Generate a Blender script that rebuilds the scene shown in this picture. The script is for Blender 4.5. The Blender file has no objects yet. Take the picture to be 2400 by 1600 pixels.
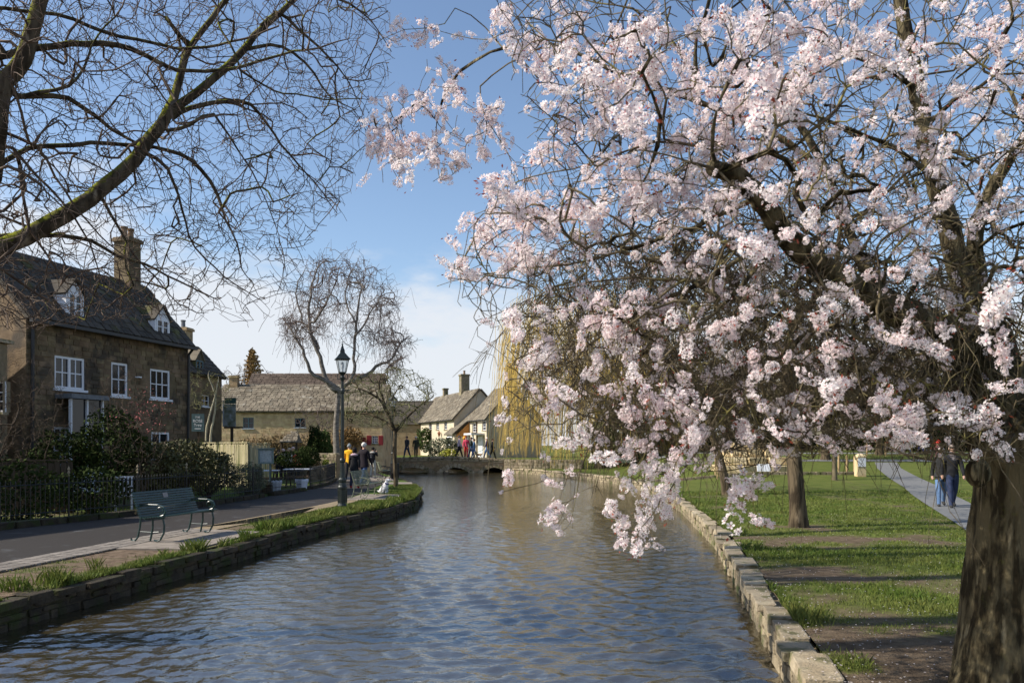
import bpy, math, random
import numpy as np
from mathutils import Vector, Matrix

R = math.radians
rng = np.random.default_rng(7)
random.seed(7)
C = bpy.context.scene.collection
# ------------------------------------------------------------------ camera, sky, sun
F, U0, V0, EYE = 1867.0, 1200.0, 1043.0, 1.75      # focal length and horizon of the 2400x1600 photograph
SUN_AZ, SUN_EL = 11.0, 39.0                         # sun from the left, a little behind the camera
cam = bpy.data.cameras.new('camera')
camo = bpy.data.objects.new('camera', cam); C.objects.link(camo)
camo.location = (0, 0, EYE); camo.rotation_euler = (R(90), 0, 0)
cam.sensor_width = 36; cam.lens = F / 2400 * 36
cam.shift_y = (V0 - 800) / 2400
cam.clip_start = 0.1; cam.clip_end = 3000
cam.dof.use_dof = True; cam.dof.focus_distance = 16.0; cam.dof.aperture_fstop = 5.0
S = bpy.context.scene
S.camera = camo
S.view_settings.view_transform = 'Standard'; S.view_settings.look = 'None'
S.view_settings.gamma = 1; S.view_settings.use_curve_mapping = False
S.view_settings.exposure = 0.42
S.cycles.max_bounces = 6; S.cycles.transparent_max_bounces = 8
S.cycles.use_denoising = True

to_sun = Vector((-math.cos(R(SUN_AZ)) * math.cos(R(SUN_EL)), -math.sin(R(SUN_AZ)) * math.cos(R(SUN_EL)), math.sin(R(SUN_EL))))
W = bpy.data.worlds.new('World'); S.world = W; W.use_nodes = True
nt = W.node_tree; nt.nodes.clear()
def N(t, typ, **kw):
    n = t.nodes.new(typ)
    for k, v in kw.items(): setattr(n, k, v)
    return n
sky = N(nt, 'ShaderNodeTexSky', sky_type='NISHITA', sun_disc=False)
sky.sun_elevation = R(SUN_EL); sky.sun_rotation = math.atan2(to_sun.x, to_sun.y) % (2 * math.pi)
sky.air_density = 1.0; sky.dust_density = 0.9; sky.ozone_density = 1.9; sky.altitude = 120
bg = N(nt, 'ShaderNodeBackground'); bg.inputs['Strength'].default_value = 0.136
nt.links.new(sky.outputs[0], bg.inputs['Color'])
# cumulus low over the horizon: noise on the sky's direction
tc = N(nt, 'ShaderNodeTexCoord'); sep = N(nt, 'ShaderNodeSeparateXYZ')
nt.links.new(tc.outputs['Generated'], sep.inputs[0])
mp = N(nt, 'ShaderNodeMapping'); mp.inputs['Scale'].default_value = (1, 1, 2.6); mp.inputs['Location'].default_value = (0.32, 0.1, 0.0)
nt.links.new(tc.outputs['Generated'], mp.inputs[0])
cn = N(nt, 'ShaderNodeTexNoise'); cn.inputs['Scale'].default_value = 3.4; cn.inputs['Detail'].default_value = 9; cn.inputs['Roughness'].default_value = .58
nt.links.new(mp.outputs[0], cn.inputs['Vector'])
er = N(nt, 'ShaderNodeMapRange'); er.inputs['From Min'].default_value = 0.05; er.inputs['From Max'].default_value = 0.36
er.inputs['To Min'].default_value = 0.33; er.inputs['To Max'].default_value = -0.22
nt.links.new(sep.outputs['Z'], er.inputs['Value'])
ad = N(nt, 'ShaderNodeMath', operation='ADD'); nt.links.new(cn.outputs[0], ad.inputs[0]); nt.links.new(er.outputs[0], ad.inputs[1])
cr = N(nt, 'ShaderNodeMapRange', interpolation_type='SMOOTHSTEP'); cr.inputs['From Min'].default_value = .49; cr.inputs['From Max'].default_value = .70
cr.inputs['To Max'].default_value = .9
nt.links.new(ad.outputs[0], cr.inputs['Value'])
bg2 = N(nt, 'ShaderNodeBackground'); bg2.inputs['Color'].default_value = (.80, .83, .88, 1); bg2.inputs['Strength'].default_value = 0.78
mx = N(nt, 'ShaderNodeMixShader'); nt.links.new(cr.outputs[0], mx.inputs[0]); nt.links.new(bg.outputs[0], mx.inputs[1]); nt.links.new(bg2.outputs[0], mx.inputs[2])
wo = N(nt, 'ShaderNodeOutputWorld'); nt.links.new(mx.outputs[0], wo.inputs[0])
sl = bpy.data.lights.new('sun', 'SUN'); sl.energy = 4.9; sl.angle = R(.53); sl.color = (1, .93, .82)
so = bpy.data.objects.new('sun', sl); C.objects.link(so)
so.rotation_euler = (-to_sun).to_track_quat('-Z', 'Y').to_euler(); so.location = (-20, -5, 30)

# ------------------------------------------------------------------ helpers
def P(u, v, Y): return Vector(((u - U0) / F * Y, Y, EYE - (v - V0) / F * Y))
def D(x, y, Y): return P(x * 1.0204, y * 1.0204, Y)
def G(u, v, z=0.0):
    Y = (EYE - z) * F / (v - V0); return Vector(((u - U0) / F * Y, Y, z))
def sm(a, b, x):
    t = np.clip((x - a) / (b - a), 0, 1); return t * t * (3 - 2 * t)

# --- materials
def mat(name, c1, c2=None, scale=6.0, rough=.85, bump=0.0, bscale=None, var=0.0, spec=.25, stretch=(1, 1, 1), detail=6, metal=0.0,
        c3=None, s3=1.5, t3=.62, local=False, trans=0.0, hue=0.0, lo=.35, hi=.65):
    m = bpy.data.materials.new(name); m.use_nodes = True; t = m.node_tree; L = t.links.new
    b = t.nodes['Principled BSDF']; out = t.nodes['Material Output']
    b.inputs['Roughness'].default_value = rough; b.inputs['Specular IOR Level'].default_value = spec; b.inputs['Metallic'].default_value = metal
    geo = N(t, 'ShaderNodeNewGeometry'); tco = N(t, 'ShaderNodeTexCoord')
    src = tco.outputs['Object'] if local else geo.outputs['Position']
    if stretch != (1, 1, 1):
        mpp = N(t, 'ShaderNodeMapping'); mpp.inputs['Scale'].default_value = stretch; L(src, mpp.inputs[0]); src = mpp.outputs[0]
    col = None
    if c2 is not None:
        n1 = N(t, 'ShaderNodeTexNoise'); n1.inputs['Scale'].default_value = scale; n1.inputs['Detail'].default_value = detail; L(src, n1.inputs['Vector'])
        mr = N(t, 'ShaderNodeMapRange'); mr.inputs['From Min'].default_value = lo; mr.inputs['From Max'].default_value = hi; L(n1.outputs[0], mr.inputs['Value'])
        mi = N(t, 'ShaderNodeMix', data_type='RGBA'); L(mr.outputs[0], mi.inputs['Factor'])
        mi.inputs['A'].default_value = (*c1, 1); mi.inputs['B'].default_value = (*c2, 1); col = mi.outputs['Result']
    if c3 is not None:
        n3 = N(t, 'ShaderNodeTexNoise'); n3.inputs['Scale'].default_value = s3; n3.inputs['Detail'].default_value = 8; L(src, n3.inputs['Vector'])
        m3 = N(t, 'ShaderNodeMapRange'); m3.inputs['From Min'].default_value = t3 - .05; m3.inputs['From Max'].default_value = t3 + .06; L(n3.outputs[0], m3.inputs['Value'])
        mj = N(t, 'ShaderNodeMix', data_type='RGBA'); L(m3.outputs[0], mj.inputs['Factor']); mj.inputs['B'].default_value = (*c3, 1)
        if col is not None: L(col, mj.inputs['A'])
        else: mj.inputs['A'].default_value = (*c1, 1)
        col = mj.outputs['Result']
    if var:
        oi = N(t, 'ShaderNodeObjectInfo'); a = N(t, 'ShaderNodeMath', operation='ADD'); L(geo.outputs['Random Per Island'], a.inputs[0]); L(oi.outputs['Random'], a.inputs[1])
        fr = N(t, 'ShaderNodeMath', operation='FRACT'); L(a.outputs[0], fr.inputs[0])
        vr = N(t, 'ShaderNodeMapRange'); vr.inputs['To Min'].default_value = 1 - var; vr.inputs['To Max'].default_value = 1 + var; L(fr.outputs[0], vr.inputs['Value'])
        hs = N(t, 'ShaderNodeHueSaturation'); L(vr.outputs[0], hs.inputs['Value'])
        if hue:
            f2 = N(t, 'ShaderNodeMath', operation='MULTIPLY'); L(fr.outputs[0], f2.inputs[0]); f2.inputs[1].default_value = 7.13
            f3 = N(t, 'ShaderNodeMath', operation='FRACT'); L(f2.outputs[0], f3.inputs[0])
            hr = N(t, 'ShaderNodeMapRange'); hr.inputs['To Min'].default_value = .5 - hue; hr.inputs['To Max'].default_value = .5 + hue; L(f3.outputs[0], hr.inputs['Value']); L(hr.outputs[0], hs.inputs['Hue'])
        if col is not None: L(col, hs.inputs['Color'])
        else: hs.inputs['Color'].default_value = (*c1, 1)
        col = hs.outputs[0]
    if col is not None: L(col, b.inputs['Base Color'])
    else: b.inputs['Base Color'].default_value = (*c1, 1)
    if bump:
        n2 = N(t, 'ShaderNodeTexNoise'); n2.inputs['Scale'].default_value = bscale or scale * 3; n2.inputs['Detail'].default_value = 8; L(src, n2.inputs['Vector'])
        bp = N(t, 'ShaderNodeBump'); bp.inputs['Strength'].default_value = min(1, bump); bp.inputs['Distance'].default_value = .02 * max(1, bump); L(n2.outputs[0], bp.inputs['Height']); L(bp.outputs[0], b.inputs['Normal'])
    if trans:
        tr = N(t, 'ShaderNodeBsdfTranslucent'); ms = N(t, 'ShaderNodeMixShader'); ms.inputs[0].default_value = trans
        if col is not None: L(col, tr.inputs['Color'])
        else: tr.inputs['Color'].default_value = (*c1, 1)
        L(b.outputs[0], ms.inputs[1]); L(tr.outputs[0], ms.inputs[2]); L(ms.outputs[0], out.inputs[0])
    return m

def moss_bark(name, c1, c2, moss, thr=.35, amount=.5, scale=9, stretch=(1, 1, .25), bump=1.0):
    """bark with moss growing on the upper side of limbs and in patches"""
    m = mat(name, c1, c2, scale=scale, rough=.95, bump=bump, bscale=scale * 1.4, stretch=stretch, spec=.1, lo=.42, hi=.58, c3=tuple(min(.5, q * 2.1 + .02) for q in c2), s3=scale * .8, t3=.66)
    t = m.node_tree; L = t.links.new; b = t.nodes['Principled BSDF']
    old = b.inputs['Base Color'].links[0].from_socket
    geo = N(t, 'ShaderNodeNewGeometry'); sp = N(t, 'ShaderNodeVectorMath', operation='DOT_PRODUCT'); L(geo.outputs['Normal'], sp.inputs[0]); sp.inputs[1].default_value = (-.50, -.35, .78)   # moss side: upper left and towards the camera
    no = N(t, 'ShaderNodeTexNoise'); no.inputs['Scale'].default_value = 4.5; no.inputs['Detail'].default_value = 10; no.inputs['Roughness'].default_value = .68; L(geo.outputs['Position'], no.inputs['Vector'])
    a = N(t, 'ShaderNodeMath', operation='MULTIPLY_ADD'); L(sp.outputs['Value'], a.inputs[0]); a.inputs[1].default_value = amount; L(no.outputs[0], a.inputs[2])
    mr = N(t, 'ShaderNodeMapRange'); mr.inputs['From Min'].default_value = .44 + thr; mr.inputs['From Max'].default_value = .62 + thr; L(a.outputs[0], mr.inputs['Value'])
    mi = N(t, 'ShaderNodeMix', data_type='RGBA'); L(mr.outputs[0], mi.inputs['Factor']); L(old, mi.inputs['A']); mi.inputs['B'].default_value = (*moss, 1)
    L(mi.outputs['Result'], b.inputs['Base Color'])
    return m

# --- mesh builder
class MB:
    def __init__(s): s.v = []; s.f = []; s.m = []; s.n = 0
    def add(s, v, f, mi=0):
        v = np.asarray(v, float).reshape(-1, 3); s.v.append(v)
        s.f += [tuple(i + s.n for i in q) for q in f]; s.m += [mi] * len(f); s.n += len(v); return s
    def box(s, c, d, rot=None, mi=0, jit=0.0, taper=1.0):
        x, y, z = d[0] / 2, d[1] / 2, d[2] / 2
        v = np.array([(-x, -y, -z), (x, -y, -z), (x, y, -z), (-x, y, -z), (-x * taper, -y * taper, z), (x * taper, -y * taper, z), (x * taper, y * taper, z), (-x * taper, y * taper, z)])
        if jit: v = v + rng.uniform(-jit, jit, v.shape)
        if rot is not None: v = v @ np.array(rot.to_3x3() if hasattr(rot, 'to_3x3') else rot).T
        return s.add(v + np.array(c), [(0, 3, 2, 1), (4, 5, 6, 7), (0, 1, 5, 4), (1, 2, 6, 5), (2, 3, 7, 6), (3, 0, 4, 7)], mi)
    def obox(s, o, a, b, c, mi=0):
        """box from corner o and three edge vectors"""
        o, a, b, c = (np.array(q, float) for q in (o, a, b, c))
        v = [o, o + a, o + a + b, o + b, o + c, o + a + c, o + a + b + c, o + b + c]
        f = [(0, 3, 2, 1), (4, 5, 6, 7), (0, 1, 5, 4), (1, 2, 6, 5), (2, 3, 7, 6), (3, 0, 4, 7)]
        if np.dot(np.cross(a, b), c) < 0: f = [q[::-1] for q in f]
        return s.add(v, f, mi)
    def tube(s, pts, r, k=8, cap=True, mi=0):
        pts = np.array([tuple(p) for p in pts], float); n = len(pts)
        r = np.broadcast_to(np.asarray(r, float), (n,))
        v = ring_tube(pts, r, k)
        f = [(i * k + j, i * k + (j + 1) % k, (i + 1) * k + (j + 1) % k, (i + 1) * k + j) for i in range(n - 1) for j in range(k)]
        if cap: f += [tuple(range(k))[::-1], tuple(range((n - 1) * k, n * k))]
        return s.add(v, f, mi)
    def lathe(s, c, prof, k=12, mi=0, cap=True, rotoff=0.0, sq=None):
        n = len(prof); a = np.arange(k) * 2 * math.pi / k + rotoff
        v = [(c[0] + r * math.cos(t), c[1] + r * math.sin(t), c[2] + z) for r, z in prof for t in a]
        f = [(i * k + j, i * k + (j + 1) % k, (i + 1) * k + (j + 1) % k, (i + 1) * k + j) for i in range(n - 1) for j in range(k)]
        if cap: f += [tuple(range(k))[::-1], tuple(range((n - 1) * k, n * k))]
        return s.add(v, f, mi)
    def ball(s, c, r, k=8, n=5, mi=0):
        r = np.broadcast_to(np.asarray(r, float), (3,)); prof = [(math.sin(math.pi * i / n), -math.cos(math.pi * i / n)) for i in range(n + 1)]
        v = [(c[0] + r[0] * max(p, 1e-4) * math.cos(t), c[1] + r[1] * max(p, 1e-4) * math.sin(t), c[2] + r[2] * z) for p, z in prof for t in np.arange(k) * 2 * math.pi / k]
        return s.add(v, [(i * k + j, i * k + (j + 1) % k, (i + 1) * k + (j + 1) % k, (i + 1) * k + j) for i in range(n) for j in range(k)], mi)
    def prism(s, poly, d, mi=0):
        """closed polygon (3D points) extruded by vector d"""
        p = np.array([tuple(q) for q in poly], float); d = np.array(tuple(d), float); n = len(p)
        f = [tuple(range(n)), tuple(range(2 * n - 1, n - 1, -1))] + [(j, n + j, n + (j + 1) % n, (j + 1) % n) for j in range(n)]
        nrm = np.zeros(3)
        for j in range(n): nrm += np.cross(p[j], p[(j + 1) % n])
        if np.dot(nrm, d) > 0: f = [q[::-1] for q in f]
        return s.add(np.vstack([p, p + d]), f, mi)
    def quad(s, a, b, c, d, mi=0): return s.add([a, b, c, d], [(0, 1, 2, 3)], mi)
    def mesh(s, name, mats, off=None, smooth=False):
        v = np.vstack(s.v) if s.v else np.zeros((0, 3))
        if off is not None: v = v - np.array(off)
        me = bpy.data.meshes.new(name); me.from_pydata(v.tolist(), [], s.f)
        for mm in (mats if isinstance(mats, (list, tuple)) else [mats]): me.materials.append(mm)
        if any(s.m): me.polygons.foreach_set('material_index', s.m)
        if smooth: me.polygons.foreach_set('use_smooth', [True] * len(s.f))
        me.update(); return me
    def build(s, name, mats, parent=None, smooth=False, local=False, kind=None):
        me = s.mesh(name, mats, None if (local or parent is None) else wloc(parent), smooth)
        return link(name, me, parent, kind)

def ring_tube(pts, r, k):
    n = len(pts)
    t = np.empty_like(pts); t[1:-1] = pts[2:] - pts[:-2]; t[0] = pts[1] - pts[0]; t[-1] = pts[-1] - pts[-2]
    t /= np.linalg.norm(t, axis=1, keepdims=True) + 1e-12
    if k < 5:
        ref = np.array([0, 0, 1.0]) if abs(t[:, 2].mean()) < .75 else np.array([.9, .43, 0])
        a = np.cross(t, ref); a /= np.linalg.norm(a, axis=1, keepdims=True) + 1e-9
    else:                                                   # frame carried along the curve, so that thick limbs never pinch
        a = np.empty_like(t); ref = np.array([0, 0, 1.0]) if abs(t[0, 2]) < .75 else np.array([.9, .43, 0]); c = np.cross(t[0], ref)
        for i in range(n):
            c = c - t[i] * c.dot(t[i]); c = c / (math.sqrt(c.dot(c)) + 1e-9); a[i] = c
    b = np.cross(t, a)
    ang = np.arange(k) * 2 * math.pi / k
    return (pts[:, None, :] + r[:, None, None] * (np.cos(ang)[None, :, None] * a[:, None, :] + np.sin(ang)[None, :, None] * -b[:, None, :])).reshape(-1, 3)

def wloc(o):
    p = Vector(o.location); q = o.parent
    while q is not None: p = p + Vector(q.location); q = q.parent
    return p
def link(name, me, parent=None, kind=None):
    o = bpy.data.objects.new(name, me); C.objects.link(o)
    if parent is not None: o.parent = parent
    if kind: o['kind'] = kind
    return o
def npmesh(name, v, tri=None, quad=None, mats=None, smooth=False, mi=None):
    """fast mesh from numpy arrays"""
    me = bpy.data.meshes.new(name); v = np.ascontiguousarray(v, np.float32)
    me.vertices.add(len(v)); me.vertices.foreach_set('co', v.ravel())
    parts = [np.asarray(q, np.int32) for q in (tri, quad) if q is not None and len(q)]
    loops = np.concatenate([q.ravel() for q in parts]); tot = np.concatenate([np.full(len(q), q.shape[1], np.int32) for q in parts])
    start = np.concatenate([[0], np.cumsum(tot)[:-1]]).astype(np.int32)
    me.loops.add(len(loops)); me.loops.foreach_set('vertex_index', loops)
    me.polygons.add(len(tot)); me.polygons.foreach_set('loop_start', start); me.polygons.foreach_set('loop_total', tot)
    if mi is not None: me.polygons.foreach_set('material_index', np.asarray(mi, np.int32))
    if smooth: me.polygons.foreach_set('use_smooth', np.ones(len(tot), bool))
    for mm in (mats if isinstance(mats, (list, tuple)) else [mats]):
        if mm: me.materials.append(mm)
    me.update(); return me
def tag(o, label=None, cat=None, group=None, kind=None):
    if label: o['label'] = label
    if cat: o['category'] = cat
    if group: o['group'] = group
    if kind: o['kind'] = kind
    return o
def thing(name, label, cat, loc=(0, 0, 0), rz=0.0, group=None):
    o = bpy.data.objects.new(name, None); C.objects.link(o); o.location = loc; o.rotation_euler = (0, 0, rz); o.empty_display_size = .2
    return tag(o, label, cat, group, 'thing')
def struct(name, me): return link(name, me, None, 'structure')
def copy_tree(o, parent=None):
    c = o.copy(); C.objects.link(c); c.parent = parent
    for ch in list(o.children): copy_tree(ch, c)
    return c
CUBE = {}
def cube_mesh(m, tag_='piece'):
    """shared, slightly uneven unit blocks for one material"""
    key = m.name
    if key not in CUBE:
        out = []
        for i in range(5):
            b = MB(); V = []; idx = {}
            for sx in (-1, 1):
                for sy in (-1, 1):
                    for sz in (-1, 1):
                        j = rng.uniform(.88, 1.0, 3)
                        for ax in range(3):
                            c = np.array([sx, sy, sz]) * .5 * j; ch = rng.uniform(.05, .15)
                            q = c * (1 - 2 * ch * .5); q[ax] = c[ax]; idx[sx, sy, sz, ax] = len(V); V.append(q)
            Fc = []
            for ax in range(3):
                o1, o2 = (ax + 1) % 3, (ax + 2) % 3
                def k_(s0, s1, s2, a_):
                    t_ = [0, 0, 0]; t_[ax] = s0; t_[o1] = s1; t_[o2] = s2; return idx[t_[0], t_[1], t_[2], a_]
                for s0 in (-1, 1):
                    q = [k_(s0, -1, -1, ax), k_(s0, 1, -1, ax), k_(s0, 1, 1, ax), k_(s0, -1, 1, ax)]; Fc.append(q if s0 > 0 else q[::-1])
                for s1 in (-1, 1):
                    for s2 in (-1, 1):
                        q = [k_(-1, s1, s2, o1), k_(1, s1, s2, o1), k_(1, s1, s2, o2), k_(-1, s1, s2, o2)]; Fc.append(q if s1 * s2 < 0 else q[::-1])
            for sx in (-1, 1):
                for sy in (-1, 1):
                    for sz in (-1, 1): q = [idx[sx, sy, sz, 0], idx[sx, sy, sz, 1], idx[sx, sy, sz, 2]]; Fc.append(q if sx * sy * sz > 0 else q[::-1])
            b.add(V, Fc); out.append(b.mesh(tag_, m))
        CUBE[key] = out
    return CUBE[key]
def pieces(name, items, m, parent, limit=300, stuff=None, tilt=0.02, dist=True):
    """items: (centre, ex, ey, ez full edge vectors); the nearest become parts, the rest one joined part"""
    if not items: return
    if dist: items = sorted(items, key=lambda q: Vector(q[0]).length)
    base = wloc(parent) if parent is not None else Vector((0, 0, 0)); ms = cube_mesh(m, name)
    for i, (c, ex, ey, ez) in enumerate(items[:limit]):
        o = bpy.data.objects.new(name, ms[i % 5]); C.objects.link(o); o.parent = parent
        M4 = Matrix((Vector(ex), Vector(ey), Vector(ez))).transposed()
        if M4.determinant() < 0: M4 = Matrix((Vector(ex), -Vector(ey), Vector(ez))).transposed()
        if tilt: M4 = Matrix.Rotation(random.uniform(-tilt, tilt), 3, Vector(ez).normalized()) @ M4
        o.matrix_local = Matrix.Translation(Vector(c) - base) @ M4.to_4x4()
    rest = items[limit:]
    if rest:
        b = MB()
        for c, ex, ey, ez in rest:
            c, ex, ey, ez = (np.array(tuple(q)) for q in (c, ex, ey, ez)); s = rng.uniform(.9, 1, (8, 1))
            v = np.array([sx * ex + sy * ey + sz * ez for sx, sy, sz in ((-.5, -.5, -.5), (.5, -.5, -.5), (.5, .5, -.5), (-.5, .5, -.5), (-.5, -.5, .5), (.5, -.5, .5), (.5, .5, .5), (-.5, .5, .5))]) * s + c
            f = [(0, 3, 2, 1), (4, 5, 6, 7), (0, 1, 5, 4), (1, 2, 6, 5), (2, 3, 7, 6), (3, 0, 4, 7)]
            if np.dot(np.cross(ex, ey), ez) < 0: f = [q[::-1] for q in f]
            b.add(v, f)
        b.build(stuff or name + '_courses', m, parent, kind='stuff')
def text_mesh(txt, size, m, depth=.004, align='CENTER'):
    cu = bpy.data.curves.new('lettering', 'FONT'); cu.body = txt; cu.size = size; cu.extrude = depth; cu.align_x = align; cu.align_y = 'CENTER'
    o = bpy.data.objects.new('lettering_source', cu); C.objects.link(o)
    dg = bpy.context.evaluated_depsgraph_get(); me = bpy.data.meshes.new_from_object(o.evaluated_get(dg))
    bpy.data.objects.remove(o); bpy.data.curves.remove(cu); me.materials.clear(); me.materials.append(m); me.name = 'lettering'; return me
# ------------------------------------------------------------------ materials
m_earth = mat('earth', (.10, .075, .05), (.16, .12, .085), scale=4, bump=.8, bscale=30)
m_asphalt = mat('asphalt', (.025, .021, .018), (.040, .034, .029), scale=60, rough=.8, bump=.25, bscale=160, c3=(.08, .08, .08), s3=2.0, t3=.66)  # base colour lowered to carry the shade lying on the footpath
m_slab = mat('paving', (.20, .17, .14), (.28, .24, .20), scale=5, rough=.85, bump=.25, bscale=60, c3=(.13, .11, .09), s3=3, t3=.6)
m_paver = mat('paver', (.17, .15, .13), (.25, .22, .19), scale=14, bump=.4, bscale=60, var=.22)
m_road = mat('road', (.14, .14, .14), (.19, .19, .18), scale=12, bump=.2, bscale=80)
m_cots = mat('cotswold_stone', (.26, .18, .095), (.36, .27, .155), scale=3, bump=.9, bscale=26, var=.22, hue=.012, c3=(.17, .13, .08), s3=2.2, t3=.62)
m_mortar = mat('mortar', (.20, .155, .095), (.27, .21, .13), scale=6, bump=.6, bscale=40)
m_wallstone = mat('river_wall_stone', (.19, .155, .10), (.30, .245, .16), scale=6, bump=1.0, bscale=30, var=.3, c3=(.10, .115, .035), s3=3.0, t3=.58)
m_coping = mat('coping_stone', (.27, .215, .14), (.37, .31, .215), scale=5, bump=.8, bscale=35, var=.28, c3=(.13, .12, .055), s3=4.5, t3=.57)
m_cots_shaded = mat('shaded_cotswold_stone', (.125, .088, .050), (.205, .150, .088), scale=3, bump=.9, bscale=26, var=.28, hue=.012, c3=(.075, .06, .042), s3=1.6, t3=.56)  # darker copy of cotswold stone, carrying the left houses' shade in its colour
m_darkstone = mat('shaded_mossy_stone', (.030, .024, .016), (.066, .052, .034), scale=6, bump=1.0, bscale=30, var=.3, c3=(.035, .042, .012), s3=3, t3=.54)  # darkened for the left wall's shade; the green patches are moss
m_slate = mat('stone_slate', (.13, .105, .075), (.21, .18, .13), scale=4, bump=.8, bscale=25, var=.3, c3=(.30, .28, .23), s3=2.4, t3=.64)
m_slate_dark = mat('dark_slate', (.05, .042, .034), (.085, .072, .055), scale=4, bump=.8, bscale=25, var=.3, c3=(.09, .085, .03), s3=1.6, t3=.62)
m_browntile = mat('brown_tile', (.075, .055, .042), (.11, .082, .062), scale=4, bump=.5, bscale=30, var=.2)
m_render = mat('pale_render', (.52, .44, .31), (.60, .52, .39), scale=2, bump=.3, bscale=30)
m_white = mat('white_paint', (.72, .73, .76), rough=.5, spec=.4)
m_greyframe = mat('grey_paint', (.36, .38, .40), rough=.5)
m_bluegrey = mat('blue_grey_paint', (.10, .16, .18), rough=.5)
m_glass = mat('window_glass', (.012, .014, .018), rough=.04, spec=.45)
m_lead = mat('lead_sheet', (.13, .14, .155), (.18, .19, .20), scale=8, rough=.6)
m_iron = mat('black_iron', (.013, .013, .014), rough=.45, spec=.5)
m_lamp = mat('lamp_paint', (.011, .016, .014), (.020, .027, .023), scale=9, rough=.4, spec=.5, bump=.1)
m_green = mat('bench_green', (.010, .034, .032), (.017, .048, .045), scale=12, rough=.35, spec=.5)
m_palegreen = mat('weathered_bench', (.10, .13, .09), (.22, .22, .15), scale=9, rough=.55)
m_timber = mat('fence_timber', (.29, .25, .14), (.42, .37, .24), scale=3, stretch=(6, 6, .6), bump=.4, bscale=18, var=.2, c3=(.15, .16, .05), s3=1.1, t3=.58)
m_brown = mat('brown_timber', (.05, .035, .022), (.085, .06, .04), scale=6, stretch=(4, 4, .5), bump=.3)
m_wood = mat('tan_timber', (.32, .22, .11), (.42, .30, .16), scale=6, stretch=(4, 4, .5))
m_orange = mat('hung_tile', (.36, .16, .045), (.45, .22, .07), scale=5, var=.15)
m_red = mat('red_paint', (.24, .03, .032), rough=.45)
m_memorial = mat('memorial_stone', (.55, .43, .24), (.63, .51, .31), scale=1.5, bump=.15, bscale=30, c3=(.48, .34, .17), s3=2, t3=.6)
m_paper = mat('notice_paper', (.55, .60, .60), (.30, .38, .38), scale=40, rough=.4, lo=.45, hi=.6)
m_pot = mat('white_pot', (.62, .65, .72), (.55, .58, .66), scale=4, rough=.5)
m_terr = mat('terracotta', (.25, .10, .05), (.32, .14, .08), scale=9)
m_chimpot = mat('chimney_pot', (.20, .13, .08), (.28, .19, .12), scale=9)
m_moss = mat('moss', (.07, .09, .015), (.12, .14, .025), scale=14, rough=1, bump=1, bscale=60)
m_bark_l = moss_bark('bare_tree_bark', (.040, .030, .020), (.105, .082, .055), (.155, .165, .012), thr=.22, amount=.40, scale=11)
m_twig_l = mat('bare_twig', (.075, .050, .036), (.14, .10, .07), scale=5, rough=.8)
m_bark_c = moss_bark('cherry_bark', (.032, .025, .014), (.130, .106, .060), (.105, .11, .020), thr=.27, amount=.16, scale=15, stretch=(1, 1, .22), bump=3)  # bark tones darkened to stand in for shade on the stem
m_twig_c = mat('cherry_twig', (.055, .040, .026), (.155, .125, .07), scale=7, rough=.85, c3=(.23, .20, .06), s3=5, t3=.62)
m_bark_p = moss_bark('park_tree_bark', (.045, .034, .022), (.12, .092, .058), (.12, .13, .03), thr=.36, amount=.15, scale=10, stretch=(1, 1, .22), bump=1.6)
m_twig_p = mat('park_twig', (.085, .068, .042), (.17, .14, .085), scale=3, rough=.9)
m_birch = mat('birch_bark', (.10, .085, .07), (.25, .22, .185), scale=5, stretch=(1, 1, 2.2), rough=.8)
m_birchtwig = mat('birch_twig', (.10, .075, .065), (.165, .125, .11), scale=2, rough=.9)
m_thorn = mat('thorn_twig', (.085, .085, .035), (.17, .165, .075), scale=3, rough=.9)
m_willow = mat('willow_shoot', (.50, .34, .075), (.66, .49, .15), scale=1.5, rough=.8, trans=.2)
m_larch = mat('larch_twig', (.22, .13, .045), (.30, .19, .075), scale=2, rough=.9)
m_petal = mat('petal', (.95, .84, .83), (.97, .92, .90), scale=3, rough=.7, var=.05, trans=.52, spec=.1)
m_pcentre = mat('flower_centre', (.50, .17, .22), rough=.8)
m_newleaf = mat('young_leaf', (.34, .075, .03), (.26, .06, .045), scale=9, rough=.5, var=.25, trans=.35)
m_leaf_dark = mat('evergreen_leaf', (.018, .030, .009), (.045, .060, .016), scale=2, rough=.85, var=.35, spec=.05)
m_leaf_grey = mat('grey_green_leaf', (.085, .10, .055), (.18, .19, .115), scale=3, rough=.6, var=.3)
m_leaf_olive = mat('olive_leaf', (.05, .055, .018), (.115, .105, .04), scale=2, rough=.6, var=.3)
m_leaf_yel = mat('yellow_shrub_leaf', (.38, .36, .03), (.30, .32, .04), scale=3, rough=.6, var=.2)
m_leaf_conifer = mat('conifer_spray', (.03, .055, .012), (.075, .11, .02), scale=2, rough=.7, var=.3)
m_leaf_pink = mat('pink_shrub_bud', (.52, .16, .16), (.40, .12, .10), scale=3, var=.2)
m_leaf_dry = mat('dry_climber', (.18, .125, .06), (.27, .20, .11), scale=3, rough=.9, var=.3)
m_blade = mat('grass_blade', (.085, .130, .020), (.165, .185, .045), scale=.9, rough=.6, var=.28, trans=.25, hue=.02, spec=.2)
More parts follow.
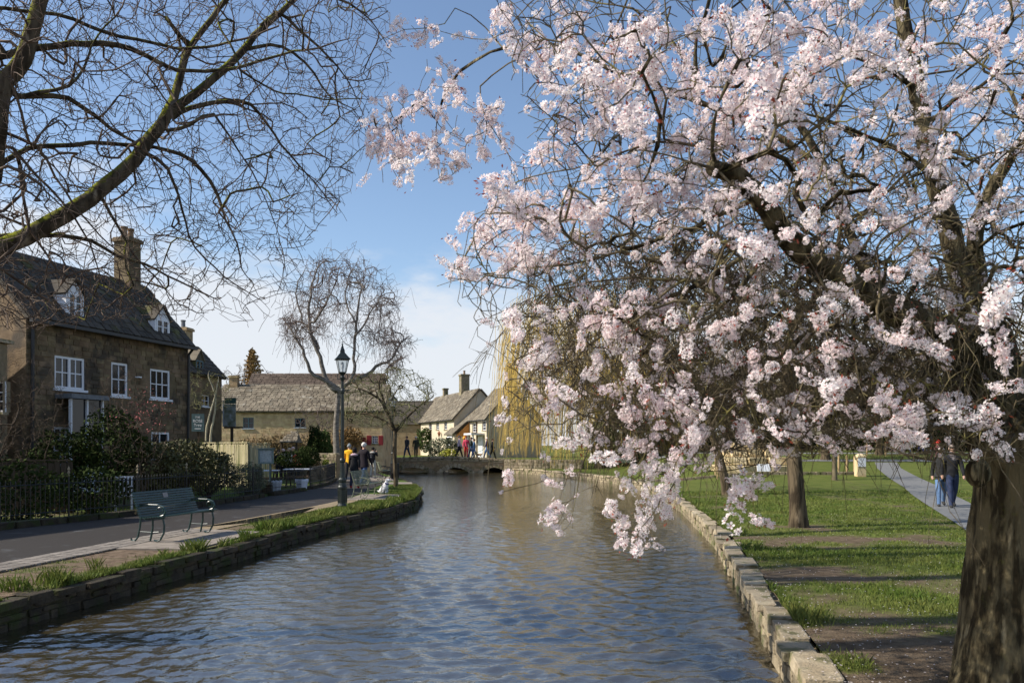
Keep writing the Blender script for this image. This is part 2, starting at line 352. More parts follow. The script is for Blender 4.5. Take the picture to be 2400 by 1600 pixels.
def lawn_material(name, g1, g2, d1, d2):
    """turf and bare soil mixed by the mesh's own 'turf' attribute and fine noise"""
    m = mat(name, d1, d2, scale=7, rough=.95, bump=1.0, bscale=45, spec=.1)
    t = m.node_tree; L = t.links.new; b = t.nodes['Principled BSDF']; old = b.inputs['Base Color'].links[0].from_socket
    geo = N(t, 'ShaderNodeNewGeometry'); at = N(t, 'ShaderNodeAttribute', attribute_name='turf')
    n1 = N(t, 'ShaderNodeTexNoise'); n1.inputs['Scale'].default_value = 30; n1.inputs['Detail'].default_value = 6; L(geo.outputs['Position'], n1.inputs['Vector'])
    n2 = N(t, 'ShaderNodeTexNoise'); n2.inputs['Scale'].default_value = 1.6; n2.inputs['Detail'].default_value = 6; L(geo.outputs['Position'], n2.inputs['Vector'])
    g = N(t, 'ShaderNodeMix', data_type='RGBA'); g.inputs['A'].default_value = (*g1, 1); g.inputs['B'].default_value = (*g2, 1)
    a = N(t, 'ShaderNodeMath', operation='ADD'); L(n1.outputs[0], a.inputs[0]); L(n2.outputs[0], a.inputs[1])
    r = N(t, 'ShaderNodeMapRange'); r.inputs['From Min'].default_value = .7; r.inputs['From Max'].default_value = 1.3; L(a.outputs[0], r.inputs['Value']); L(r.outputs[0], g.inputs['Factor'])
    s = N(t, 'ShaderNodeMath', operation='MULTIPLY_ADD'); L(n1.outputs[0], s.inputs[0]); s.inputs[1].default_value = .9; L(at.outputs['Fac'], s.inputs[2])
    q = N(t, 'ShaderNodeMapRange'); q.inputs['From Min'].default_value = .75; q.inputs['From Max'].default_value = 1.1; L(s.outputs[0], q.inputs['Value'])
    x = N(t, 'ShaderNodeMix', data_type='RGBA'); L(q.outputs[0], x.inputs['Factor']); L(old, x.inputs['A']); L(g.outputs['Result'], x.inputs['B'])
    L(x.outputs['Result'], b.inputs['Base Color']); return m
m_lawn = lawn_material('lawn', (.065, .090, .016), (.130, .145, .036), (.085, .060, .038), (.16, .12, .08))
m_bankturf = lawn_material('bank_turf', (.050, .085, .015), (.10, .14, .028), (.085, .060, .040), (.21, .155, .11))
def water_material():
    m = bpy.data.materials.new('river_water'); m.use_nodes = True; t = m.node_tree; L = t.links.new; b = t.nodes['Principled BSDF']
    geo = N(t, 'ShaderNodeNewGeometry')
    n0 = N(t, 'ShaderNodeTexNoise'); n0.inputs['Scale'].default_value = .55; n0.inputs['Detail'].default_value = 7; L(geo.outputs['Position'], n0.inputs['Vector'])
    mi = N(t, 'ShaderNodeMix', data_type='RGBA'); mi.inputs['A'].default_value = (.030, .024, .012, 1); mi.inputs['B'].default_value = (.058, .046, .023, 1); L(n0.outputs[0], mi.inputs['Factor'])
    L(mi.outputs['Result'], b.inputs['Base Color']); b.inputs['Roughness'].default_value = .025; b.inputs['IOR'].default_value = 2.3; b.inputs['Specular IOR Level'].default_value = 1.0
    prev = None
    for sc, st, dist, dis in ((5.5, (.9, 1.15, 1), .014, .8), (17, (.9, 1.1, 1), .006, .4)):
        mp_ = N(t, 'ShaderNodeMapping'); mp_.inputs['Scale'].default_value = st; mp_.inputs['Rotation'].default_value = (0, 0, .25); L(geo.outputs['Position'], mp_.inputs[0])
        n = N(t, 'ShaderNodeTexNoise'); n.inputs['Scale'].default_value = sc; n.inputs['Detail'].default_value = 3; n.inputs['Distortion'].default_value = dis; L(mp_.outputs[0], n.inputs['Vector'])
        bp = N(t, 'ShaderNodeBump'); bp.inputs['Strength'].default_value = 1.0; bp.inputs['Distance'].default_value = dist; L(n.outputs[0], bp.inputs['Height'])
        if prev: L(prev.outputs[0], bp.inputs['Normal'])
        prev = bp
    L(prev.outputs[0], b.inputs['Normal']); return m
m_water = water_material()
m_puddle = mat('puddle_water', (.02, .018, .015), rough=.03, spec=.6)
# ------------------------------------------------------------------ ground, river, paths
BLy = np.array([-8, 0, 8.83, 12.66, 14.4, 17.5, 20, 22.4, 26, 29.7, 33, 37, 39, 45, 52, 58, 62, 76, 2000.])
BLx = np.array([-6.9, -6.5, -5.68, -5.09, -4.85, -4.55, -4.1, -3.45, -3.1, -3.34, -3.75, -4.5, -5.0, -6.5, -8.6, -9.7, -10.2, -14, -14.])
BRy = np.array([-8, 0, 5.87, 11.5, 16.2, 25.1, 36.3, 44, 52, 58, 61, 70, 76, 2000.])
BRx = np.array([.2, 1.1, 2.16, 3.23, 4.1, 5.27, 6.0, 5.5, 3.5, 1.2, -.3, -6, -14, -14.])
def bl(y): return np.interp(y, BLy, BLx)
def br(y): return np.interp(y, BRy, BRx)
def zr(x, y):
    """the park rises gently towards the road; beyond the river the ground lies at bridge level"""
    x = np.asarray(x, float); y = np.asarray(y, float)
    return 1.25 * sm(27, 58, y) * sm(6.5, 12, x) + .62 * sm(60, 66, y) * (1 - sm(6.5, 12, x))
def hit(u, v):
    """ground point seen at a pixel of the right-hand park"""
    z = 0.0
    Y = 4.0
    while Y < 300:
        p = P(u, v, Y)
        if p.z <= float(zr(p.x, p.y)): return p
        Y += .05
    return P(u, v, 300)
def blobs(x, y, lst):
    o = np.zeros_like(x)
    for cx, cy, rx, ry in lst: o = np.maximum(o, np.exp(-(((x - cx) / rx) ** 2 + ((y - cy) / ry) ** 2)))
    return o
_ph = rng.uniform(0, 6.28, (14, 2)); _fr = rng.normal(0, 1.0, (14, 2)) * np.linspace(.5, 3.2, 14)[:, None]
def wob(x, y):
    o = 0
    for (a, b), (p, q) in zip(_fr, _ph): o = o + np.sin(a * x + p) * np.cos(b * y + q) / 3.2
    return o
def turf_right(x, y):
    mud = blobs(x + .35 * wob(y * 1.1, x), y + .45 * wob(x * 1.4, y), [(6.1, 14.6, 1.9, .75), (4.5, 15.2, .8, .5), (4.3, 11.0, .9, .8), (5.6, 9.9, 1.2, .45), (3.1, 6.3, .9, .8), (5.2, 7.6, 1.3, .5), (3.0, 4.5, 1.5, 1.0), (7.4, 27.3, .8, .9), (6.3, 17.0, .8, .6), (7.5, 11.9, .9, .35)])
    return np.clip(.90 - .80 * mud + .26 * wob(x * 1.3, y * 1.3) + .22 * wob(x * 4.1, y * 3.3) - .12 * sm(11, 6, y), 0, 1)
def turf_left(x, y):
    d = bl(y) - x                                         # distance in from the river wall
    near = np.clip(1.1 - d / .78, 0, 1) * (.82 + .42 * wob(x * 1.7, y * 1.7))
    far = sm(15.5, 18.5, y)
    return np.clip(np.maximum(np.maximum(near, far * (.72 + .25 * wob(x, y))), (.30 + .30 * wob(x * 2.6, y * 2.6)) * (d < 1.7)), 0, 1)
def sheet(name, ys, x0, offs, sgn, zf, m, turf=None):
    ys = np.asarray(ys); offs = np.asarray(offs); X = x0(ys)[:, None] + sgn * offs[None, :]; Yg = np.repeat(ys[:, None], len(offs), 1)
    Z = zf(X, Yg); v = np.stack([X, Yg, Z], -1).reshape(-1, 3); n = len(offs); i = np.arange((len(ys) - 1) * n).reshape(-1, n)[:, :-1].ravel()
    q = np.stack([i, i + 1, i + n + 1, i + n], 1)
    if sgn < 0: q = q[:, ::-1]
    me = npmesh(name, v, quad=q, mats=m, smooth=True)
    if turf is not None:
        at = me.attributes.new('turf', 'FLOAT', 'POINT'); at.data.foreach_set('value', turf(X, Yg).ravel().astype(np.float32))
    return struct(name, me)
b = MB(); b.quad((-900, -60, -1.25), (900, -60, -1.25), (900, 1500, -1.25), (-900, 1500, -1.25)); struct('ground', b.mesh('ground', m_earth))
# the river's surface: real small waves, summed from many wave trains, finer near the camera
wy = np.concatenate([[-9, -3, 1, 3.5], 5.2 * np.exp(np.arange(0, 2.62, .0058)), [72, 78]]); wc = 250; wt = np.linspace(0, 1, wc)
wl_, wr_ = bl(wy) - .35, br(wy) + .35; wr_ = np.maximum(wr_, wl_ + 3); WX = wl_[:, None] + (wr_ - wl_)[:, None] * wt[None, :]; WY = np.repeat(wy[:, None], wc, 1); WZ = np.zeros_like(WX)
cell = np.maximum(np.gradient(wy)[:, None], ((wr_ - wl_) / wc)[:, None]); gust = .75 + .35 * np.sin(WX * .7 + .4 * WY) * np.sin(WY * .33 + .9 + .5 * np.sin(WX * .5))
for i in range(80):
    lam = .09 * (.48 / .09) ** rng.random(); an = 1.57 + rng.normal(0, .8); kx, ky = math.cos(an) * 6.283 / lam, math.sin(an) * 6.283 / lam; sl_r = .034 * (.6 if lam > .5 else 1.1)
    ph = kx * WX + ky * WY + rng.uniform(0, 6.28) + .9 * np.sin(WX * rng.uniform(.6, 2.4) + WY * rng.uniform(.4, 1.8) + rng.uniform(0, 6))
    WZ += (sl_r * lam / 6.283) * np.sin(ph) * np.clip((lam / cell - 2.2) / 2, 0, 1) * gust
i_ = np.arange((len(wy) - 1) * wc).reshape(-1, wc)[:, :-1].ravel()
struct('river', npmesh('river', np.stack([WX, WY, WZ - .34], -1).reshape(-1, 3), quad=np.stack([i_, i_ + 1, i_ + wc + 1, i_ + wc], 1), mats=m_water, smooth=True))
offs_r = np.concatenate([[0], np.arange(.12, 9, .22), np.arange(9.5, 40, 1.2), [50, 80, 140, 300, 700]])
sheet('park_lawn', np.concatenate([np.arange(-8, 3, 1.5), np.arange(3, 30, .25), np.arange(30, 80, 1.), [90, 120, 200, 400, 1000, 1500]]), lambda y: br(y) + .30, offs_r, 1, lambda x, y: zr(x, y) + .006 * wob(x, y) * sm(0, 1, x - br(y) - .4), m_lawn, turf_right)
offs_l = np.concatenate([[0], np.arange(.1, 2.6, .16), np.arange(2.8, 12, .9), [16, 25, 40, 80, 200, 700]])
sheet('left_bank', np.concatenate([np.arange(-8, 4, 1.5), np.arange(4, 40, .25), np.arange(40, 76, 1.5), [76, 100, 200, 500, 1500]]), lambda y: bl(y) - .22, offs_l, -1, lambda x, y: .62 * sm(60, 66, y) + 0 * x + .012 * wob(x * 2, y * 2) * sm(.1, .5, bl(y) - x - .2) * (1 - sm(.9, 1.5, bl(y) - x)), m_bankturf, turf_left)

def flat(name, left, right, z, m, n=60):
    """strip between two polylines given as (x, y) lists"""
    def rs(p):
        p = np.array(p, float); d = np.concatenate([[0], np.cumsum(np.linalg.norm(np.diff(p, axis=0), axis=1))]); t = np.linspace(0, d[-1], n)
        return np.stack([np.interp(t, d, p[:, 0]), np.interp(t, d, p[:, 1])], 1)
    l, r = rs(left), rs(right); zz = z(np.vstack([l, r])) if callable(z) else np.full(2 * n, z)
    v = np.column_stack([np.vstack([l, r]), zz]); q = [(i, n + i, n + i + 1, i + 1) for i in range(n - 1)]
    return struct(name, npmesh(name, v, quad=q, mats=m))
RAIL = [(-14.2, 6.0), (-12.4, 11.0), (-11.2, 14.2), (-10.4, 16.9), (-9.45, 19.5), (-8.75, 23), (-8.37, 26.8), (-7.95, 30.5), (-8.15, 35), (-8.75, 39.4)]
ASR = [(-8.9, 4.0), (-8.2, 8), (-7.55, 11.4), (-7.1, 14.4), (-6.45, 18), (-5.75, 22), (-5.4, 24.9), (-5.5, 30), (-5.9, 36.7), (-7.2, 45), (-9.6, 55), (-10.6, 60)]
flat('footpath', [(-16, 2)] + RAIL + [(-9.3, 44), (-11.5, 52), (-14, 60)], [(-9.2, 1)] + ASR, .012, m_asphalt, 90)
def strip(name, y0, y1, w, z, m):
    pr = np.array(ASR); ys = np.linspace(y0, y1, 24); xs = np.interp(ys, pr[:, 1], pr[:, 0]); return flat(name, list(zip(xs, ys)), list(zip(xs + w, ys)), z, m, 30)
st = strip('paver_strip', 3.0, 26.5, .62, .016, m_mortar)
it = []
yy = 8.6
pr = np.array(ASR)
while yy < 16.5:
    x0 = np.interp(yy, pr[:, 1], pr[:, 0]); dx = np.interp(yy + .5, pr[:, 1], pr[:, 0]) - x0; e = Vector((dx, .5, 0)).normalized(); s = Vector((e.y, -e.x, 0))
    for k in range(3):
        c = Vector((x0, yy, .018)) + s * (.10 + .205 * k); it.append((c, s * .20, e * .098, Vector((0, 0, .030 + random.uniform(-.005, .006)))))
    yy += .104
pieces('paver', it, m_paver, st, limit=240)
b = MB()
for i, (q, nm) in enumerate((([(-6.86, 13.35), (-5.3, 13.3), (-5.05, 15.95), (-6.72, 16.6), (-7.02, 15.06)], 'bench_slab'), ([(-5.32, 25.2), (-3.72, 25.25), (-3.6, 27.9), (-5.3, 28.3)], 'bench_slab'), ([(-9.0, 38.6), (-5.5, 38.8), (-6.6, 44.5), (-9.1, 44.2)], 'paved_landing'), ([(-5.9, 35.4), (-4.45, 35.6), (-4.7, 37.3), (-5.95, 37.4)], 'bench_slab'))):
    b = MB(); z0, z1 = -.05, .024; n = len(q)
    b.prism([(x, y, z0) for x, y in q], (0, 0, z1 - z0)); o = struct(nm, b.mesh(nm, m_slab))
flat('puddle', [(-6.62, 16.9), (-6.3, 18.2), (-5.95, 20.2), (-5.62, 22.2)], [(-6.5, 17.0), (-5.75, 18.0), (-5.35, 20.0), (-5.50, 22.3)], .0185, m_puddle, 30)
# path through the park and the road beyond it
def hp(u, v): p = hit(u, v); return (p.x, p.y)
zpark = lambda q: zr(q[:, 0], q[:, 1]) + .026
PL = [(7.7, 12.5)] + [hp(*q) for q in ((2240, 1228), (2166, 1180), (2118, 1142), (2080, 1118), (2056, 1098), (2050, 1084))]
PR = [(9.3, 12.5)] + [hp(*q) for q in ((2330, 1228), (2274, 1180), (2206, 1142), (2150, 1118), (2112, 1098), (2102, 1084))]
flat('park_path', PL, PR, zpark, m_road, 60)
ry = np.array([hit(2040, 1082).y, hit(2040, 1066).y])
flat('road', [(x, ry[1] + 4 - .03 * x) for x in np.linspace(9, 90, 20)], [(x, ry[0] - .03 * (x - 24)) for x in np.linspace(9, 90, 20)], zpark, m_road, 60)

# --- turf blades: real grass, denser and finer close to the camera
def blades(name, n, sampler, hmin, hmax, w, mask, zf, m=m_blade):
    x, y = sampler(n); k = mask(x, y); keep = rng.random(len(x)) < k; x, y, k = x[keep], y[keep], k[keep]; n = len(x)
    z = zf(x, y); h = rng.uniform(hmin, hmax, n) * (.45 + .75 * k); a = rng.uniform(0, 6.283, n); lean = rng.uniform(.1, .8, n) * h; la = rng.uniform(0, 6.283, n)
    ww = w * np.clip(np.hypot(x, y) / 8, .8, 4)
    dx, dy = np.cos(a) * ww / 2, np.sin(a) * ww / 2
    v = np.stack([np.stack([x - dx, y - dy, z - .01], -1), np.stack([x + dx, y + dy, z - .01], -1),
                  np.stack([x + dx * .7 + np.cos(la) * lean * .4, y + dy * .7 + np.sin(la) * lean * .4, z + h * .6], -1),
                  np.stack([x + np.cos(la) * lean, y + np.sin(la) * lean, z + h], -1)], 1).reshape(-1, 3)
    i = np.arange(n)[:, None] * 4; t = np.concatenate([i + np.array([[0, 1, 2]]), i + np.array([[0, 2, 3]])])
    return link(name, npmesh(name, v, tri=t, mats=m), None, 'stuff')
def samp_r(n):
    y = 4.2 + 26 * rng.random(n) ** 1.7; x = br(y) + .28 + (.2 + 12 * (y / 20)) * rng.random(n) ** 1.15; return x, y
on_path = lambda x, y: np.where((x > np.interp(y, [p[1] for p in PL], [p[0] for p in PL])) & (x < np.interp(y, [p[1] for p in PR], [p[0] for p in PR])), 0.0, 1.0)
blades('grass', 210000, samp_r, .02, .055, .007, lambda x, y: np.clip((turf_right(x, y) - .30) * 1.6, 0, 1) * on_path(x, y), lambda x, y: zr(x, y))
def samp_r2(n):
    y = 4.2 + 20 * rng.random(n) ** 1.5; return br(y) + .26 + .35 * rng.random(n) ** 2, y
blades('grass', 16000, samp_r2, .05, .14, .008, lambda x, y: np.clip(wob(x * 2, y * 2) + .35, 0, 1) * np.clip((turf_right(x, y) - .2) * 1.5, 0, 1), lambda x, y: zr(x, y))
def samp_l(n):
    y = 6.5 + 30 * rng.random(n) ** 1.3; return bl(y) - .12 - 2.4 * rng.random(n) ** 1.5, y
def slabs(x, y): return np.where(((y > 13.3) & (y < 16.2) & (x < -5.05)) | ((y > 25.2) & (y < 28.2) & (x < -3.65)) | ((y > 35.4) & (y < 37.4)) | (y > 38.6) | (x < np.interp(y, pr[:, 1], pr[:, 0]) + .65), 0.0, 1.0)
blades('grass', 130000, samp_l, .025, .075, .008, lambda x, y: np.clip((turf_left(x, y) - .34) * 1.7, 0, 1) * slabs(x, y), lambda x, y: 0 * x)
def samp_l2(n):
    y = 6.5 + 24 * rng.random(n) ** 1.3; return bl(y) - .08 - .55 * rng.random(n) ** 1.4, y
blades('grass', 22000, samp_l2, .08, .20, .009, lambda x, y: np.clip(wob(x * 2.2, y * 2.2) * 1.4 + .28, 0, 1) * slabs(x, y), lambda x, y: 0 * x)

# --- the two river walls: coping and face stones piece by piece
def river_wall(label, fx, y0, y1, side, coping, mstone, mcore):
    """side +1: the bank lies at larger x"""
    w = thing('river_wall', label, 'wall', (float(fx((y0 + y1) / 2)), (y0 + y1) / 2, -.4))
    ys = np.arange(y0, y1, .5); core = MB(); n = len(ys)
    v = [];
    for y in ys:
        x = float(fx(y)); v += [(x + side * .05, y, -1.2), (x + side * .05, y, -.06), (x + side * .32, y, -.06)]
    f = [(3 * i + j, 3 * i + 3 + j, 3 * i + 4 + j, 3 * i + 1 + j) for i in range(n - 1) for j in range(2)]
    core.add(v, [q if side > 0 else q[::-1] for q in f]); core.build('core', mcore, w)
    def along(lo, hi):
        y = y0
        while y < y1:
            l = random.uniform(lo, hi); p = Vector((float(fx(y)), y, 0)); q = Vector((float(fx(y + l)), y + l, 0)); e = (q - p); l2 = e.length; e /= l2
            yield (p + q) / 2, e, l2; y += e.y * l2
    top = []
    for c, e, l in along(.42, .95) if coping else along(.35, .8):
        s = Vector((e.y, -e.x, 0)) * side; wd = random.uniform(.22, .35) if coping else random.uniform(.22, .34); h = random.uniform(.085, .12)
        over = random.uniform(-.07, .03)
        top.append((c + s * (wd / 2 + over) + Vector((0, 0, .02 + random.uniform(-.035, .02) - h / 2 + (.02 if coping else -.03))), e * (l - .012), s * wd, Vector((0, 0, h))))
    pieces('coping_stone', top, m_coping if coping else mstone, w, limit=110, tilt=.03)
    face = []
    z = -.47
    for hgt in ((.12, .105, .115, .10) if coping else (.10, .13, .085, .12)):
        for c, e, l in along(.18, .48) if coping else along(.12, .62):
            s = Vector((e.y, -e.x, 0)) * side; d = random.uniform(.17, .215)
            face.append((c + s * (.13 - random.uniform(0, .035)) + Vector((0, 0, z + hgt / 2 + random.uniform(-.006, .006) * (1 if coping else 3))), e * (l - .014), s * d, Vector((0, 0, (hgt - .012) * (1 if coping else random.uniform(.72, 1.22))))))
        z += hgt
        if z > -.09: break
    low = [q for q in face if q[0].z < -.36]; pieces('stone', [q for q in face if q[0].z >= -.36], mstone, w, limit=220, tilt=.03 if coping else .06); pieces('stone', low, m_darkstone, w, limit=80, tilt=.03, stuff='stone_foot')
    return w
river_wall('low river wall of pale lit coping stones beside the green park lawn', br, 3.0, 60.5, 1, True, m_wallstone, m_mortar)
river_wall('shade-darkened mossy river wall below the bench and lamp post footpath', bl, 3.0, 60.0, -1, False, m_darkstone, m_darkstone)

# fallen petals and daisies on turf, coping and path
n = 2600; y = 4.4 + 16 * rng.random(n) ** 1.4; x = br(y) + .02 + (1.0 + 5 * y / 10) * rng.random(n) ** 1.3; z = zr(x, y) + np.where(x < br(y) + .36, .045, .012 + .02 * rng.random(n)); a = rng.uniform(0, 6.28, n); s_ = rng.uniform(.006, .012, n)
V = np.stack([np.stack([x + s_ * np.cos(a + k * 1.5708), y + s_ * np.sin(a + k * 1.5708), z + .004 * (k % 2)], -1) for k in range(4)], 1).reshape(-1, 3)
link('fallen_petals', npmesh('fallen_petals', V, quad=np.arange(4 * n).reshape(-1, 4), mats=m_petal), None, 'stuff')
# ------------------------------------------------------------------ buildings
Z3 = Vector((0, 0, 1))
class Facade:
    """a vertical plane: origin on the ground, unit direction along, outward normal; turns pixels into wall coordinates"""
    def __init__(s, O, a, n): s.O, s.a, s.n = Vector(O), Vector(a).normalized(), Vector(n).normalized()
    def tz(s, u, v):
        k = (u - U0) / F; t = (k * s.O.y - s.O.x) / (s.a.x - k * s.a.y); y = s.O.y + s.a.y * t
        return t, EYE - (v - V0) / F * y
    def pt(s, t, z, out=0.0): return s.O + s.a * t + s.n * out + Z3 * (z - s.O.z)
    def rect(s, u0, u1, v0, v1):
        t0, za = s.tz(u0, v1); t1, zb = s.tz(u1, v0); tm = (t0 + t1) / 2; um = (u0 + u1) / 2
        return (t0, t1, s.tz(um, v1)[1], s.tz(um, v0)[1])
def wall_holes(mb, fc, L, z0, z1, holes, th=.30, out=0.0):
    ts = sorted({0, L} | {h[0] for h in holes} | {h[1] for h in holes}); zs = sorted({z0, z1} | {h[2] for h in holes} | {h[3] for h in holes})
    ts = [t for t in ts if 0 <= t <= L]; zs = [z for z in zs if z0 <= z <= z1]
    for i in range(len(ts) - 1):
        for j in range(len(zs) - 1):
            tm, zm = (ts[i] + ts[i + 1]) / 2, (zs[j] + zs[j + 1]) / 2
            if any(h[0] < tm < h[1] and h[2] < zm < h[3] for h in holes): continue
            mb.quad(fc.pt(ts[i], zs[j], out), fc.pt(ts[i + 1], zs[j], out), fc.pt(ts[i + 1], zs[j + 1], out), fc.pt(ts[i], zs[j + 1], out))
    for a, b, c, d in holes:
        p = [fc.pt(a, c, out), fc.pt(b, c, out), fc.pt(b, d, out), fc.pt(a, d, out)]; q = [x - fc.n * th for x in p]
        for i in range(4): mb.quad(p[i], p[(i + 1) % 4], q[(i + 1) % 4], q[i])
def window(parent, fc, h, nx=2, nz=2, mf=None, recess=.09, fw=.05, bw=.025, sill=None, casements=1, name='window', label=None):
    """frame with glazing bars; every pane a sub-part"""
    mf = mf or m_white; t0, t1, z0, z1 = h; w, hh = t1 - t0, z1 - z0; fb = MB(); d = .06
    def bar(ta, tb, za, zb, dd=d, off=0.0): fb.obox(fc.pt(ta, za, -recess + off), fc.a * (tb - ta), Z3 * (zb - za), -fc.n * dd)
    bar(t0, t1, z0, z0 + fw); bar(t0, t1, z1 - fw, z1); bar(t0, t0 + fw, z0 + fw, z1 - fw); bar(t1 - fw, t1, z0 + fw, z1 - fw)
    for c in range(1, casements):
        tc_ = t0 + w * c / casements; bar(tc_ - fw * .6, tc_ + fw * .6, z0 + fw, z1 - fw, d, .004)
    wo_ = fb.build(name, mf, parent)
    if label: wo_['label'] = label
    gb = MB()
    for i in range(1, nx):
        tt = t0 + fw + (w - 2 * fw) * i / nx; gb.obox(fc.pt(tt - bw / 2, z0 + fw, -recess - .012), fc.a * bw, Z3 * (hh - 2 * fw), -fc.n * .03)
    for j in range(1, nz):
        zz = z0 + fw + (hh - 2 * fw) * j / nz; gb.obox(fc.pt(t0 + fw, zz - bw / 2, -recess - .015), fc.a * (w - 2 * fw), Z3 * bw, -fc.n * .03)
    if gb.v: gb.build('glazing_bar', mf, wo_)
    for i in range(nx):
        for j in range(nz):
            a, b_ = t0 + fw + (w - 2 * fw) * i / nx, t0 + fw + (w - 2 * fw) * (i + 1) / nx; c, e = z0 + fw + (hh - 2 * fw) * j / nz, z0 + fw + (hh - 2 * fw) * (j + 1) / nz
            g = MB(); r = -recess - .035 + random.uniform(-.004, .004); g.obox(fc.pt(a, c, r), fc.a * (b_ - a), Z3 * (e - c), -fc.n * .008); g.build('pane', m_glass, wo_)
    if sill:
        sb = MB(); sb.obox(fc.pt(t0 - .06, z0 - .07, .07), fc.a * (w + .12), Z3 * .07, -fc.n * .22); sb.build('sill', sill, wo_)
    return wo_
def stones_on(parent, fc, L, z0, z1, holes, m, ch=.145, lo=.18, hi=.5, limit=300, proud=.02):
    it = []; z = z0
    while z < z1 - .04:
        h = ch * random.uniform(.8, 1.2); t = 0.0
        while t < L:
            l = random.uniform(lo, hi); e = min(L, t + l)
            if not any(t < q[1] + .02 and e > q[0] - .02 and z < q[3] + .02 and z + h > q[2] - .02 for q in holes) and e - t > .05:
                d = random.uniform(.5, 1.4) * proud
                it.append((fc.pt((t + e) / 2, z + h / 2, d / 2 - .02), fc.a * (e - t - .012), Z3 * (h - .012), fc.n * (d + .04)))
            t = e
        z += h
    pieces('stone', it, m, parent, limit=limit, stuff='stone_facing', tilt=.006)
def slates(parent, p0, along, L, up, slope_len, n, m, ch=.26, lo=.22, hi=.5, th=.035, limit=300, skip=None, name='slate'):
    """courses of overlapping stone slates; p0 lower corner, up = unit vector up the slope, n = outward normal; courses narrow upwards"""
    it = []; s = 0.0; along = Vector(along).normalized()
    while s < slope_len - .05:
        c = ch * (1.15 - .4 * s / slope_len); t = random.uniform(-.2, 0)
        while t < L:
            l = random.uniform(lo, hi); a, b_ = max(t, -.02), min(t + l, L + .02)
            if b_ - a > .06 and not (skip and skip((a + b_) / 2, s)):
                tilt = (up * (c * 1.35) + n * -.028)
                it.append((p0 + along * ((a + b_) / 2) + up * (s + c * .62) + n * (.03 + random.uniform(0, .014)), along * (b_ - a - .01), tilt, n * th * random.uniform(.8, 1.2)))
            t += l
        s += c
    pieces(name, it, m, parent, limit=limit, stuff='slate_courses', tilt=.015)
def house(name, label, cat, O, a, L, Wd, ez, rz, z0=0.0, mw=None, mroof=None, holes=(), over=.22, gover=.12, tiles=None, tlimit=300, ridge_t=None, group=None, back=True):
    """gabled house: O near-left ground corner of the front, a along the front, the body behind it to the left of a"""
    a = Vector(a).normalized(); bdir = Vector((-a.y, a.x, 0)); h = Wd / 2
    t = thing(name, label, cat, (O[0], O[1], z0), group=group)
    O = Vector((O[0], O[1], z0)); fc = Facade(O, a, -bdir); mb = MB(); mw = mw or m_cots
    wall_holes(mb, fc, L, z0, ez, holes)
    for tt, sgn in ((0.0, 1), (L, -1)):
        p = [O + a * tt, O + a * tt + bdir * Wd, O + a * tt + bdir * Wd + Z3 * (ez - z0), O + a * tt + bdir * h + Z3 * (rz - z0 - .08), O + a * tt + Z3 * (ez - z0)]
        mb.add([tuple(q) for q in p], [tuple(range(5))[::-1] if sgn > 0 else tuple(range(5))])
    mb.quad(O + bdir * Wd + a * L, O + bdir * Wd, O + bdir * Wd + Z3 * (ez - z0), O + bdir * Wd + a * L + Z3 * (ez - z0))
    mb.build('wall', mw, t)
    rise = rz - ez; sl_ = math.hypot(h, rise); up = (bdir * h + Z3 * rise) / sl_; nn = (-bdir * rise + Z3 * h) / sl_
    rb = MB(); e0 = O + Z3 * (ez - z0) - a * gover - up * over; full = a * (L + 2 * gover)
    rb.obox(e0, full, up * (sl_ + over + .002), nn * .10)
    up2 = (-bdir * h + Z3 * rise) / sl_; n2 = (bdir * rise + Z3 * h) / sl_
    rb.obox(O + bdir * Wd + Z3 * (ez - z0) - a * gover - up2 * over, full, up2 * (sl_ + over), n2 * .10)
    ro = rb.build('roof', mroof or m_slate, t)
    cb = MB(); rc = O + a * (-gover) + bdir * h + Z3 * (rz - z0 + .03)
    nr = max(3, int((L + 2 * gover) / .5)); st_ = (L + 2 * gover) / nr
    for i in range(nr): cb.prism([rc + a * (i * st_) + bdir * x + Z3 * zz for x, zz in ((-.17, -.02), (.17, -.02), (.05, .12 + random.uniform(-.01, .015)), (-.05, .12))], a * (st_ - .015))
    cb.build('ridge_tile', mroof or m_slate, ro)
    if tiles: slates(ro, e0 + nn * .10, a, L + 2 * gover, up, sl_ + over, nn, mroof or m_slate, ch=tiles, limit=tlimit)
    t_info = dict(fc=fc, up=up, nn=nn, e0=e0 + nn * .10, a=a, b=bdir, O=O, h=h, ridge=lambda tt: O + a * tt + bdir * h + Z3 * (rz - z0), roof=ro)
    return t, t_info
def chimney(parent, c, w, d, z0, z1, a, m, pots=1, mp_=None):
    a = Vector(a).normalized(); bb = Vector((-a.y, a.x, 0)); c = Vector((c[0], c[1], 0)); b = MB()
    def blk(ww, dd, za, zb): b.obox(c - a * ww / 2 - bb * dd / 2 + Z3 * za, a * ww, bb * dd, Z3 * (zb - za))
    blk(w, d, z0, z1 - .16); blk(w + .14, d + .14, z1 - .16, z1 - .05); blk(w + .06, d + .06, z1 - .05, z1); blk(w + .08, d + .08, z0, z0 + .5)
    ch = b.build('chimney', m, parent)
    for i in range(pots):
        p = MB(); p.lathe(c + a * ((i - (pots - 1) / 2) * .32) + Z3 * z1, [(.13, 0), (.11, .1), (.10, .32), (.13, .34), (.13, .4), (.08, .4), (.08, .36)], 10); p.build('chimney_pot', mp_ or m_chimpot, ch)
    return ch
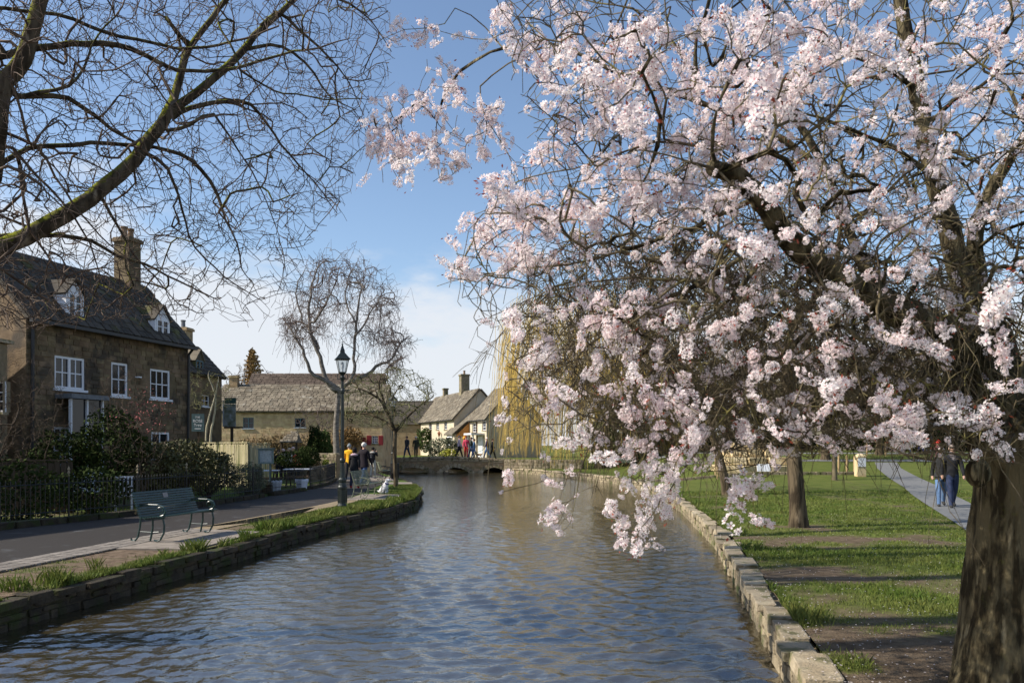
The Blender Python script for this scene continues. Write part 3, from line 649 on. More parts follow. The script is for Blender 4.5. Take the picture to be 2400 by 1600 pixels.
# --- left house: two dormers, three upper windows
A1 = Vector((.273, .962, 0)); LO = Vector((-13.97, 22.9, 0)); fcl = Facade(LO, A1, Vector((.962, -.273, 0)))
hl = [fcl.rect(128, 199, 836, 912), fcl.rect(261, 300, 850, 928), fcl.rect(352, 399, 866, 935), fcl.rect(355, 398, 1012, 1078), fcl.rect(126, 190, 1000, 1085)]
lh, li = house('stone_cottage', 'tall honey stone cottage in shade with two roof dormers and white windows', 'cottage', LO, A1, 7.0, 3.9, 5.5, 7.62, mw=m_cots_shaded, mroof=m_slate_dark, holes=hl, tiles=.27, tlimit=300)
stones_on(lh, fcl, 7.0, .0, 5.45, hl, m_cots_shaded)
for i, h in enumerate(hl): window(lh, fcl, h, nx=(4, 2, 3, 2, 4)[i], nz=2 if i != 4 else 3, casements=(2, 1, 1, 1, 2)[i], recess=.03, fw=.075, bw=.035, sill=m_white)
b = MB(); tA, _ = fcl.tz(135, 930); tB, zA = fcl.tz(213, 930); b.obox(fcl.pt(tA - .1, zA - .12, .62), A1 * (tB - tA + .2), Z3 * .14, -fcl.n * .62); b.build('bay_roof', m_lead, lh)
b = MB(); b.obox(fcl.pt(tA, .3, .5), A1 * (tB - tA), Z3 * .6, -fcl.n * .5)
for q in (0, .5, 1): b.obox(fcl.pt(tA + (tB - tA - .05) * q, .9, .5), A1 * .05, Z3 * (zA - 1.03), -fcl.n * .09)
b.obox(fcl.pt(tA + .01, .9, .43), A1 * (tB - tA - .02), Z3 * (zA - 1.03), -fcl.n * .01, mi=1); b.build('bay_window', [m_white, m_glass], lh)
b = MB(); g0, gz = fcl.tz(70, 735)
b.obox(fcl.pt(-.1, 5.28, .36), A1 * 7.2, Z3 * .10, -fcl.n * .13); b.build('gutter', m_iron, lh)
for tt in (.12, 6.9):
    b = MB(); b.tube([fcl.pt(tt, 5.3, .3), fcl.pt(tt, 5.1, .12), fcl.pt(tt, .05, .08)], .05, 8); b.build('drainpipe', m_iron, lh)
def dormer(parent, inf, u0, u1, vt, vb, mcheek, mroof, mfr):
    fc = inf['fc']; tm = fc.tz((u0 + u1) / 2, vb)[0]
    y_out = -.06; F2 = Facade(fc.pt(0, 0, y_out), fc.a, fc.n); t0, t1, z0, z1 = F2.rect(u0, u1, vt + (vb - vt) * .36, vb); t0, t1 = t0 + .05, t1 - .05; w = t1 - t0; apex = z1 + w * .75
    b = MB(); n = fc.n; dep = 1.5
    wall_holes(b, F2, 0, 0, 0, [])
    b.obox(F2.pt(t0 - .07, z0 - .02, 0), fc.a * .07, Z3 * (z1 - z0), -n * dep); b.obox(F2.pt(t1, z0 - .02, 0), fc.a * .07, Z3 * (z1 - z0), -n * dep)
    b.prism([F2.pt(t0 - .07, z1, -.01), F2.pt(t1 + .07, z1, -.01), F2.pt((t0 + t1) / 2, apex, -.01)], -n * dep)
    d = b.build('dormer', mcheek, parent)
    r = MB(); mid = (t0 + t1) / 2
    for sgn in (-1, 1):
        e = F2.pt(mid + sgn * (w / 2 + .11), z1 - .06, .05); top = F2.pt(mid, apex + .04, .10); r.obox(e, top - e, -n * (dep + .2), ((top - e).cross(-n) * sgn).normalized() * -.05 if sgn < 0 else ((top - e).cross(n)).normalized() * .05)
    r.build('dormer_roof', mroof, d)
    window(parent, F2, (t0, t1, z0, z1), nx=2, nz=3, casements=2, recess=-.02, fw=.06, bw=.028, mf=mfr, sill=m_lead)
dormer(lh, li, 156, 195, 655, 748, m_white, m_slate_dark, m_white)
dormer(lh, li, 364, 397, 722, 797, m_white, m_slate_dark, m_white)
rp = li['ridge'](6.15); chimney(lh, (rp.x, rp.y), .60, .66, 7.2, 9.35, A1, m_cots_shaded, pots=2)
# lamp bracket and wall plaque on the shaded front
b = MB(); p = fcl.pt(*fcl.tz(322, 884), .03); b.lathe((p.x, p.y, p.z), [(.12, -.02), (.12, .02)], 12); b.build('wall_plaque', m_white, lh)
# lower stone wing against the near gable, and the neighbour whose roof shades the footpath (just out of frame)
wg = thing('stone_wing', 'low flat topped stone wing against the near gable of the tall cottage', 'outbuilding', (-17, 21.9, 0))
fw_ = Facade((-20.5, 22.1, 0), (1, -.08, 0), (-.08, -1, 0)); hw = [fw_.rect(-34, 6, 893, 965)]
b = MB(); wall_holes(b, fw_, 6.15, 0, 4.62, hw); b.obox(fw_.pt(0, 0, -.35), fw_.a * 6.15, Z3 * 4.6, -fw_.n * .6); b.build('wall', m_mortar, wg)
stones_on(wg, fw_, 6.15, 0, 4.6, hw, m_cots_shaded, limit=150); window(wg, fw_, hw[0], 2, 3, mf=m_white, sill=m_coping)
b = MB(); b.obox(fw_.pt(-.1, 4.62, .1), fw_.a * 6.35, Z3 * .1, -fw_.n * 1.2); b.build('parapet', m_coping, wg)
hn = [(2.5, 3.5, 1.0, 2.3), (7.5, 8.5, 1.0, 2.3), (2.5, 3.5, 3.6, 4.8), (7.5, 8.5, 3.6, 4.8), (12, 13, 1, 2.3), (12, 13, 3.6, 4.8)]
nb, ni = house('stone_house', 'large stone house beyond the left edge that shades the near footpath', 'house', (-21.7, 1.0), A1, 15.5, 5.0, 6.2, 9.5, mw=m_cots, mroof=m_slate_dark, holes=hn)
for h in hn: window(nb, ni['fc'], h, 2, 2, sill=m_coping)
# --- second house beyond it, with the small dormer
A2 = Vector((.15, .989, 0)); O2 = Vector((-16.35, 35.07, 0)); fc2 = Facade(O2, A2, Vector((.989, -.15, 0)))
h2 = [fc2.rect(473, 493, 925, 952)]
rh, ri = house('gabled_house', 'dark roofed house with a small casement dormer and square chimney behind the cottage', 'house', O2, A2, 7.0, 2.7, 5.35, 6.75, mw=m_cots_shaded, mroof=m_slate_dark, holes=h2, tiles=.27, tlimit=120)
window(rh, fc2, h2[0], 2, 2, sill=m_white); dormer(rh, ri, 458, 477, 828, 874, m_slate_dark, m_slate, m_bluegrey)
rp = ri['ridge'](5.6); chimney(rh, (rp.x, rp.y), .62, .7, 6.3, 7.75, A2, m_cots, pots=1, mp_=m_lead)
# --- long building across the view and the higher roof behind it
fcF = Facade((-19.6, 52, 0), (1, 0, 0), (0, -1, 0))
hF = [fcF.rect(569.6, 594.6, 978, 1003.4), fcF.rect(691, 716, 979.6, 1001), fcF.rect(872, 886, 1021, 1039), fcF.rect(846, 858, 1024, 1062)]
m_tan = mat('tan_block', (.40, .285, .15), (.54, .41, .235), scale=3, bump=.8, bscale=26, var=.16, hue=.01)
fb_, fi = house('long_stone_house', 'long low stone house with lichened slate roof and small casement windows', 'house', (-19.6, 52), (1, 0, 0), 11.15, 5.2, 3.98, 5.75, mw=mat('tan_stone', (.42, .30, .16), (.54, .41, .24), scale=3, bump=.8, bscale=16, c3=(.22, .16, .09), s3=1.2, t3=.6), mroof=m_slate, holes=hF, tiles=.30, tlimit=300)
window(fb_, fcF, hF[0], 2, 2, mf=m_bluegrey, casements=2, fw=.045, sill=m_greyframe, recess=.04); window(fb_, fcF, hF[1], 2, 2, mf=m_bluegrey, casements=2, fw=.045, sill=m_greyframe, recess=.04)
window(fb_, fcF, hF[2], 3, 4, mf=m_white, fw=.04, bw=.03, sill=m_coping)
stones_on(fb_, fcF, 11.15, 1.6, 3.95, hF, m_tan, ch=.16, lo=.25, hi=.6, limit=200, proud=.012)
b = MB(); t0, t1, z0, z1 = hF[3]; b.obox(fcF.pt(t0, 0, -.06), fcF.a * (t1 - t0), Z3 * z1, -fcF.n * .05); b.build('door', m_red, fb_)
for t0, t1, z0, z1 in ((hF[2][0] - .34, hF[2][0] - .04, hF[2][2], hF[2][3] + .02), (hF[2][1] + .04, hF[2][1] + .34, hF[2][2], hF[2][3] + .02)):
    b = MB(); b.obox(fcF.pt(t0, z0 - .1, .05), fcF.a * (t1 - t0), Z3 * (z1 - z0 + .1), -fcF.n * .04)
    for q in range(5): b.obox(fcF.pt(t0 + .04, z0 + .0 + q * (z1 - z0) / 5, .06), fcF.a * (t1 - t0 - .08), Z3 * .06, -fcF.n * .02)
    b.build('shutter', m_red, fb_)
f2_, f2i = house('brown_roofed_house', 'higher house with long brown tiled roof behind the long stone house', 'house', (-19.5, 57.8), (1, 0, 0), 9.8, 4.6, 4.9, 6.95, mw=m_cots, mroof=m_browntile, tiles=.26, tlimit=300)
b = MB(); b.obox((-19.62, 57.7, 4.3), (.16, 0, 0), (0, 2.2, 2.35), (0, 0, .3)); b.build('verge_board', m_white, f2_)
chimney(fb_, (-19.0, 54.5), .55, .5, 5.3, 6.5, (1, 0, 0), m_cots, pots=0)
b = MB(); b.tube([(-18.3, 54.4, 5.6), (-18.3, 54.4, 6.9)], .025, 6)
for q in range(4): b.tube([(-18.6 + .06 * q, 54.4, 6.85 - .25 * q), (-18.0 - .06 * q, 54.4, 6.85 - .25 * q)], .02, 5)
b.build('aerial', m_greyframe, fb_)
# --- pale cottages across the bridge
AC = Vector((.36, -.93, 0)); OC = Vector((-11.42, 92.8, .6))
fcC = Facade(OC, AC, Vector((-.933, -.36, 0)))
hC = [fcC.rect(1005, 1012, 990, 1006), fcC.rect(1022, 1029, 988, 1006), fcC.rect(1041, 1048, 986, 1006), fcC.rect(971, 992, 1010, 1052)]
def house_r(*k, **kw): return house(*k, **kw)
# body lies to the right of the front here, so the front runs from the near end to the far end
OCn = OC + AC.normalized() * 15.9; AC2 = -AC.normalized()
class Mirror: pass
def house_mirror(name, label, O, a, L, Wd, ez, rz, z0, mw, mroof, holes_px, tiles, tlimit, cols, mf=None):
    """gabled cottage whose front faces the left of the picture"""
    a = Vector(a).normalized(); n = Vector((a.y, -a.x, 0)); n = n if n.x < 0 else -n
    fc = Facade(O, a, n); t = thing(name, label, 'cottage', tuple(O)); bd = -n; h = Wd / 2
    holes = [fc.rect(*q) for q in holes_px]; holes = [(min(q[0], q[1]), max(q[0], q[1]), max(q[2], z0 + .02), q[3]) for q in holes]
    mb = MB(); wall_holes(mb, fc, L, z0, ez, holes)
    for tt in (0.0, L):
        p = [fc.pt(tt, z0), fc.pt(tt, z0, -Wd), fc.pt(tt, ez, -Wd), fc.pt(tt, rz - .08, -h), fc.pt(tt, ez)]; mb.add([tuple(q) for q in p], [tuple(range(5))])
    mb.quad(fc.pt(0, z0, -Wd), fc.pt(L, z0, -Wd), fc.pt(L, ez, -Wd), fc.pt(0, ez, -Wd)); mb.build('wall', mw, t)
    rise = rz - ez; sl_ = math.hypot(h, rise); up = (bd * h + Z3 * rise) / sl_; nn = (n * rise + Z3 * h) / sl_; up2 = (n * h + Z3 * rise) / sl_; n2 = (bd * rise + Z3 * h) / sl_
    rb = MB(); e0 = fc.pt(-.15, ez) - up * .25; rb.obox(e0, a * (L + .3), up * (sl_ + .25), nn * .12); rb.obox(fc.pt(-.15, ez, -Wd) - up2 * .25, a * (L + .3), up2 * (sl_ + .25), n2 * .12)
    ro = rb.build('roof', mroof, t)
    if tiles: slates(ro, e0 + nn * .12, a, L + .3, up, sl_ + .25, nn, mroof, ch=tiles, lo=.3, hi=.7, limit=tlimit)
    for i, q in enumerate(holes):
        if cols[i]: window(t, fc, q, cols[i][0], cols[i][1], mf=mf or m_white, fw=.06, bw=.04, sill=m_coping)
        else:
            b = MB(); b.obox(fc.pt(q[0], q[2], -.06), a * (q[1] - q[0]), Z3 * (q[3] - q[2]), -n * .05); b.build('door', m_brown, t)
    b = MB(); b.obox(fc.pt(-.1, ez - .16, .30), a * (L + .2), Z3 * .09, -n * .11); b.build('gutter', m_iron, t)
    b = MB(); b.tube([fc.pt(L * .52, ez - .1, .25), fc.pt(L * .52, ez - .3, .07), fc.pt(L * .52, z0, .06)], .05, 6); b.build('drainpipe', m_brown, t)
    return t, fc, (lambda tt: fc.pt(tt, rz, -h))
ct, cfc, crd = house_mirror('pale_cottage', 'sunlit pale cottage with steep mossy slate roof just beyond the bridge', OCn, AC2, 15.9, 5.44, 4.35, 7.27, .6, m_render, m_slate, [(1005, 1012, 990, 1006), (1022, 1029, 988, 1006), (1041, 1048, 986, 1006), (971, 992, 1010, 1046)], .34, 300, [(2, 3), (2, 3), (2, 3), None])
rp = crd(5.2); chimney(ct, (rp.x, rp.y), .8, .9, 6.8, 9.2, AC2, m_wallstone, pots=1); rp = crd(12.2); chimney(ct, (rp.x, rp.y), .5, .5, 6.9, 8.2, AC2, m_wallstone, pots=0)
OB = Vector((-2.3, 72, .6))
c2, c2fc, c2rd = house_mirror('pale_cottage', 'second pale cottage half behind the willow with white porch and orange hung gable', OB, AC2, 5.0, 5.4, 4.15, 7.1, .6, m_render, m_slate, [(1107, 1117, 992, 1012), (1130, 1139, 985, 1008)], .34, 160, [(2, 3), (2, 3)])
rp = c2rd(1.2); chimney(c2, (rp.x, rp.y), .8, .8, 6.6, 9.0, AC2, m_cots, pots=2, mp_=m_terr)
# its low front wing with the catslide roof, bay window and white porch
fw2 = Facade(c2fc.pt(5.0, .6), AC2, c2fc.n); n = c2fc.n
b = MB(); b.obox(fw2.pt(0, .6, 1.5), AC2 * 2.6, Z3 * 2.2, -n * 4.0); b.build('wing_wall', m_render, c2)
b = MB(); e = fw2.pt(-.12, 2.72, 1.75); b.obox(e, AC2 * 2.9, (fw2.pt(-.12, 5.6, -1.6) - e), Z3 * .12); b.build('wing_roof', m_slate, c2)
b = MB(); b.prism([fw2.pt(-.02, 2.6, 1.45), fw2.pt(-.02, 2.6, -1.4), fw2.pt(-.02, 5.3, -1.4)], -AC2 * .06); b.build('hung_tiles', m_orange, c2)
b = MB(); b.obox(fw2.pt(.5, 1.75, 1.62), AC2 * 1.7, Z3 * .85, -n * .12); o = b.build('bay_window', m_white, c2)
for i in range(4): b = MB(); b.obox(fw2.pt(.58 + .40 * i, 1.85, 1.65), AC2 * .34, Z3 * .65, -n * .03); b.build('pane', m_glass, o)
p0 = c2fc.pt(1.2, .6, 0)
b = MB(); b.obox(c2fc.pt(.7, .6, 1.1), AC2 * .14, Z3 * 2.1, -n * .14); b.obox(c2fc.pt(2.3, .6, 1.1), AC2 * .14, Z3 * 2.1, -n * .14); b.obox(c2fc.pt(.5, 2.7, 1.3), AC2 * 2.2, Z3 * .16, -n * 1.3); b.obox(c2fc.pt(.9, .6, .06), AC2 * 1.3, Z3 * 2.0, -n * .05)
for i in range(5): b.obox(c2fc.pt(.98 + i * .25, .7, .09), AC2 * .17, Z3 * 1.75, -n * .04)
b.build('porch', m_white, c2)
lk, _ = house('linking_house', 'dark slate roofed house between the long stone house and pale cottage', 'house', (-16.4, 90), (1, 0, 0), 7.6, 5.0, 4.2, 6.75, z0=.5, mw=m_cots, mroof=m_slate_dark)

# --- road bridge with flat arches
BR = thing('stone_bridge', 'low stone footbridge with flat arches crossing the river', 'bridge', (-4.5, 61.5, -.4))
xs = np.linspace(-12.4, 1.6, 57)
def deck(x): return .80 - .0125 * (x + 5.5) ** 2 * .55
def y_front(x): return 60.6
arch = [(-7.6, 1.75), (-4.3, 1.35), (-1.35, 1.2)]
def soffit(x):
    z = -.6
    for c, w in arch:
        if abs(x - c) < w: z = max(z, -.60 + .64 * (1 - ((x - c) / w) ** 2) + .02)
    return z
b = MB()
for y, flip in ((60.6, False), (63.0, True)):
    for i in range(len(xs) - 1):
        x0, x1 = xs[i], xs[i + 1]; q = [(x0, y, soffit(x0)), (x1, y, soffit(x1)), (x1, y, deck(x1) - .02), (x0, y, deck(x0) - .02)]; b.quad(*(q[::-1] if flip else q))
for i in range(len(xs) - 1):
    x0, x1 = xs[i], xs[i + 1]; b.quad((x0, 63, soffit(x0)), (x1, 63, soffit(x1)), (x1, 60.6, soffit(x1)), (x0, 60.6, soffit(x0)))
b.build('arch_wall', m_mortar, BR)
b = MB()
for i in range(len(xs) - 1):
    x0, x1 = xs[i], xs[i + 1]; b.quad((x0, 60.6, deck(x0)), (x1, 60.6, deck(x1)), (x1, 63, deck(x1)), (x0, 63, deck(x0)))
b.build('deck', m_road, BR)
it = []; x = -12.4
while x < 1.5:
    l = random.uniform(.7, 1.2); xm = x + l / 2; sl0 = deck(x + l) - deck(x); e = Vector((l - .02, 0, sl0))
    for yy in (60.62, 62.98): it.append((Vector((xm, yy, deck(xm) + .0)), e, Vector((0, .36, 0)), Vector((0, 0, .15))))
    it.append((Vector((xm, 60.62, deck(xm) - .155)), e, Vector((0, .18, 0)), Vector((0, 0, .14)))); x += l
pieces('coping_slab', it, m_coping, BR, tilt=.004)
it = []
for c, w in arch:
    for k in range(15):
        th = math.pi * (k + .5) / 15; cx = c + (w + .10) * math.cos(th); cz = -.58 + .64 * (1 - math.cos(th) ** 2) + .15 * math.sin(th)
        if cz < -.5: continue
        r = Vector((math.cos(th) * 1.0, 0, .62 * math.sin(th) + .12)).normalized(); tg = Vector((-r.z, 0, r.x)); it.append((Vector((cx, 60.60, cz)), r * .34, tg * (w * math.pi / 15 * .82), Vector((0, .07, 0))))
pieces('arch_stone', it, m_coping, BR, tilt=.01)
it = []
for zc in np.arange(-.34, .60, .125):
    x = -12.4
    while x < 1.5:
        l = random.uniform(.25, .6); xm = x + l / 2
        if soffit(xm) + .22 < zc and soffit(x) + .2 < zc and soffit(x + l) + .2 < zc and zc < deck(xm) - .26: it.append((Vector((xm, 60.60, zc)), Vector((l - .02, 0, 0)), Vector((0, random.uniform(.03, .06), 0)), Vector((0, 0, .112))))
        x += l
pieces('stone', it, m_cots, BR, tilt=.01, limit=300)
# --- garden walls
def rubble_wall(name, label, p, q, h, th, m, z0=0.0, limit=200, ch=.15, cop=True):
    p, q = Vector((*p, z0)), Vector((*q, z0)); a = (q - p).normalized(); L = (q - p).length; n = Vector((a.y, -a.x, 0)); n = n if n.y < 0 else -n
    w = thing(name, label, 'wall', tuple(p)); fc = Facade(p, a, n); b = MB(); b.obox(fc.pt(0, z0 - .1, -.01), a * L, Z3 * (h + .08), -n * (th - .02)); b.build('core', m_mortar, w)
    stones_on(w, fc, L, z0, z0 + h - .04, [], m, ch=ch, lo=.15, hi=.42, limit=limit, proud=.03)
    if cop:
        it = []; t = 0
        while t < L: l = random.uniform(.3, .6); it.append((fc.pt(t + l / 2, z0 + h + .03, -th / 2), a * (l - .015), -n * (th + .08), Z3 * random.uniform(.08, .12))); t += l
        pieces('coping_stone', it, m_coping, w, tilt=.02)
    return w
rubble_wall('garden_wall', 'lit rubble stone wall ending at the footpath by the pub garden railing', (-11.3, 40.6), (-8.72, 39.6), 1.28, .38, m_wallstone)
rubble_wall('garden_wall', 'weathered stone wall behind the photographer by the bridge end', (-13.6, 66.5), (-9.9, 65.0), 1.15, .4, m_wallstone, z0=.55, ch=.18)
rubble_wall('bank_wall', 'sunlit low stone bank wall under the willow beside the bridge', (-.6, 60.45), (5.2, 58.6), 1.05, .4, m_coping, z0=-.45, ch=.2)
# ------------------------------------------------------------------ trees
class Tree:
    """a skeleton of nodes: limbs are laid by hand, twigs grow to reach scattered points"""
    def __init__(s, cap=120000):
        s.p = np.zeros((cap, 3)); s.par = np.full(cap, -1, int); s.r = np.zeros(cap); s.d = np.zeros((cap, 3)); s.n = 0; s.rough = True
    def node(s, p, par, r=0.0):
        i = s.n; s.p[i] = p; s.par[i] = par; s.r[i] = r
        if par >= 0:
            d = s.p[i] - s.p[par]; s.d[i] = d / (np.linalg.norm(d) + 1e-9)
        else: s.d[i] = (0, 0, 1)
        s.n += 1; return i
    def limb(s, pts, rad, ds=.25, par=None, wig=0.0):
        """smooth polyline with radii; starts at the nearest existing node unless it is the trunk"""
        pts = np.array([tuple(q) for q in pts], float); rad = np.asarray(rad, float)
        d = np.concatenate([[0], np.cumsum(np.linalg.norm(np.diff(pts, axis=0), axis=1))]); n = max(2, int(d[-1] / ds) + 1); t = np.linspace(0, d[-1], n)
        # Catmull-Rom through the points
        ext = np.vstack([2 * pts[0] - pts[1], pts, 2 * pts[-1] - pts[-2]]); out = []
        for q in t:
            k = min(np.searchsorted(d, q, 'right') - 1, len(pts) - 2); u = (q - d[k]) / max(1e-9, d[k + 1] - d[k]); p0, p1, p2, p3 = ext[k:k + 4]
            out.append(.5 * ((2 * p1) + (p2 - p0) * u + (2 * p0 - 5 * p1 + 4 * p2 - p3) * u * u + (3 * p1 - p0 - 3 * p2 + p3) * u ** 3))
        out = np.array(out); rr = np.interp(t, d, rad)
        if wig: out[1:] += np.cumsum(rng.normal(0, wig, (n - 1, 3)), 0) * np.sin(np.linspace(0, math.pi, n - 1))[:, None] + rng.normal(0, wig * .5, (n - 1, 3))
        last = -1
        if par is None and s.n: last = int(np.argmin(((s.p[:s.n] - out[0]) ** 2).sum(1)))
        elif par is not None: last = par
        ids = []
        for q, r in zip(out, rr): last = s.node(q, last, r); ids.append(last)
        return ids
    def grow(s, att, ds=.12, droop=.15, jit=.02, follow=.55, maxlen=None, r_min_attach=0.0, back=0.0, taper_to=None):
        """grow a twig from the nearest node to every point; returns the tip node of each"""
        att = np.asarray(att, float)
        m0 = s.n
        d0 = np.array([((s.p[:m0:3] - q) ** 2).sum(1).min() for q in att]); tips = []
        for q in att[np.argsort(d0)]:
            P_ = s.p[:s.n]; v = q - P_; L2 = (v * v).sum(1)
            if back: L2 = L2 * (1 + back * (1 - (v * s.d[:s.n]).sum(1) / (np.sqrt(L2) + 1e-9)))
            k = int(np.argmin(L2)); a = s.p[k]; L = np.linalg.norm(q - a)
            if L < 1e-4: continue
            if maxlen and L > maxlen: continue
            m = max(2, int(L / ds)); t = np.linspace(0, 1, m + 1)[1:, None]; T0 = s.d[k] * L * follow * 1.4; T1 = (q - a) * (1 - follow * .4) + np.array([0, 0, -droop * L * 2.2])
            h = (2 * t ** 3 - 3 * t ** 2 + 1) * a + (t ** 3 - 2 * t ** 2 + t) * T0 + (-2 * t ** 3 + 3 * t ** 2) * q + (t ** 3 - t ** 2) * T1
            h[:-1] += rng.normal(0, jit, (m - 1 + 0, 3)) * np.minimum(1, L)
            last = k
            for pp in h: last = s.node(pp, last)
            tips.append(last)
        return tips
    def spurs(s, nodes, lmin, lmax, up=.0, seg=2, jit=.3, ang=.9):
        """short side shoots"""
        tips = []
        for k in nodes:
            d = s.d[k]; v = rng.normal(0, 1, 3); v -= d * v.dot(d); v /= np.linalg.norm(v) + 1e-9; w = d * (1 - ang * .6) + v * ang + np.array([0, 0, up]); w /= np.linalg.norm(w); L = rng.uniform(lmin, lmax); last = k; p = s.p[k].copy()
            for j in range(seg):
                w = w + rng.normal(0, jit * .5, 3); w /= np.linalg.norm(w); p = p + w * L / seg; last = s.node(p, last)
            tips.append(last)
        return tips
    def radii(s, r_tip, e=2.3, cap=None):
        n = s.n; acc = np.zeros(n); hand = s.r[:n] > 0
        for i in range(n - 1, -1, -1):
            r = max(acc[i] ** (1 / e) if acc[i] > 0 else 0, r_tip)
            if s.r[i] > 0: r = s.r[i]                        # hand-laid limbs keep their own girth
            elif cap: r = min(r, cap)
            s.r[i] = r; p = s.par[i]
            if p >= 0: acc[p] += r ** e
        for i in range(n):                                   # a shoot is never thicker than what carries it
            p = s.par[i]
            if p >= 0 and not hand[i] and s.r[i] > s.r[p]: s.r[i] = max(s.r[p] * .97, r_tip * .8)
    def chains(s):
        n = s.n; main = np.full(n, -1)
        for i in range(n):
            p = s.par[i]
            if p >= 0 and (main[p] < 0 or s.r[i] > s.r[main[p]]): main[p] = i
        out = []
        for i in range(n):
            p = s.par[i]
            if p < 0 or main[p] != i:
                c = [i] if p < 0 else [p, i]; j = main[i]
                while j >= 0: c.append(j); j = main[j]
                out.append(c)
        return out
    def tubes(s, sel, kf, start_small=True):
        """mesh arrays for all chains for which sel(max radius) holds"""
        V, Q, n0 = [], [], 0
        for c in s.chains():
            r = s.r[c].copy()
            if len(c) < 2: continue
            if s.par[c[0]] >= 0 or len(c) > 1 and s.par[c[1]] == c[0] and c[0] != 0: r[0] = min(r[0], r[1] * 1.15)
            if not sel(r.max()): continue
            k = kf(r.max()); m = len(c)
            if r.max() > .13 and s.rough:                       # ridged bark and root flare on stout stems
                k = 40; v = ring_tube(s.p[c], r, k).reshape(m, k, 3); cen = s.p[c][:, None, :]; th = np.arange(k)[None, :] * 6.283 / k; sl = np.concatenate([[0], np.cumsum(np.linalg.norm(np.diff(s.p[c], axis=0), axis=1))])[:, None]
                f = .055 * np.abs(np.sin(th * 7 + 1.3 * np.sin(sl * 3.1) + sl * .8)) + .05 * np.sin(th * 3 + sl * 2.3) + .035 * np.abs(np.sin(th * 13 - sl * 2.7 + 2 * np.sin(sl * 5))) + rng.normal(0, .010, (m, k)) + .11 * np.clip(np.sin(th * 5 + .7), -.3, 1) * np.exp(-np.maximum(0, s.p[c][:, 2:3] - s.p[0, 2]) / .28)
                v = cen + (v - cen) * (1 + f[..., None] * np.minimum(1, r[:, None, None] / .16)); V.append(v.reshape(-1, 3))
            else: V.append(ring_tube(s.p[c], r, k))
            i = (np.arange(m - 1)[:, None] * k + np.arange(k)[None, :]).ravel(); j = (np.arange(m - 1)[:, None] * k + (np.arange(k)[None, :] + 1) % k).ravel()
            Q.append(np.stack([i, j, j + k, i + k], 1) + n0); n0 += m * k
        return (np.vstack(V), np.vstack(Q)) if V else (np.zeros((0, 3)), np.zeros((0, 4), int))
    def build(s, root, thick, m_wood, m_twig, trunk='trunk', twigs='twigs', kthick=9, bumpy=0.0):
        off = np.array(wloc(root))
        v, q = s.tubes(lambda r: r >= thick, lambda r: kthick if r > .06 else 6)
        if len(v):
            if bumpy: v = v + rng.normal(0, bumpy, v.shape) * 1.0
            link(trunk, npmesh(trunk, v - off, quad=q, mats=m_wood, smooth=True), root)
        v, q = s.tubes(lambda r: r < thick, lambda r: 4 if r > .008 else 3)
        if len(v): link(twigs, npmesh(twigs, v - off, quad=q, mats=m_twig, smooth=True), root, 'stuff')
def LM(*pts):
    """limb traced on the photograph: (x, y, depth, width) in 2352-pixel units -> points and radii"""
    return [D(x, y, Y) for x, y, Y, w in pts], [w * 1.0204 / 2 / F * Y for x, y, Y, w in pts]
def inpoly(x, y, poly):
    c = np.zeros(len(x), bool); n = len(poly)
    for i in range(n):
        x1, y1 = poly[i]; x2, y2 = poly[(i + 1) % n]
        c ^= ((y1 > y) != (y2 > y)) & (x < (x2 - x1) * (y - y1) / (y2 - y1 + 1e-9) + x1)
    return c
def scatter(poly, n, depth, dens=None):
    """points inside a picture polygon at given depths (dens: relative density by pixel)"""
    xs_ = [p[0] for p in poly]; ys_ = [p[1] for p in poly]; out = []
    while len(out) < n:
        x = rng.uniform(min(xs_), max(xs_), 4000); y = rng.uniform(min(ys_), max(ys_), 4000); k = inpoly(x, y, poly)
        if dens is not None: k &= rng.random(4000) < dens(x, y)
        for a, b in zip(x[k], y[k]): out.append(tuple(D(a, b, depth(a, b))))
    return np.array(out[:n])

# --- big bare tree on the left, its trunk just outside the frame
bt = thing('bare_tree', 'huge bare tree leaning in from the left with mossy limb and drooping twigs', 'tree', (-6.3, 8.2, 0))
T = Tree(260000)
T.limb([(-6.3, 8.2, -.1), (-6.3, 8.2, .5), (-6.25, 8.2, 1.6), (-6.2, 8.2, 2.9)], [.50, .38, .33, .31], .3)
def TL(*p, wig=.008): pts, r = LM(*p); r = [q * .62 for q in r]; return T.limb(pts, r, .16, wig=wig)
TL((-150, 640, 8.25, 68), (-60, 608, 8.3, 66), (0, 572, 8.4, 64), (60, 545, 8.5, 62), (120, 510, 8.6, 60), (180, 478, 8.8, 57), (240, 430, 9, 54), (300, 378, 9.2, 50), (345, 320, 9.4, 46), (378, 275, 9.6, 43), (396, 236, 9.7, 36))
TL((396, 236, 9.7, 32), (408, 195, 9.8, 29), (424, 125, 9.9, 25), (438, 95, 10, 22), (480, 45, 10, 20), (525, -5, 10.1, 18), (560, -70, 10.2, 15))
TL((390, 260, 9.7, 34), (420, 235, 9.8, 32), (450, 214, 9.9, 30), (500, 168, 10.1, 28), (556, 117, 10.3, 26), (590, 68, 10.4, 23), (650, 22, 10.6, 19), (700, -25, 10.8, 15), (760, -80, 11, 12))
TL((-200, 640, 8.2, 80), (-90, 500, 8.2, 74), (-20, 430, 8.2, 72), (5, 330, 8.2, 66), (20, 210, 8.25, 62), (62, 150, 8.3, 60), (82, 80, 8.35, 56), (104, 0, 8.4, 50), (140, -120, 8.5, 42))
TL((-40, 140, 8.4, 30), (0, 130, 8.6, 28), (80, 110, 8.8, 26), (170, 97, 9, 24), (250, 98, 9.2, 22), (310, 113, 9.3, 20), (370, 148, 9.4, 16), (430, 160, 9.5, 14), (540, 155, 9.8, 12), (640, 125, 10, 9), (720, 110, 10.2, 7), (800, 90, 10.5, 4))
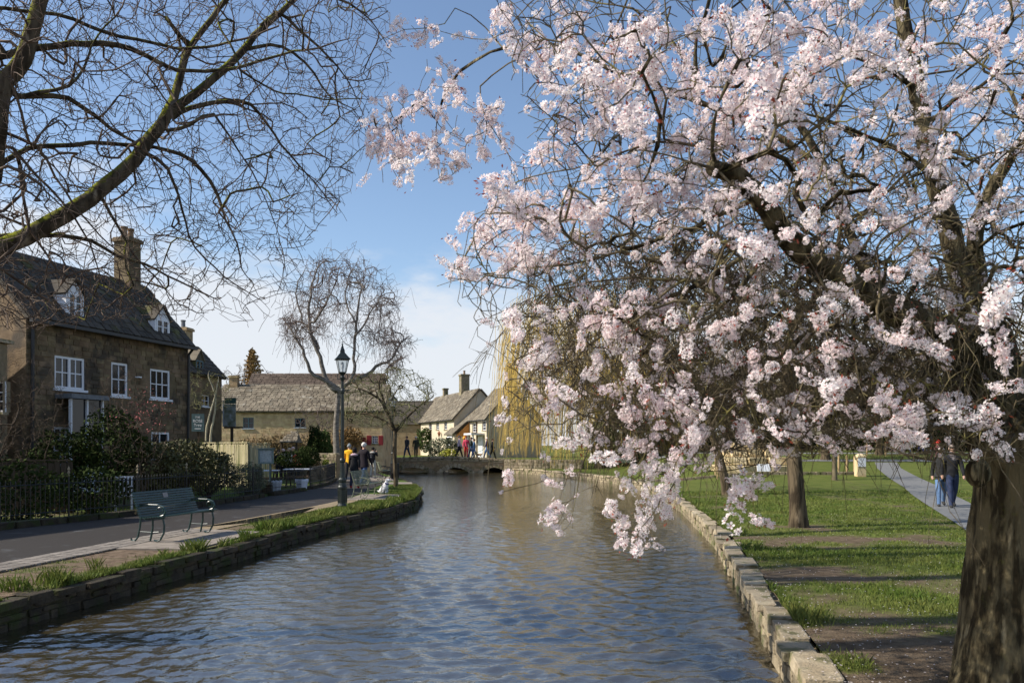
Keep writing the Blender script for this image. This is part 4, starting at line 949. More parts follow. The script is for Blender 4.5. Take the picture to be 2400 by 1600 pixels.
TL((-60, 20, 8.4, 16), (0, 18, 8.4, 15), (50, 25, 8.5, 14), (150, 40, 8.6, 14), (210, 62, 8.8, 14), (280, 85, 9, 13), (340, 95, 9.2, 12), (400, 108, 9.4, 11), (470, 105, 9.6, 10), (560, 85, 9.8, 8), (640, 60, 10, 6))
TL((40, 222, 8.4, 24), (120, 220, 8.6, 20), (170, 235, 8.8, 17), (220, 275, 9, 15), (270, 310, 9.2, 12), (325, 335, 9.4, 9))
TL((50, 222, 8.4, 16), (100, 210, 8.5, 14), (150, 200, 8.6, 12), (190, 170, 8.8, 10), (215, 130, 8.9, 9), (235, 85, 9, 7), (285, 20, 9.2, 6), (300, -40, 9.3, 5))
TL((-40, 400, 8.4, 24), (0, 380, 8.6, 22), (60, 345, 8.8, 20), (110, 338, 9, 18), (200, 335, 9.2, 16), (300, 336, 9.4, 14), (350, 342, 9.5, 13), (400, 355, 9.7, 15), (435, 368, 9.8, 15), (470, 400, 10, 14), (500, 450, 10.1, 12), (520, 510, 10.2, 10), (545, 560, 10.4, 7), (555, 615, 10.6, 5))
TL((398, 270, 9.7, 20), (430, 250, 9.9, 18), (480, 238, 10, 16), (545, 232, 10.2, 14), (582, 245, 10.3, 13), (620, 290, 10.6, 10), (655, 345, 10.7, 9), (690, 385, 10.8, 7), (730, 430, 11, 5), (775, 490, 11.2, 3.5))
TL((560, 115, 10.3, 14), (640, 105, 10.5, 11), (705, 150, 10.6, 9), (760, 225, 10.8, 6), (810, 250, 11, 4), (840, 300, 11, 3))
TL((-20, 545, 8.4, 22), (60, 540, 8.6, 18), (130, 542, 8.8, 16), (200, 550, 9, 14), (260, 580, 9.3, 12), (330, 608, 9.6, 10), (420, 650, 10, 7), (500, 688, 10.3, 4))
TL((600, 60, 10.4, 15), (640, 30, 10.6, 14), (690, 75, 10.7, 11), (740, 115, 10.8, 9), (800, 185, 11, 6), (835, 265, 11.2, 3.5))
TL((690, -20, 10.8, 12), (760, -10, 11, 11), (840, 35, 11.3, 7), (900, 120, 11.6, 3.5))
TL((385, 300, 9.7, 16), (430, 290, 9.9, 13), (480, 262, 10, 11), (505, 290, 10.1, 9), (540, 350, 10.2, 7), (600, 450, 10.4, 5), (640, 540, 10.6, 3.5))
TL((30, 340, 8.4, 12), (80, 400, 8.5, 10), (150, 470, 8.6, 8), (210, 560, 8.7, 6), (240, 660, 8.8, 4))
TL((40, 360, 8.5, 14), (55, 430, 8.4, 13), (75, 520, 8.4, 11), (110, 580, 8.5, 8), (150, 650, 8.6, 6))
TL((0, 300, 8.3, 14), (90, 340, 8.4, 11), (120, 400, 8.5, 9), (175, 480, 8.6, 7), (230, 540, 8.7, 5))
TL((220, 430, 9, 14), (270, 520, 9.2, 10), (310, 590, 9.4, 8), (360, 640, 9.6, 6), (400, 690, 9.8, 4))
TL((330, 350, 9.4, 16), (380, 380, 9.6, 13), (420, 470, 9.8, 9), (450, 560, 10, 7), (520, 640, 10.2, 5), (600, 690, 10.4, 3))
TL((380, 40, 9.6, 14), (395, 60, 9.6, 13), (410, 80, 9.8, 12), (438, 100, 10, 13))
T.limb([(-6.2, 8.2, 2.9), (-7.2, 7.4, 5), (-8.3, 6.8, 8)], [.26, .2, .14], .3); T.limb([(-6.2, 8.2, 2.9), (-6.0, 7.4, 5), (-5.2, 6.4, 8.0), (-4.6, 5.8, 10.5)], [.24, .2, .14, .08], .3)
# the crown above the frame: it throws the long bands of shade across river and lawn
T.limb([(-8.3, 6.8, 8.0), (-9.2, 8.6, 8.8), (-9.6, 11, 9.6), (-9.6, 14, 10.2)], [.15, .14, .12, .08], .3, wig=.02)
T.limb([(-8.3, 6.8, 8.0), (-9.0, 5.4, 8.8), (-9.3, 3.2, 9.2)], [.15, .13, .10], .3, wig=.02)
for y0, z0, r_, x1 in ((13.6, 10.1, .14, -1.8), (11.5, 9.6, .16, -2.2), (10.4, 9.4, .13, -2.6), (8.6, 8.9, .16, -3.0), (6.3, 8.7, .17, -3.8), (5.3, 8.9, .16, -4.2), (3.5, 9.1, .13, -4.2)):
    ya, yb = rng.uniform(-.4, .6), rng.uniform(-.3, 1.0)
    T.limb([(-9.4, y0 - .7, z0 - .1), (-7.4, y0 - .4, z0 + .2), (-5.4, y0 + ya, z0 + .35), (x1 - .6, y0 + yb, z0 + .5), (x1 + .7, y0 + yb + .3, z0 + .3)], [r_, r_, r_ * .95, r_ * .7, r_ * .25], .25, wig=.03)
n_low = T.n
polyA = [(-120, -90), (880, -90), (915, 130), (880, 230), (850, 330), (790, 480), (700, 580), (700, 690), (610, 740), (520, 740), (330, 730), (0, 770), (-120, 720)]
densA = lambda x, y: np.clip(1.15 - .55 * (y > 560) * (x > 380) - .1 * (y > 560) - .5 * (x > 830) + .0 * x, 0, 1)
T.grow(scatter(polyA, 650, lambda x, y: 8.6 + 2.6 * np.clip(x / 900, 0, 1) + rng.normal(0, .65)), ds=.14, droop=.12, jit=.012, follow=.42, back=.8)
tips = T.grow(scatter(polyA, 7200, lambda x, y: 8.4 + 2.8 * np.clip(x / 900, 0, 1) + rng.normal(0, .75), densA), ds=.10, droop=.10, jit=.009, follow=.34, back=.9, maxlen=1.6)
sel = [k for k in range(T.n) if T.r[k] == 0 and rng.random() < .20]
T.spurs(sel, .05, .22, seg=2)
T.grow(np.stack([rng.uniform(-9, -.5, 420), rng.uniform(3, 14.5, 420), rng.uniform(9.6, 13.5, 420)], 1), ds=.25, droop=.1, jit=.03, follow=.6, back=.7)
T.radii(.0029, e=2.6, cap=.028); T.build(bt, .024, m_bark_l, m_twig_l, kthick=12)

# --- generic bare tree for the park and the far skyline
def bare_tree(name, label, base, h, spread, n, seed, m_wood, m_twig, r0=.18, tip=.008, lean=(0, 0), fork=.35, droop=.05, group=None, upright=1.0, thick=.03, ctr=.62, shape=(1, 1, .42)):
    global rng
    keep, rng = rng, np.random.default_rng(seed); t = thing(name, label, 'tree', tuple(base), group=group); T = Tree(60000); B = np.array(tuple(base)); hf = h * fork; T.rough = base[1] < 30
    top = B + np.array([lean[0], lean[1], hf])
    T.limb([B + (0, 0, -.15), B + np.array([lean[0] * .1, lean[1] * .1, .12 * hf]), B + np.array([lean[0] * .45, lean[1] * .45, hf * .5]), top], [r0 * 1.5, r0 * 1.1, r0 * .95, r0 * .85], max(.2, h / 40))
    nl = 6
    for i in range(nl):
        a = i * 6.283 / nl + rng.uniform(-.4, .4); e = rng.uniform(.35, 1.0); st = top - (0, 0, rng.uniform(0, .25) * hf); ex = spread * .75 * (1.15 - e * .55)
        mid = st + np.array([math.cos(a) * ex * .45, math.sin(a) * ex * .45, (h - hf) * .35 * e * upright]); end = st + np.array([math.cos(a) * ex, math.sin(a) * ex, (h - hf) * .85 * e * upright])
        T.limb([st, mid, end], [r0 * .55, r0 * .36, r0 * .14], max(.2, h / 40), wig=h * .006)
    c = B + np.array([lean[0] * 1.2, lean[1] * 1.2, h * ctr]); out = []
    while len(out) < n:
        v = rng.normal(0, 1, 3); v /= np.linalg.norm(v); q = c + v * np.array([spread * shape[0], spread * shape[1], h * shape[2]]) * rng.random() ** .45
        if q[2] > B[2] + hf * .75: out.append(q)
    T.grow(np.array(out[:n // 5]), ds=h / 40, droop=droop, jit=h * .004, follow=.55, back=.8); T.grow(np.array(out[n // 5:]), ds=h / 45, droop=droop, jit=h * .003, follow=.5, back=.9)
    T.spurs([k for k in range(T.n) if T.r[k] == 0 and rng.random() < .2], h * .01, h * .035); T.radii(tip, e=2.3, cap=r0 * .3); T.build(t, thick, m_wood, m_twig); rng = keep; return t
# leafy clumps: many small leaf faces through a volume
def leaves(name, centre, rad, n, size, m, parent, shell=.55, flat=0.0, fn=None, droop=0.0, seed=None):
    v = rng.normal(0, 1, (n, 3)); v /= np.linalg.norm(v, axis=1, keepdims=True); rr = shell + (1 - shell) * rng.random(n) ** .6
    lump = 1 + .16 * np.sin(v[:, 0] * 5 + centre[0] * 3) * np.cos(v[:, 1] * 4 + centre[1]) + .12 * np.sin(v[:, 2] * 7 + centre[0])
    p = v * (rr * lump)[:, None] * np.array(rad) + np.array(centre)
    if fn is not None: p = p[fn(p)]; n = len(p)
    a = rng.normal(0, 1, (n, 3)); a[:, 2] -= droop; a /= np.linalg.norm(a, axis=1, keepdims=True); b = np.cross(a, rng.normal(0, 1, (n, 3))); b /= np.linalg.norm(b, axis=1, keepdims=True) + 1e-9
    s = (size * rng.uniform(.6, 1.3, n))[:, None]
    V = np.stack([p - b * s * .28, p + a * s * .5, p + b * s * .28, p - a * s * .5], 1).reshape(-1, 3) - np.array(wloc(parent))
    return link(name, npmesh(name, V, quad=np.arange(4 * n).reshape(-1, 4), mats=m), parent, 'stuff')
def bush(name, label, c, rad, n, size, m, group=None, stems=True, cat='shrub', flowers=None):
    t = thing(name, label, cat, (c[0], c[1], max(0, c[2] - rad[2])), group=group); leaves('foliage', c, rad, n, size, m, t)
    b = MB(); z0 = max(0, c[2] - rad[2]) - .1
    for i in range(6):
        a = i * 1.05; b.tube([(c[0] + .04 * math.cos(a), c[1] + .04 * math.sin(a), z0), (c[0] + rad[0] * .3 * math.cos(a), c[1] + rad[1] * .3 * math.sin(a), c[2]), (c[0] + rad[0] * .62 * math.cos(a), c[1] + rad[1] * .62 * math.sin(a), c[2] + rad[2] * .5)], [.022, .014, .006], 5)
    b.build('stem', m_brown, t)
    if flowers: leaves('flower', c, [q * 1.03 for q in rad], flowers[1], flowers[2], flowers[0], t, shell=.9)
    return t

# weeping birch behind the lamp post
Bb = np.array([-10.45, 48.0, 0]); wb = thing('weeping_birch', 'tall bare weeping birch rising behind the street lamp and long stone house', 'tree', tuple(Bb)); T = Tree(160000)
T.limb([Bb + (0, 0, -.2), Bb + (-.1, 0, 1.2), D(772, 980, 48), D(778, 900, 48)], [.27, .19, .155, .14], .5)
for pts in ([(778, 900, 48, 17), (750, 872, 48, 14), (733, 800, 48, 11), (722, 740, 48, 9), (716, 700, 48, 8), (722, 640, 48, 5), (735, 600, 48, 3)],
            [(780, 895, 48, 15), (720, 855, 47.6, 11), (700, 820, 47.5, 9), (690, 790, 47.4, 8), (665, 755, 47.4, 5), (650, 730, 47.4, 3)],
            [(780, 900, 48, 15), (810, 860, 48.3, 11), (815, 800, 48.4, 9), (816, 740, 48.4, 8), (820, 690, 48.4, 6), (836, 640, 48.4, 4)],
            [(800, 880, 48, 14), (845, 855, 48.6, 11), (870, 830, 48.7, 9), (895, 820, 48.8, 7), (915, 790, 48.9, 5), (940, 770, 49, 3)],
            [(815, 770, 48.4, 8), (838, 750, 48.8, 6), (850, 720, 49, 5), (880, 690, 49, 3)], [(722, 740, 48, 8), (745, 700, 47.6, 6), (770, 650, 47.4, 4), (780, 610, 47.2, 2.5)],
            [(733, 800, 48, 7), (700, 730, 48.8, 6), (690, 670, 49, 4), (700, 620, 49, 2.5)], [(816, 740, 48.4, 6), (790, 690, 48.9, 5), (800, 640, 49, 3)]): p_, r_ = LM(*pts); T.limb(p_, [q * .72 for q in r_], .4, wig=.05)
lobes = [(742, 625, 34), (800, 618, 32), (852, 655, 34), (705, 680, 32), (886, 705, 26), (918, 790, 24), (770, 690, 40), (832, 745, 38), (690, 765, 30), (725, 735, 34), (880, 770, 26), (668, 740, 18), (905, 835, 18)]
def lobe_pts(n, dv):
    o = []
    while len(o) < n:
        x, y, r = lobes[int(rng.integers(len(lobes)))]; a, b_ = rng.normal(x, r * .75), rng.normal(y, r * .75)
        if b_ < 870: o.append(tuple(D(a, b_, 48 + rng.normal(0, dv))))
    return np.array(o)
T.grow(lobe_pts(380, 1.3), ds=.4, droop=.02, jit=.06, follow=.6, back=.8)
tp = T.grow(lobe_pts(2300, 1.6), ds=.3, droop=.05, jit=.03, follow=.32, back=.9)
T.spurs([k for k in range(T.n) if T.r[k] == 0 and rng.random() < .25], .15, .5, seg=2)
for k in tp:
    if rng.random() < .30:
        p = T.p[k].copy(); last = k; L = rng.uniform(.3, 1.7); w = rng.normal(0, .07, 2)
        for j in range(5): p = p + np.array([w[0] + rng.normal(0, .05), w[1] + rng.normal(0, .05), -L / 5]); last = T.node(p, last)
T.radii(.0078, e=2.6, cap=.06); T.build(wb, .06, m_birch, m_birchtwig)

# willow on the far bank
Wb = np.array([7.0, 60.5, 0.1]); wl = thing('weeping_willow', 'yellow weeping willow hanging over the river beside the stone bridge', 'tree', tuple(Wb)); T = Tree(260000)
T.limb([Wb + (0, 0, -.3), Wb + (-.15, 0, 1.5), Wb + (-.5, 0, 3.4)], [.75, .55, .5], .5)
for i in range(13):
    a = i * .483 + 1.2; e = rng.uniform(.6, 1.05); st = Wb + (-.4, 0, 3.0); T.limb([st, st + np.array([math.cos(a) * 2.0, math.sin(a) * 1.5, 4.5 * e]), st + np.array([math.cos(a) * 4.4 - .6, math.sin(a) * 3.0, 8.6 * e])], [.26, .16, .05], .5, wig=.05)
pW = [(1150, 790), (1160, 720), (1205, 668), (1290, 650), (1450, 640), (1540, 720), (1540, 900), (1155, 900)]
tp = T.grow(scatter(pW, 900, lambda x, y: 60 + rng.normal(0, 1.9)), ds=.5, droop=.2, jit=.06, follow=.6, back=.6); T.radii(.016, e=2.5, cap=.09)
T.build(wl, .07, m_bark_p, m_willow)
V, Q = [], []; n0 = 0
for k in tp:
    for j in range(int(rng.integers(0, 4))):
        p = T.p[k] + rng.normal(0, .34, 3); L = min(p[2] + .05, rng.uniform(3.5, 10.5)); zb = .75 if p[0] < 3.2 else .25
        L = min(L, p[2] - rng.uniform(.0, 1.2) - zb + (.9 if rng.random() < .12 else 0)); L = max(L, .8); m = 9; t = np.linspace(0, 1, m); w = rng.normal(0, .16, 2); out = (T.p[k] - Wb) * np.array([.07, .07, 0])
        pts = p + np.stack([w[0] * t + out[0] * np.sqrt(t) + rng.normal(0, .02, m), w[1] * t + out[1] * np.sqrt(t), -L * t], 1); rr = np.linspace(.017, .010, m)
        V.append(ring_tube(pts, rr, 3)); i = (np.arange(m - 1)[:, None] * 3 + np.arange(3)[None, :]).ravel(); jj = (np.arange(m - 1)[:, None] * 3 + (np.arange(3)[None, :] + 1) % 3).ravel(); Q.append(np.stack([i, jj, jj + 3, i + 3], 1) + n0); n0 += 3 * m
link('hanging_shoots', npmesh('hanging_shoots', np.vstack(V) - Wb, quad=np.vstack(Q), mats=m_willow), wl, 'stuff')
# ------------------------------------------------------------------ blossoming cherry plum on the right
CB = np.array([3.61, 5.62, 0.0])
ch = thing('cherry_tree', 'old cherry plum in pale pink blossom hanging over the river from the right', 'tree', tuple(CB)); T = Tree(320000)
T.limb([CB + (.02, 0, -.15), CB + (0, 0, .12), CB + (-.01, 0, .55), CB + (0, 0, 1.0), CB + (.03, 0, 1.5), D(2312, 960, 5.62)], [.56, .44, .365, .325, .30, .262], .14)
def CL(*p, wig=.007, ds=.14): pts, r = LM(*p); r = [q * (.70 if max(r) > .055 else .50) for q in r]; return T.limb(pts, r, ds, wig=wig)
CL((2312, 960, 5.62, 235), (2275, 860, 5.62, 142), (2238, 755, 5.62, 102), (2216, 680, 5.64, 76), (2196, 600, 5.66, 70), (2170, 500, 5.7, 62), (2140, 400, 5.75, 56), (2115, 300, 5.8, 50), (2095, 200, 5.85, 48), (2080, 100, 5.9, 44), (2065, 0, 6, 40), (2050, -120, 6.1, 34))
CL((2300, 940, 5.62, 200), (2240, 840, 5.5, 150), (2165, 775, 5.35, 122), (2080, 720, 5.2, 100), (1985, 668, 5.0, 92), (1885, 607, 4.85, 82), (1800, 532, 4.7, 70), (1742, 452, 4.6, 60), (1695, 402, 4.55, 54), (1644, 386, 4.5, 46))
CL((2316, 940, 5.7, 150), (2300, 800, 5.9, 84), (2262, 640, 6.1, 50), (2262, 520, 6.2, 44), (2300, 420, 6.2, 36), (2360, 320, 6.2, 28), (2420, 240, 6.2, 20))
CL((2330, 960, 5.6, 100), (2420, 820, 5.5, 70), (2520, 640, 5.4, 50), (2600, 420, 5.3, 30))
CL((2030, 700, 5.1, 44), (1990, 620, 5.2, 38), (1958, 555, 5.3, 33), (1930, 478, 5.45, 29), (1905, 400, 5.55, 25), (1870, 320, 5.65, 22), (1825, 225, 5.75, 18), (1785, 110, 5.9, 14), (1760, -20, 6, 10))
CL((1905, 400, 5.55, 26), (1840, 350, 5.7, 28), (1740, 290, 5.8, 27), (1610, 240, 5.9, 25), (1500, 198, 5.95, 21), (1420, 168, 6, 18), (1330, 130, 6.05, 15), (1245, 109, 6.1, 13), (1165, 124, 6.2, 11), (1092, 160, 6.2, 10), (1042, 195, 6.3, 8), (1010, 255, 6.3, 6.5), (1000, 320, 6.3, 5))
CL((1610, 240, 5.9, 22), (1596, 170, 5.95, 20), (1600, 90, 6, 18), (1625, 0, 6, 15), (1640, -90, 6, 12))
CL((1596, 170, 5.95, 16), (1530, 80, 6, 13), (1440, 30, 6.1, 10), (1340, 10, 6.2, 8), (1250, -20, 6.2, 5))
CL((1245, 109, 6.1, 9), (1160, 150, 6.1, 8), (1098, 208, 6.1, 8), (1105, 260, 6, 6.5), (1130, 300, 6, 5), (1165, 350, 6, 4))
CL((1165, 122, 6.2, 8), (1110, 60, 6.3, 6), (1050, 20, 6.3, 6), (1010, 60, 6.3, 5), (940, 70, 6.3, 4), (890, 85, 6.3, 3))
CL((1250, -20, 6.2, 7), (1180, 40, 6.2, 6), (1120, 90, 6.2, 5), (1060, 85, 6.25, 4), (1000, 70, 6.3, 3))
CL((1742, 452, 4.6, 30), (1660, 490, 4.75, 24), (1560, 530, 4.9, 20), (1450, 565, 5, 15), (1300, 600, 5.2, 11), (1160, 618, 5.4, 8), (1060, 640, 5.5, 5), (1000, 655, 5.6, 3))
CL((1800, 532, 4.7, 30), (1700, 590, 4.7, 24), (1600, 645, 4.7, 20), (1500, 685, 4.75, 16), (1400, 738, 4.8, 13), (1330, 800, 4.85, 10), (1270, 870, 4.9, 7), (1210, 940, 5, 5))
CL((1600, 645, 4.7, 14), (1460, 640, 4.9, 11), (1320, 660, 5.1, 8), (1200, 700, 5.3, 6), (1110, 740, 5.4, 4), (1080, 798, 5.4, 2.5))
CL((1742, 452, 4.6, 24), (1690, 380, 4.7, 18), (1600, 330, 4.9, 15), (1480, 330, 5.1, 12), (1360, 370, 5.3, 9), (1240, 400, 5.4, 7), (1120, 440, 5.5, 5))
CL((1905, 615, 4.85, 30), (1880, 700, 4.7, 24), (1820, 800, 4.5, 18), (1720, 900, 4.4, 13), (1620, 1020, 4.3, 10), (1540, 1120, 4.3, 7), (1490, 1210, 4.3, 4.5))
CL((1800, 540, 4.7, 26), (1720, 640, 4.5, 20), (1620, 740, 4.4, 15), (1500, 850, 4.3, 12), (1400, 960, 4.3, 9), (1345, 1060, 4.3, 7), (1330, 1130, 4.3, 5), (1310, 1200, 4.35, 3))
CL((1985, 668, 5.0, 30), (1990, 760, 4.8, 24), (1960, 850, 4.6, 18), (1900, 930, 4.4, 13), (1840, 1010, 4.3, 9), (1780, 1080, 4.3, 6))
CL((2165, 775, 5.35, 30), (2130, 860, 5.0, 22), (2090, 930, 4.8, 16), (2070, 1000, 4.7, 11), (2100, 1060, 4.6, 7))
CL((2260, 840, 5.5, 30), (2330, 900, 5.1, 20), (2340, 980, 4.9, 13), (2300, 1060, 4.7, 8))
CL((2200, 620, 5.66, 26), (2260, 560, 5.5, 20), (2330, 520, 5.3, 15), (2420, 500, 5.2, 10))
CL((2115, 300, 5.8, 26), (2180, 240, 5.7, 20), (2260, 200, 5.6, 15), (2360, 120, 5.5, 10), (2420, 60, 5.5, 7))
CL((2095, 200, 5.85, 26), (2030, 150, 5.7, 20), (1940, 110, 5.5, 16), (1830, 60, 5.3, 12), (1740, -10, 5.2, 8))
CL((2140, 400, 5.75, 24), (2050, 340, 5.5, 19), (1950, 310, 5.3, 15), (1850, 270, 5.1, 11), (1760, 220, 4.9, 8))
CL((1990, 140, 5.6, 18), (1900, 90, 5.9, 14), (1800, 40, 6.2, 11), (1720, -30, 6.4, 8))
# bare twig tangle first, then the flowering shoots
crown = [(1120, -60), (2460, -60), (2460, 1060), (2330, 1090), (2150, 1060), (2000, 1040), (1800, 1060), (1560, 1100), (1340, 1060), (1200, 1000), (1140, 860), (1090, 740), (1010, 650), (1080, 520), (1140, 420), (1230, 330), (1190, 200)]
dtw = lambda x, y: np.clip(.35 + .75 * sm(1100, 1700, x) * sm(120, 520, y) - .25 * sm(980, 1080, y), .05, 1)
T.grow(scatter(crown, 900, lambda x, y: np.clip(5.2 + rng.normal(0, .8), 4.3, 7.6), dtw), ds=.11, droop=.12, jit=.02, follow=.55, back=.5)
T.grow(scatter(crown, 8500, lambda x, y: np.clip(5.5 + rng.normal(0, .95), 4.2, 8.0), dtw), ds=.09, droop=.16, jit=.016, follow=.45, back=.7, maxlen=1.2)
tang = [(1200, 560), (1500, 520), (1900, 560), (2240, 640), (2240, 1010), (1900, 1020), (1500, 1000), (1200, 900)]
T.grow(scatter(tang, 7000, lambda x, y: np.clip(5.8 + rng.normal(0, .9), 4.4, 8.0)), ds=.09, droop=.12, jit=.02, follow=.4, back=.5, maxlen=1.0)
n_bare = T.n
groups = [  # polygon, number of clusters, mean depth, spread, size
    ([(830, 310), (870, 215), (960, 200), (1000, 120), (1045, 180), (1080, 260), (1140, 220), (1180, 330), (1090, 370), (1040, 420), (900, 420), (830, 440)], 120, 6.2, .22, .85),
    ([(870, 70), (960, 30), (1060, 70), (1050, 100), (900, 100)], 16, 6.3, .12, .8),
    ([(1110, 10), (1200, -20), (1330, 0), (1350, 90), (1180, 130), (1110, 100)], 34, 6.0, .25, .95),
    ([(1200, 100), (1420, 60), (1640, 20), (1900, 0), (1900, 220), (1840, 270), (1640, 330), (1500, 360), (1300, 320), (1230, 200)], 120, 4.9, .55, 1.15),
    ([(1120, 420), (1240, 330), (1500, 330), (1700, 300), (1860, 260), (1700, 480), (1500, 520), (1300, 520), (1120, 540)], 110, 5.0, .45, 1.05),
    ([(1000, 640), (1060, 500), (1160, 460), (1300, 500), (1400, 560), (1300, 620), (1120, 640)], 75, 5.3, .25, .9),
    ([(1850, 0), (2400, -20), (2400, 480), (2200, 560), (1880, 480), (1780, 300)], 170, 4.7, .55, .95),
    ([(1550, 420), (1900, 420), (2250, 560), (2400, 560), (2400, 1000), (2250, 960), (1900, 900), (1650, 760), (1500, 620)], 200, 4.45, .4, .95),
    ([(1180, 700), (1500, 660), (1900, 860), (2250, 930), (2380, 1000), (2330, 1070), (2100, 1060), (1700, 1070), (1560, 1090), (1280, 1040), (1150, 980)], 230, 4.35, .33, 1.0),
    ([(1150, 1000), (1350, 1040), (1250, 1160), (1150, 1140)], 16, 4.6, .2, .9), ([(1270, 1150), (1320, 1180), (1310, 1225), (1270, 1225)], 7, 4.4, .08, .7),
    ([(1370, 1040), (1560, 1080), (1540, 1160), (1530, 1280), (1440, 1300), (1400, 1180)], 46, 4.3, .12, 1.0),
    ([(1680, 1080), (1780, 1100), (1770, 1210), (1690, 1180)], 9, 4.3, .1, .9), ([(2100, 1000), (2230, 1020), (2180, 1180), (2120, 1180)], 10, 4.3, .1, .95)]
att, size = [], {}
for gi, (poly, n, dm, dv, sz) in enumerate(groups):
    q = scatter(poly, int(n * {3: 1.5, 4: 1.3, 6: 1.0, 7: .9, 8: .82, 9: .7, 11: .55, 0: 1.35, 5: 1.1}.get(gi, .95)), lambda x, y: np.clip(dm + rng.normal(0, dv), 3.7, 7.2))
    for p in q:
        uu, vv = (U0 + p[0] / p[1] * F) / 1.0204, (V0 - (p[2] - EYE) / p[1] * F) / 1.0204
        if 2120 < uu < 2245 and 1000 < vv < 1170 and rng.random() < .93 or 1930 < uu < 2240 and 1015 < vv < 1130 and rng.random() < .75 or 1580 < uu < 1830 and 1015 < vv < 1075 and rng.random() < .6 or 1170 < uu < 1390 and 950 < vv < 1090 and rng.random() < .5: continue
        if 2170 < uu < 2330 and 560 < vv < 940 and rng.random() < .55: continue
        att.append(p); size[tuple(np.round(p, 5))] = sz * .56 * float(np.exp(rng.normal(0, .28)))
att = np.array(att)
tips = T.grow(att, ds=.085, droop=.10, jit=.014, follow=.5, back=.6)
T.spurs([k for k in range(T.n) if T.r[k] == 0 and rng.random() < .10], .03, .14, seg=2)
T.radii(.0025, e=2.65, cap=.010)
T.build(ch, .0105, m_bark_c, m_twig_c, kthick=14, bumpy=.004)
# pruning scars and rootlet burrs on the stem
b = MB(); q = D(1640, 387, 4.49); b.ball(q, (.05, .03, .05), 10, 6); b.build('burr', m_bark_c, ch, smooth=True); b = MB(); b.ball(D(2246, 1085, 5.34), (.085, .07, .10), 10, 6); b.build('burr', m_bark_c, ch, smooth=True)
V, Q = [], []; n0 = 0
for i in range(170):
    u, v = rng.uniform(2120, 2300), rng.uniform(700, 960); p = np.array(D(u, v, 5.35 + rng.uniform(-.25, .1))); m = 5; L = rng.uniform(.10, .34); t = np.linspace(0, 1, m); w = rng.normal(0, .06, 2)
    pts = p + np.stack([w[0] * t + rng.normal(0, .012, m), -.05 * t + w[1] * t, -L * t], 1); V.append(ring_tube(pts, np.linspace(.012, .004, m), 4)); ii = (np.arange(m - 1)[:, None] * 4 + np.arange(4)[None, :]).ravel(); jj = (np.arange(m - 1)[:, None] * 4 + (np.arange(4)[None, :] + 1) % 4).ravel(); Q.append(np.stack([ii, jj, jj + 4, ii + 4], 1) + n0); n0 += 4 * m
link('stem_shoots', npmesh('stem_shoots', np.vstack(V) - CB, quad=np.vstack(Q), mats=m_bark_c), ch, 'stuff')
# hanging sprays of fine shoots, attached all through the lower crown
def spray():
    V_, Q_, o_ = [], [], 0
    def tb(p0, d, L, m, r0, r1, sag):
        nonlocal o_
        t = np.linspace(0, 1, m)[:, None]; w = rng.normal(0, .06, (m, 3)).cumsum(0) * L * .35; pts = p0 + d * L * t + w * t + np.array([0, 0, -sag * L]) * t * t
        V_.append(ring_tube(pts, np.linspace(r0, r1, m), 3)); i = (np.arange(m - 1)[:, None] * 3 + np.arange(3)[None, :]).ravel(); j = (np.arange(m - 1)[:, None] * 3 + (np.arange(3)[None, :] + 1) % 3).ravel(); Q_.append(np.stack([i, j, j + 3, i + 3], 1) + o_); o_ += 3 * m; return pts
    d0 = np.array([rng.uniform(.3, .9), 0, rng.uniform(-.5, .35)]); main = tb(np.zeros(3), d0 / np.linalg.norm(d0), rng.uniform(.35, .75), 9, .0038, .0016, .75)
    for k in range(2, 9):
        for _ in range(int(rng.integers(1, 3))):
            v = rng.normal(0, .6, 3) + (main[min(k, 8)] - main[k - 1]) * 6 + np.array([0, 0, -.25]); v /= np.linalg.norm(v); tb(main[k], v, rng.uniform(.07, .30), 5, .0026, .0014, .5)
    return np.vstack(V_), np.vstack(Q_)
SP = [spray() for _ in range(12)]
pu, pv = (U0 + T.p[:n_bare, 0] / T.p[:n_bare, 1] * F) / 1.0204, (V0 - (T.p[:n_bare, 2] - EYE) / T.p[:n_bare, 1] * F) / 1.0204
low = np.where(inpoly(pu, pv, [(1250, 620), (1350, 540), (1700, 500), (2280, 560), (2330, 700), (2280, 860), (2000, 880), (1560, 930), (1320, 900), (1250, 800)]) & (T.r[:n_bare] < .03) & (T.p[:n_bare, 1] > 4.3))[0]
V, Q, o = [], [], 0
for k in rng.choice(low, 560, replace=False):
    v, q = SP[int(rng.integers(12))]; a = rng.uniform(0, 6.283); s_ = rng.uniform(.55, 1.1); c, sn = math.cos(a) * s_, math.sin(a) * s_
    V.append(np.stack([v[:, 0] * c - v[:, 1] * sn, v[:, 0] * sn + v[:, 1] * c, v[:, 2] * s_], 1) + T.p[k] - CB); Q.append(q + o); o += len(v)
link('hanging_twigs', npmesh('hanging_twigs', np.vstack(V), quad=np.vstack(Q), mats=m_twig_c, smooth=True), ch, 'stuff')
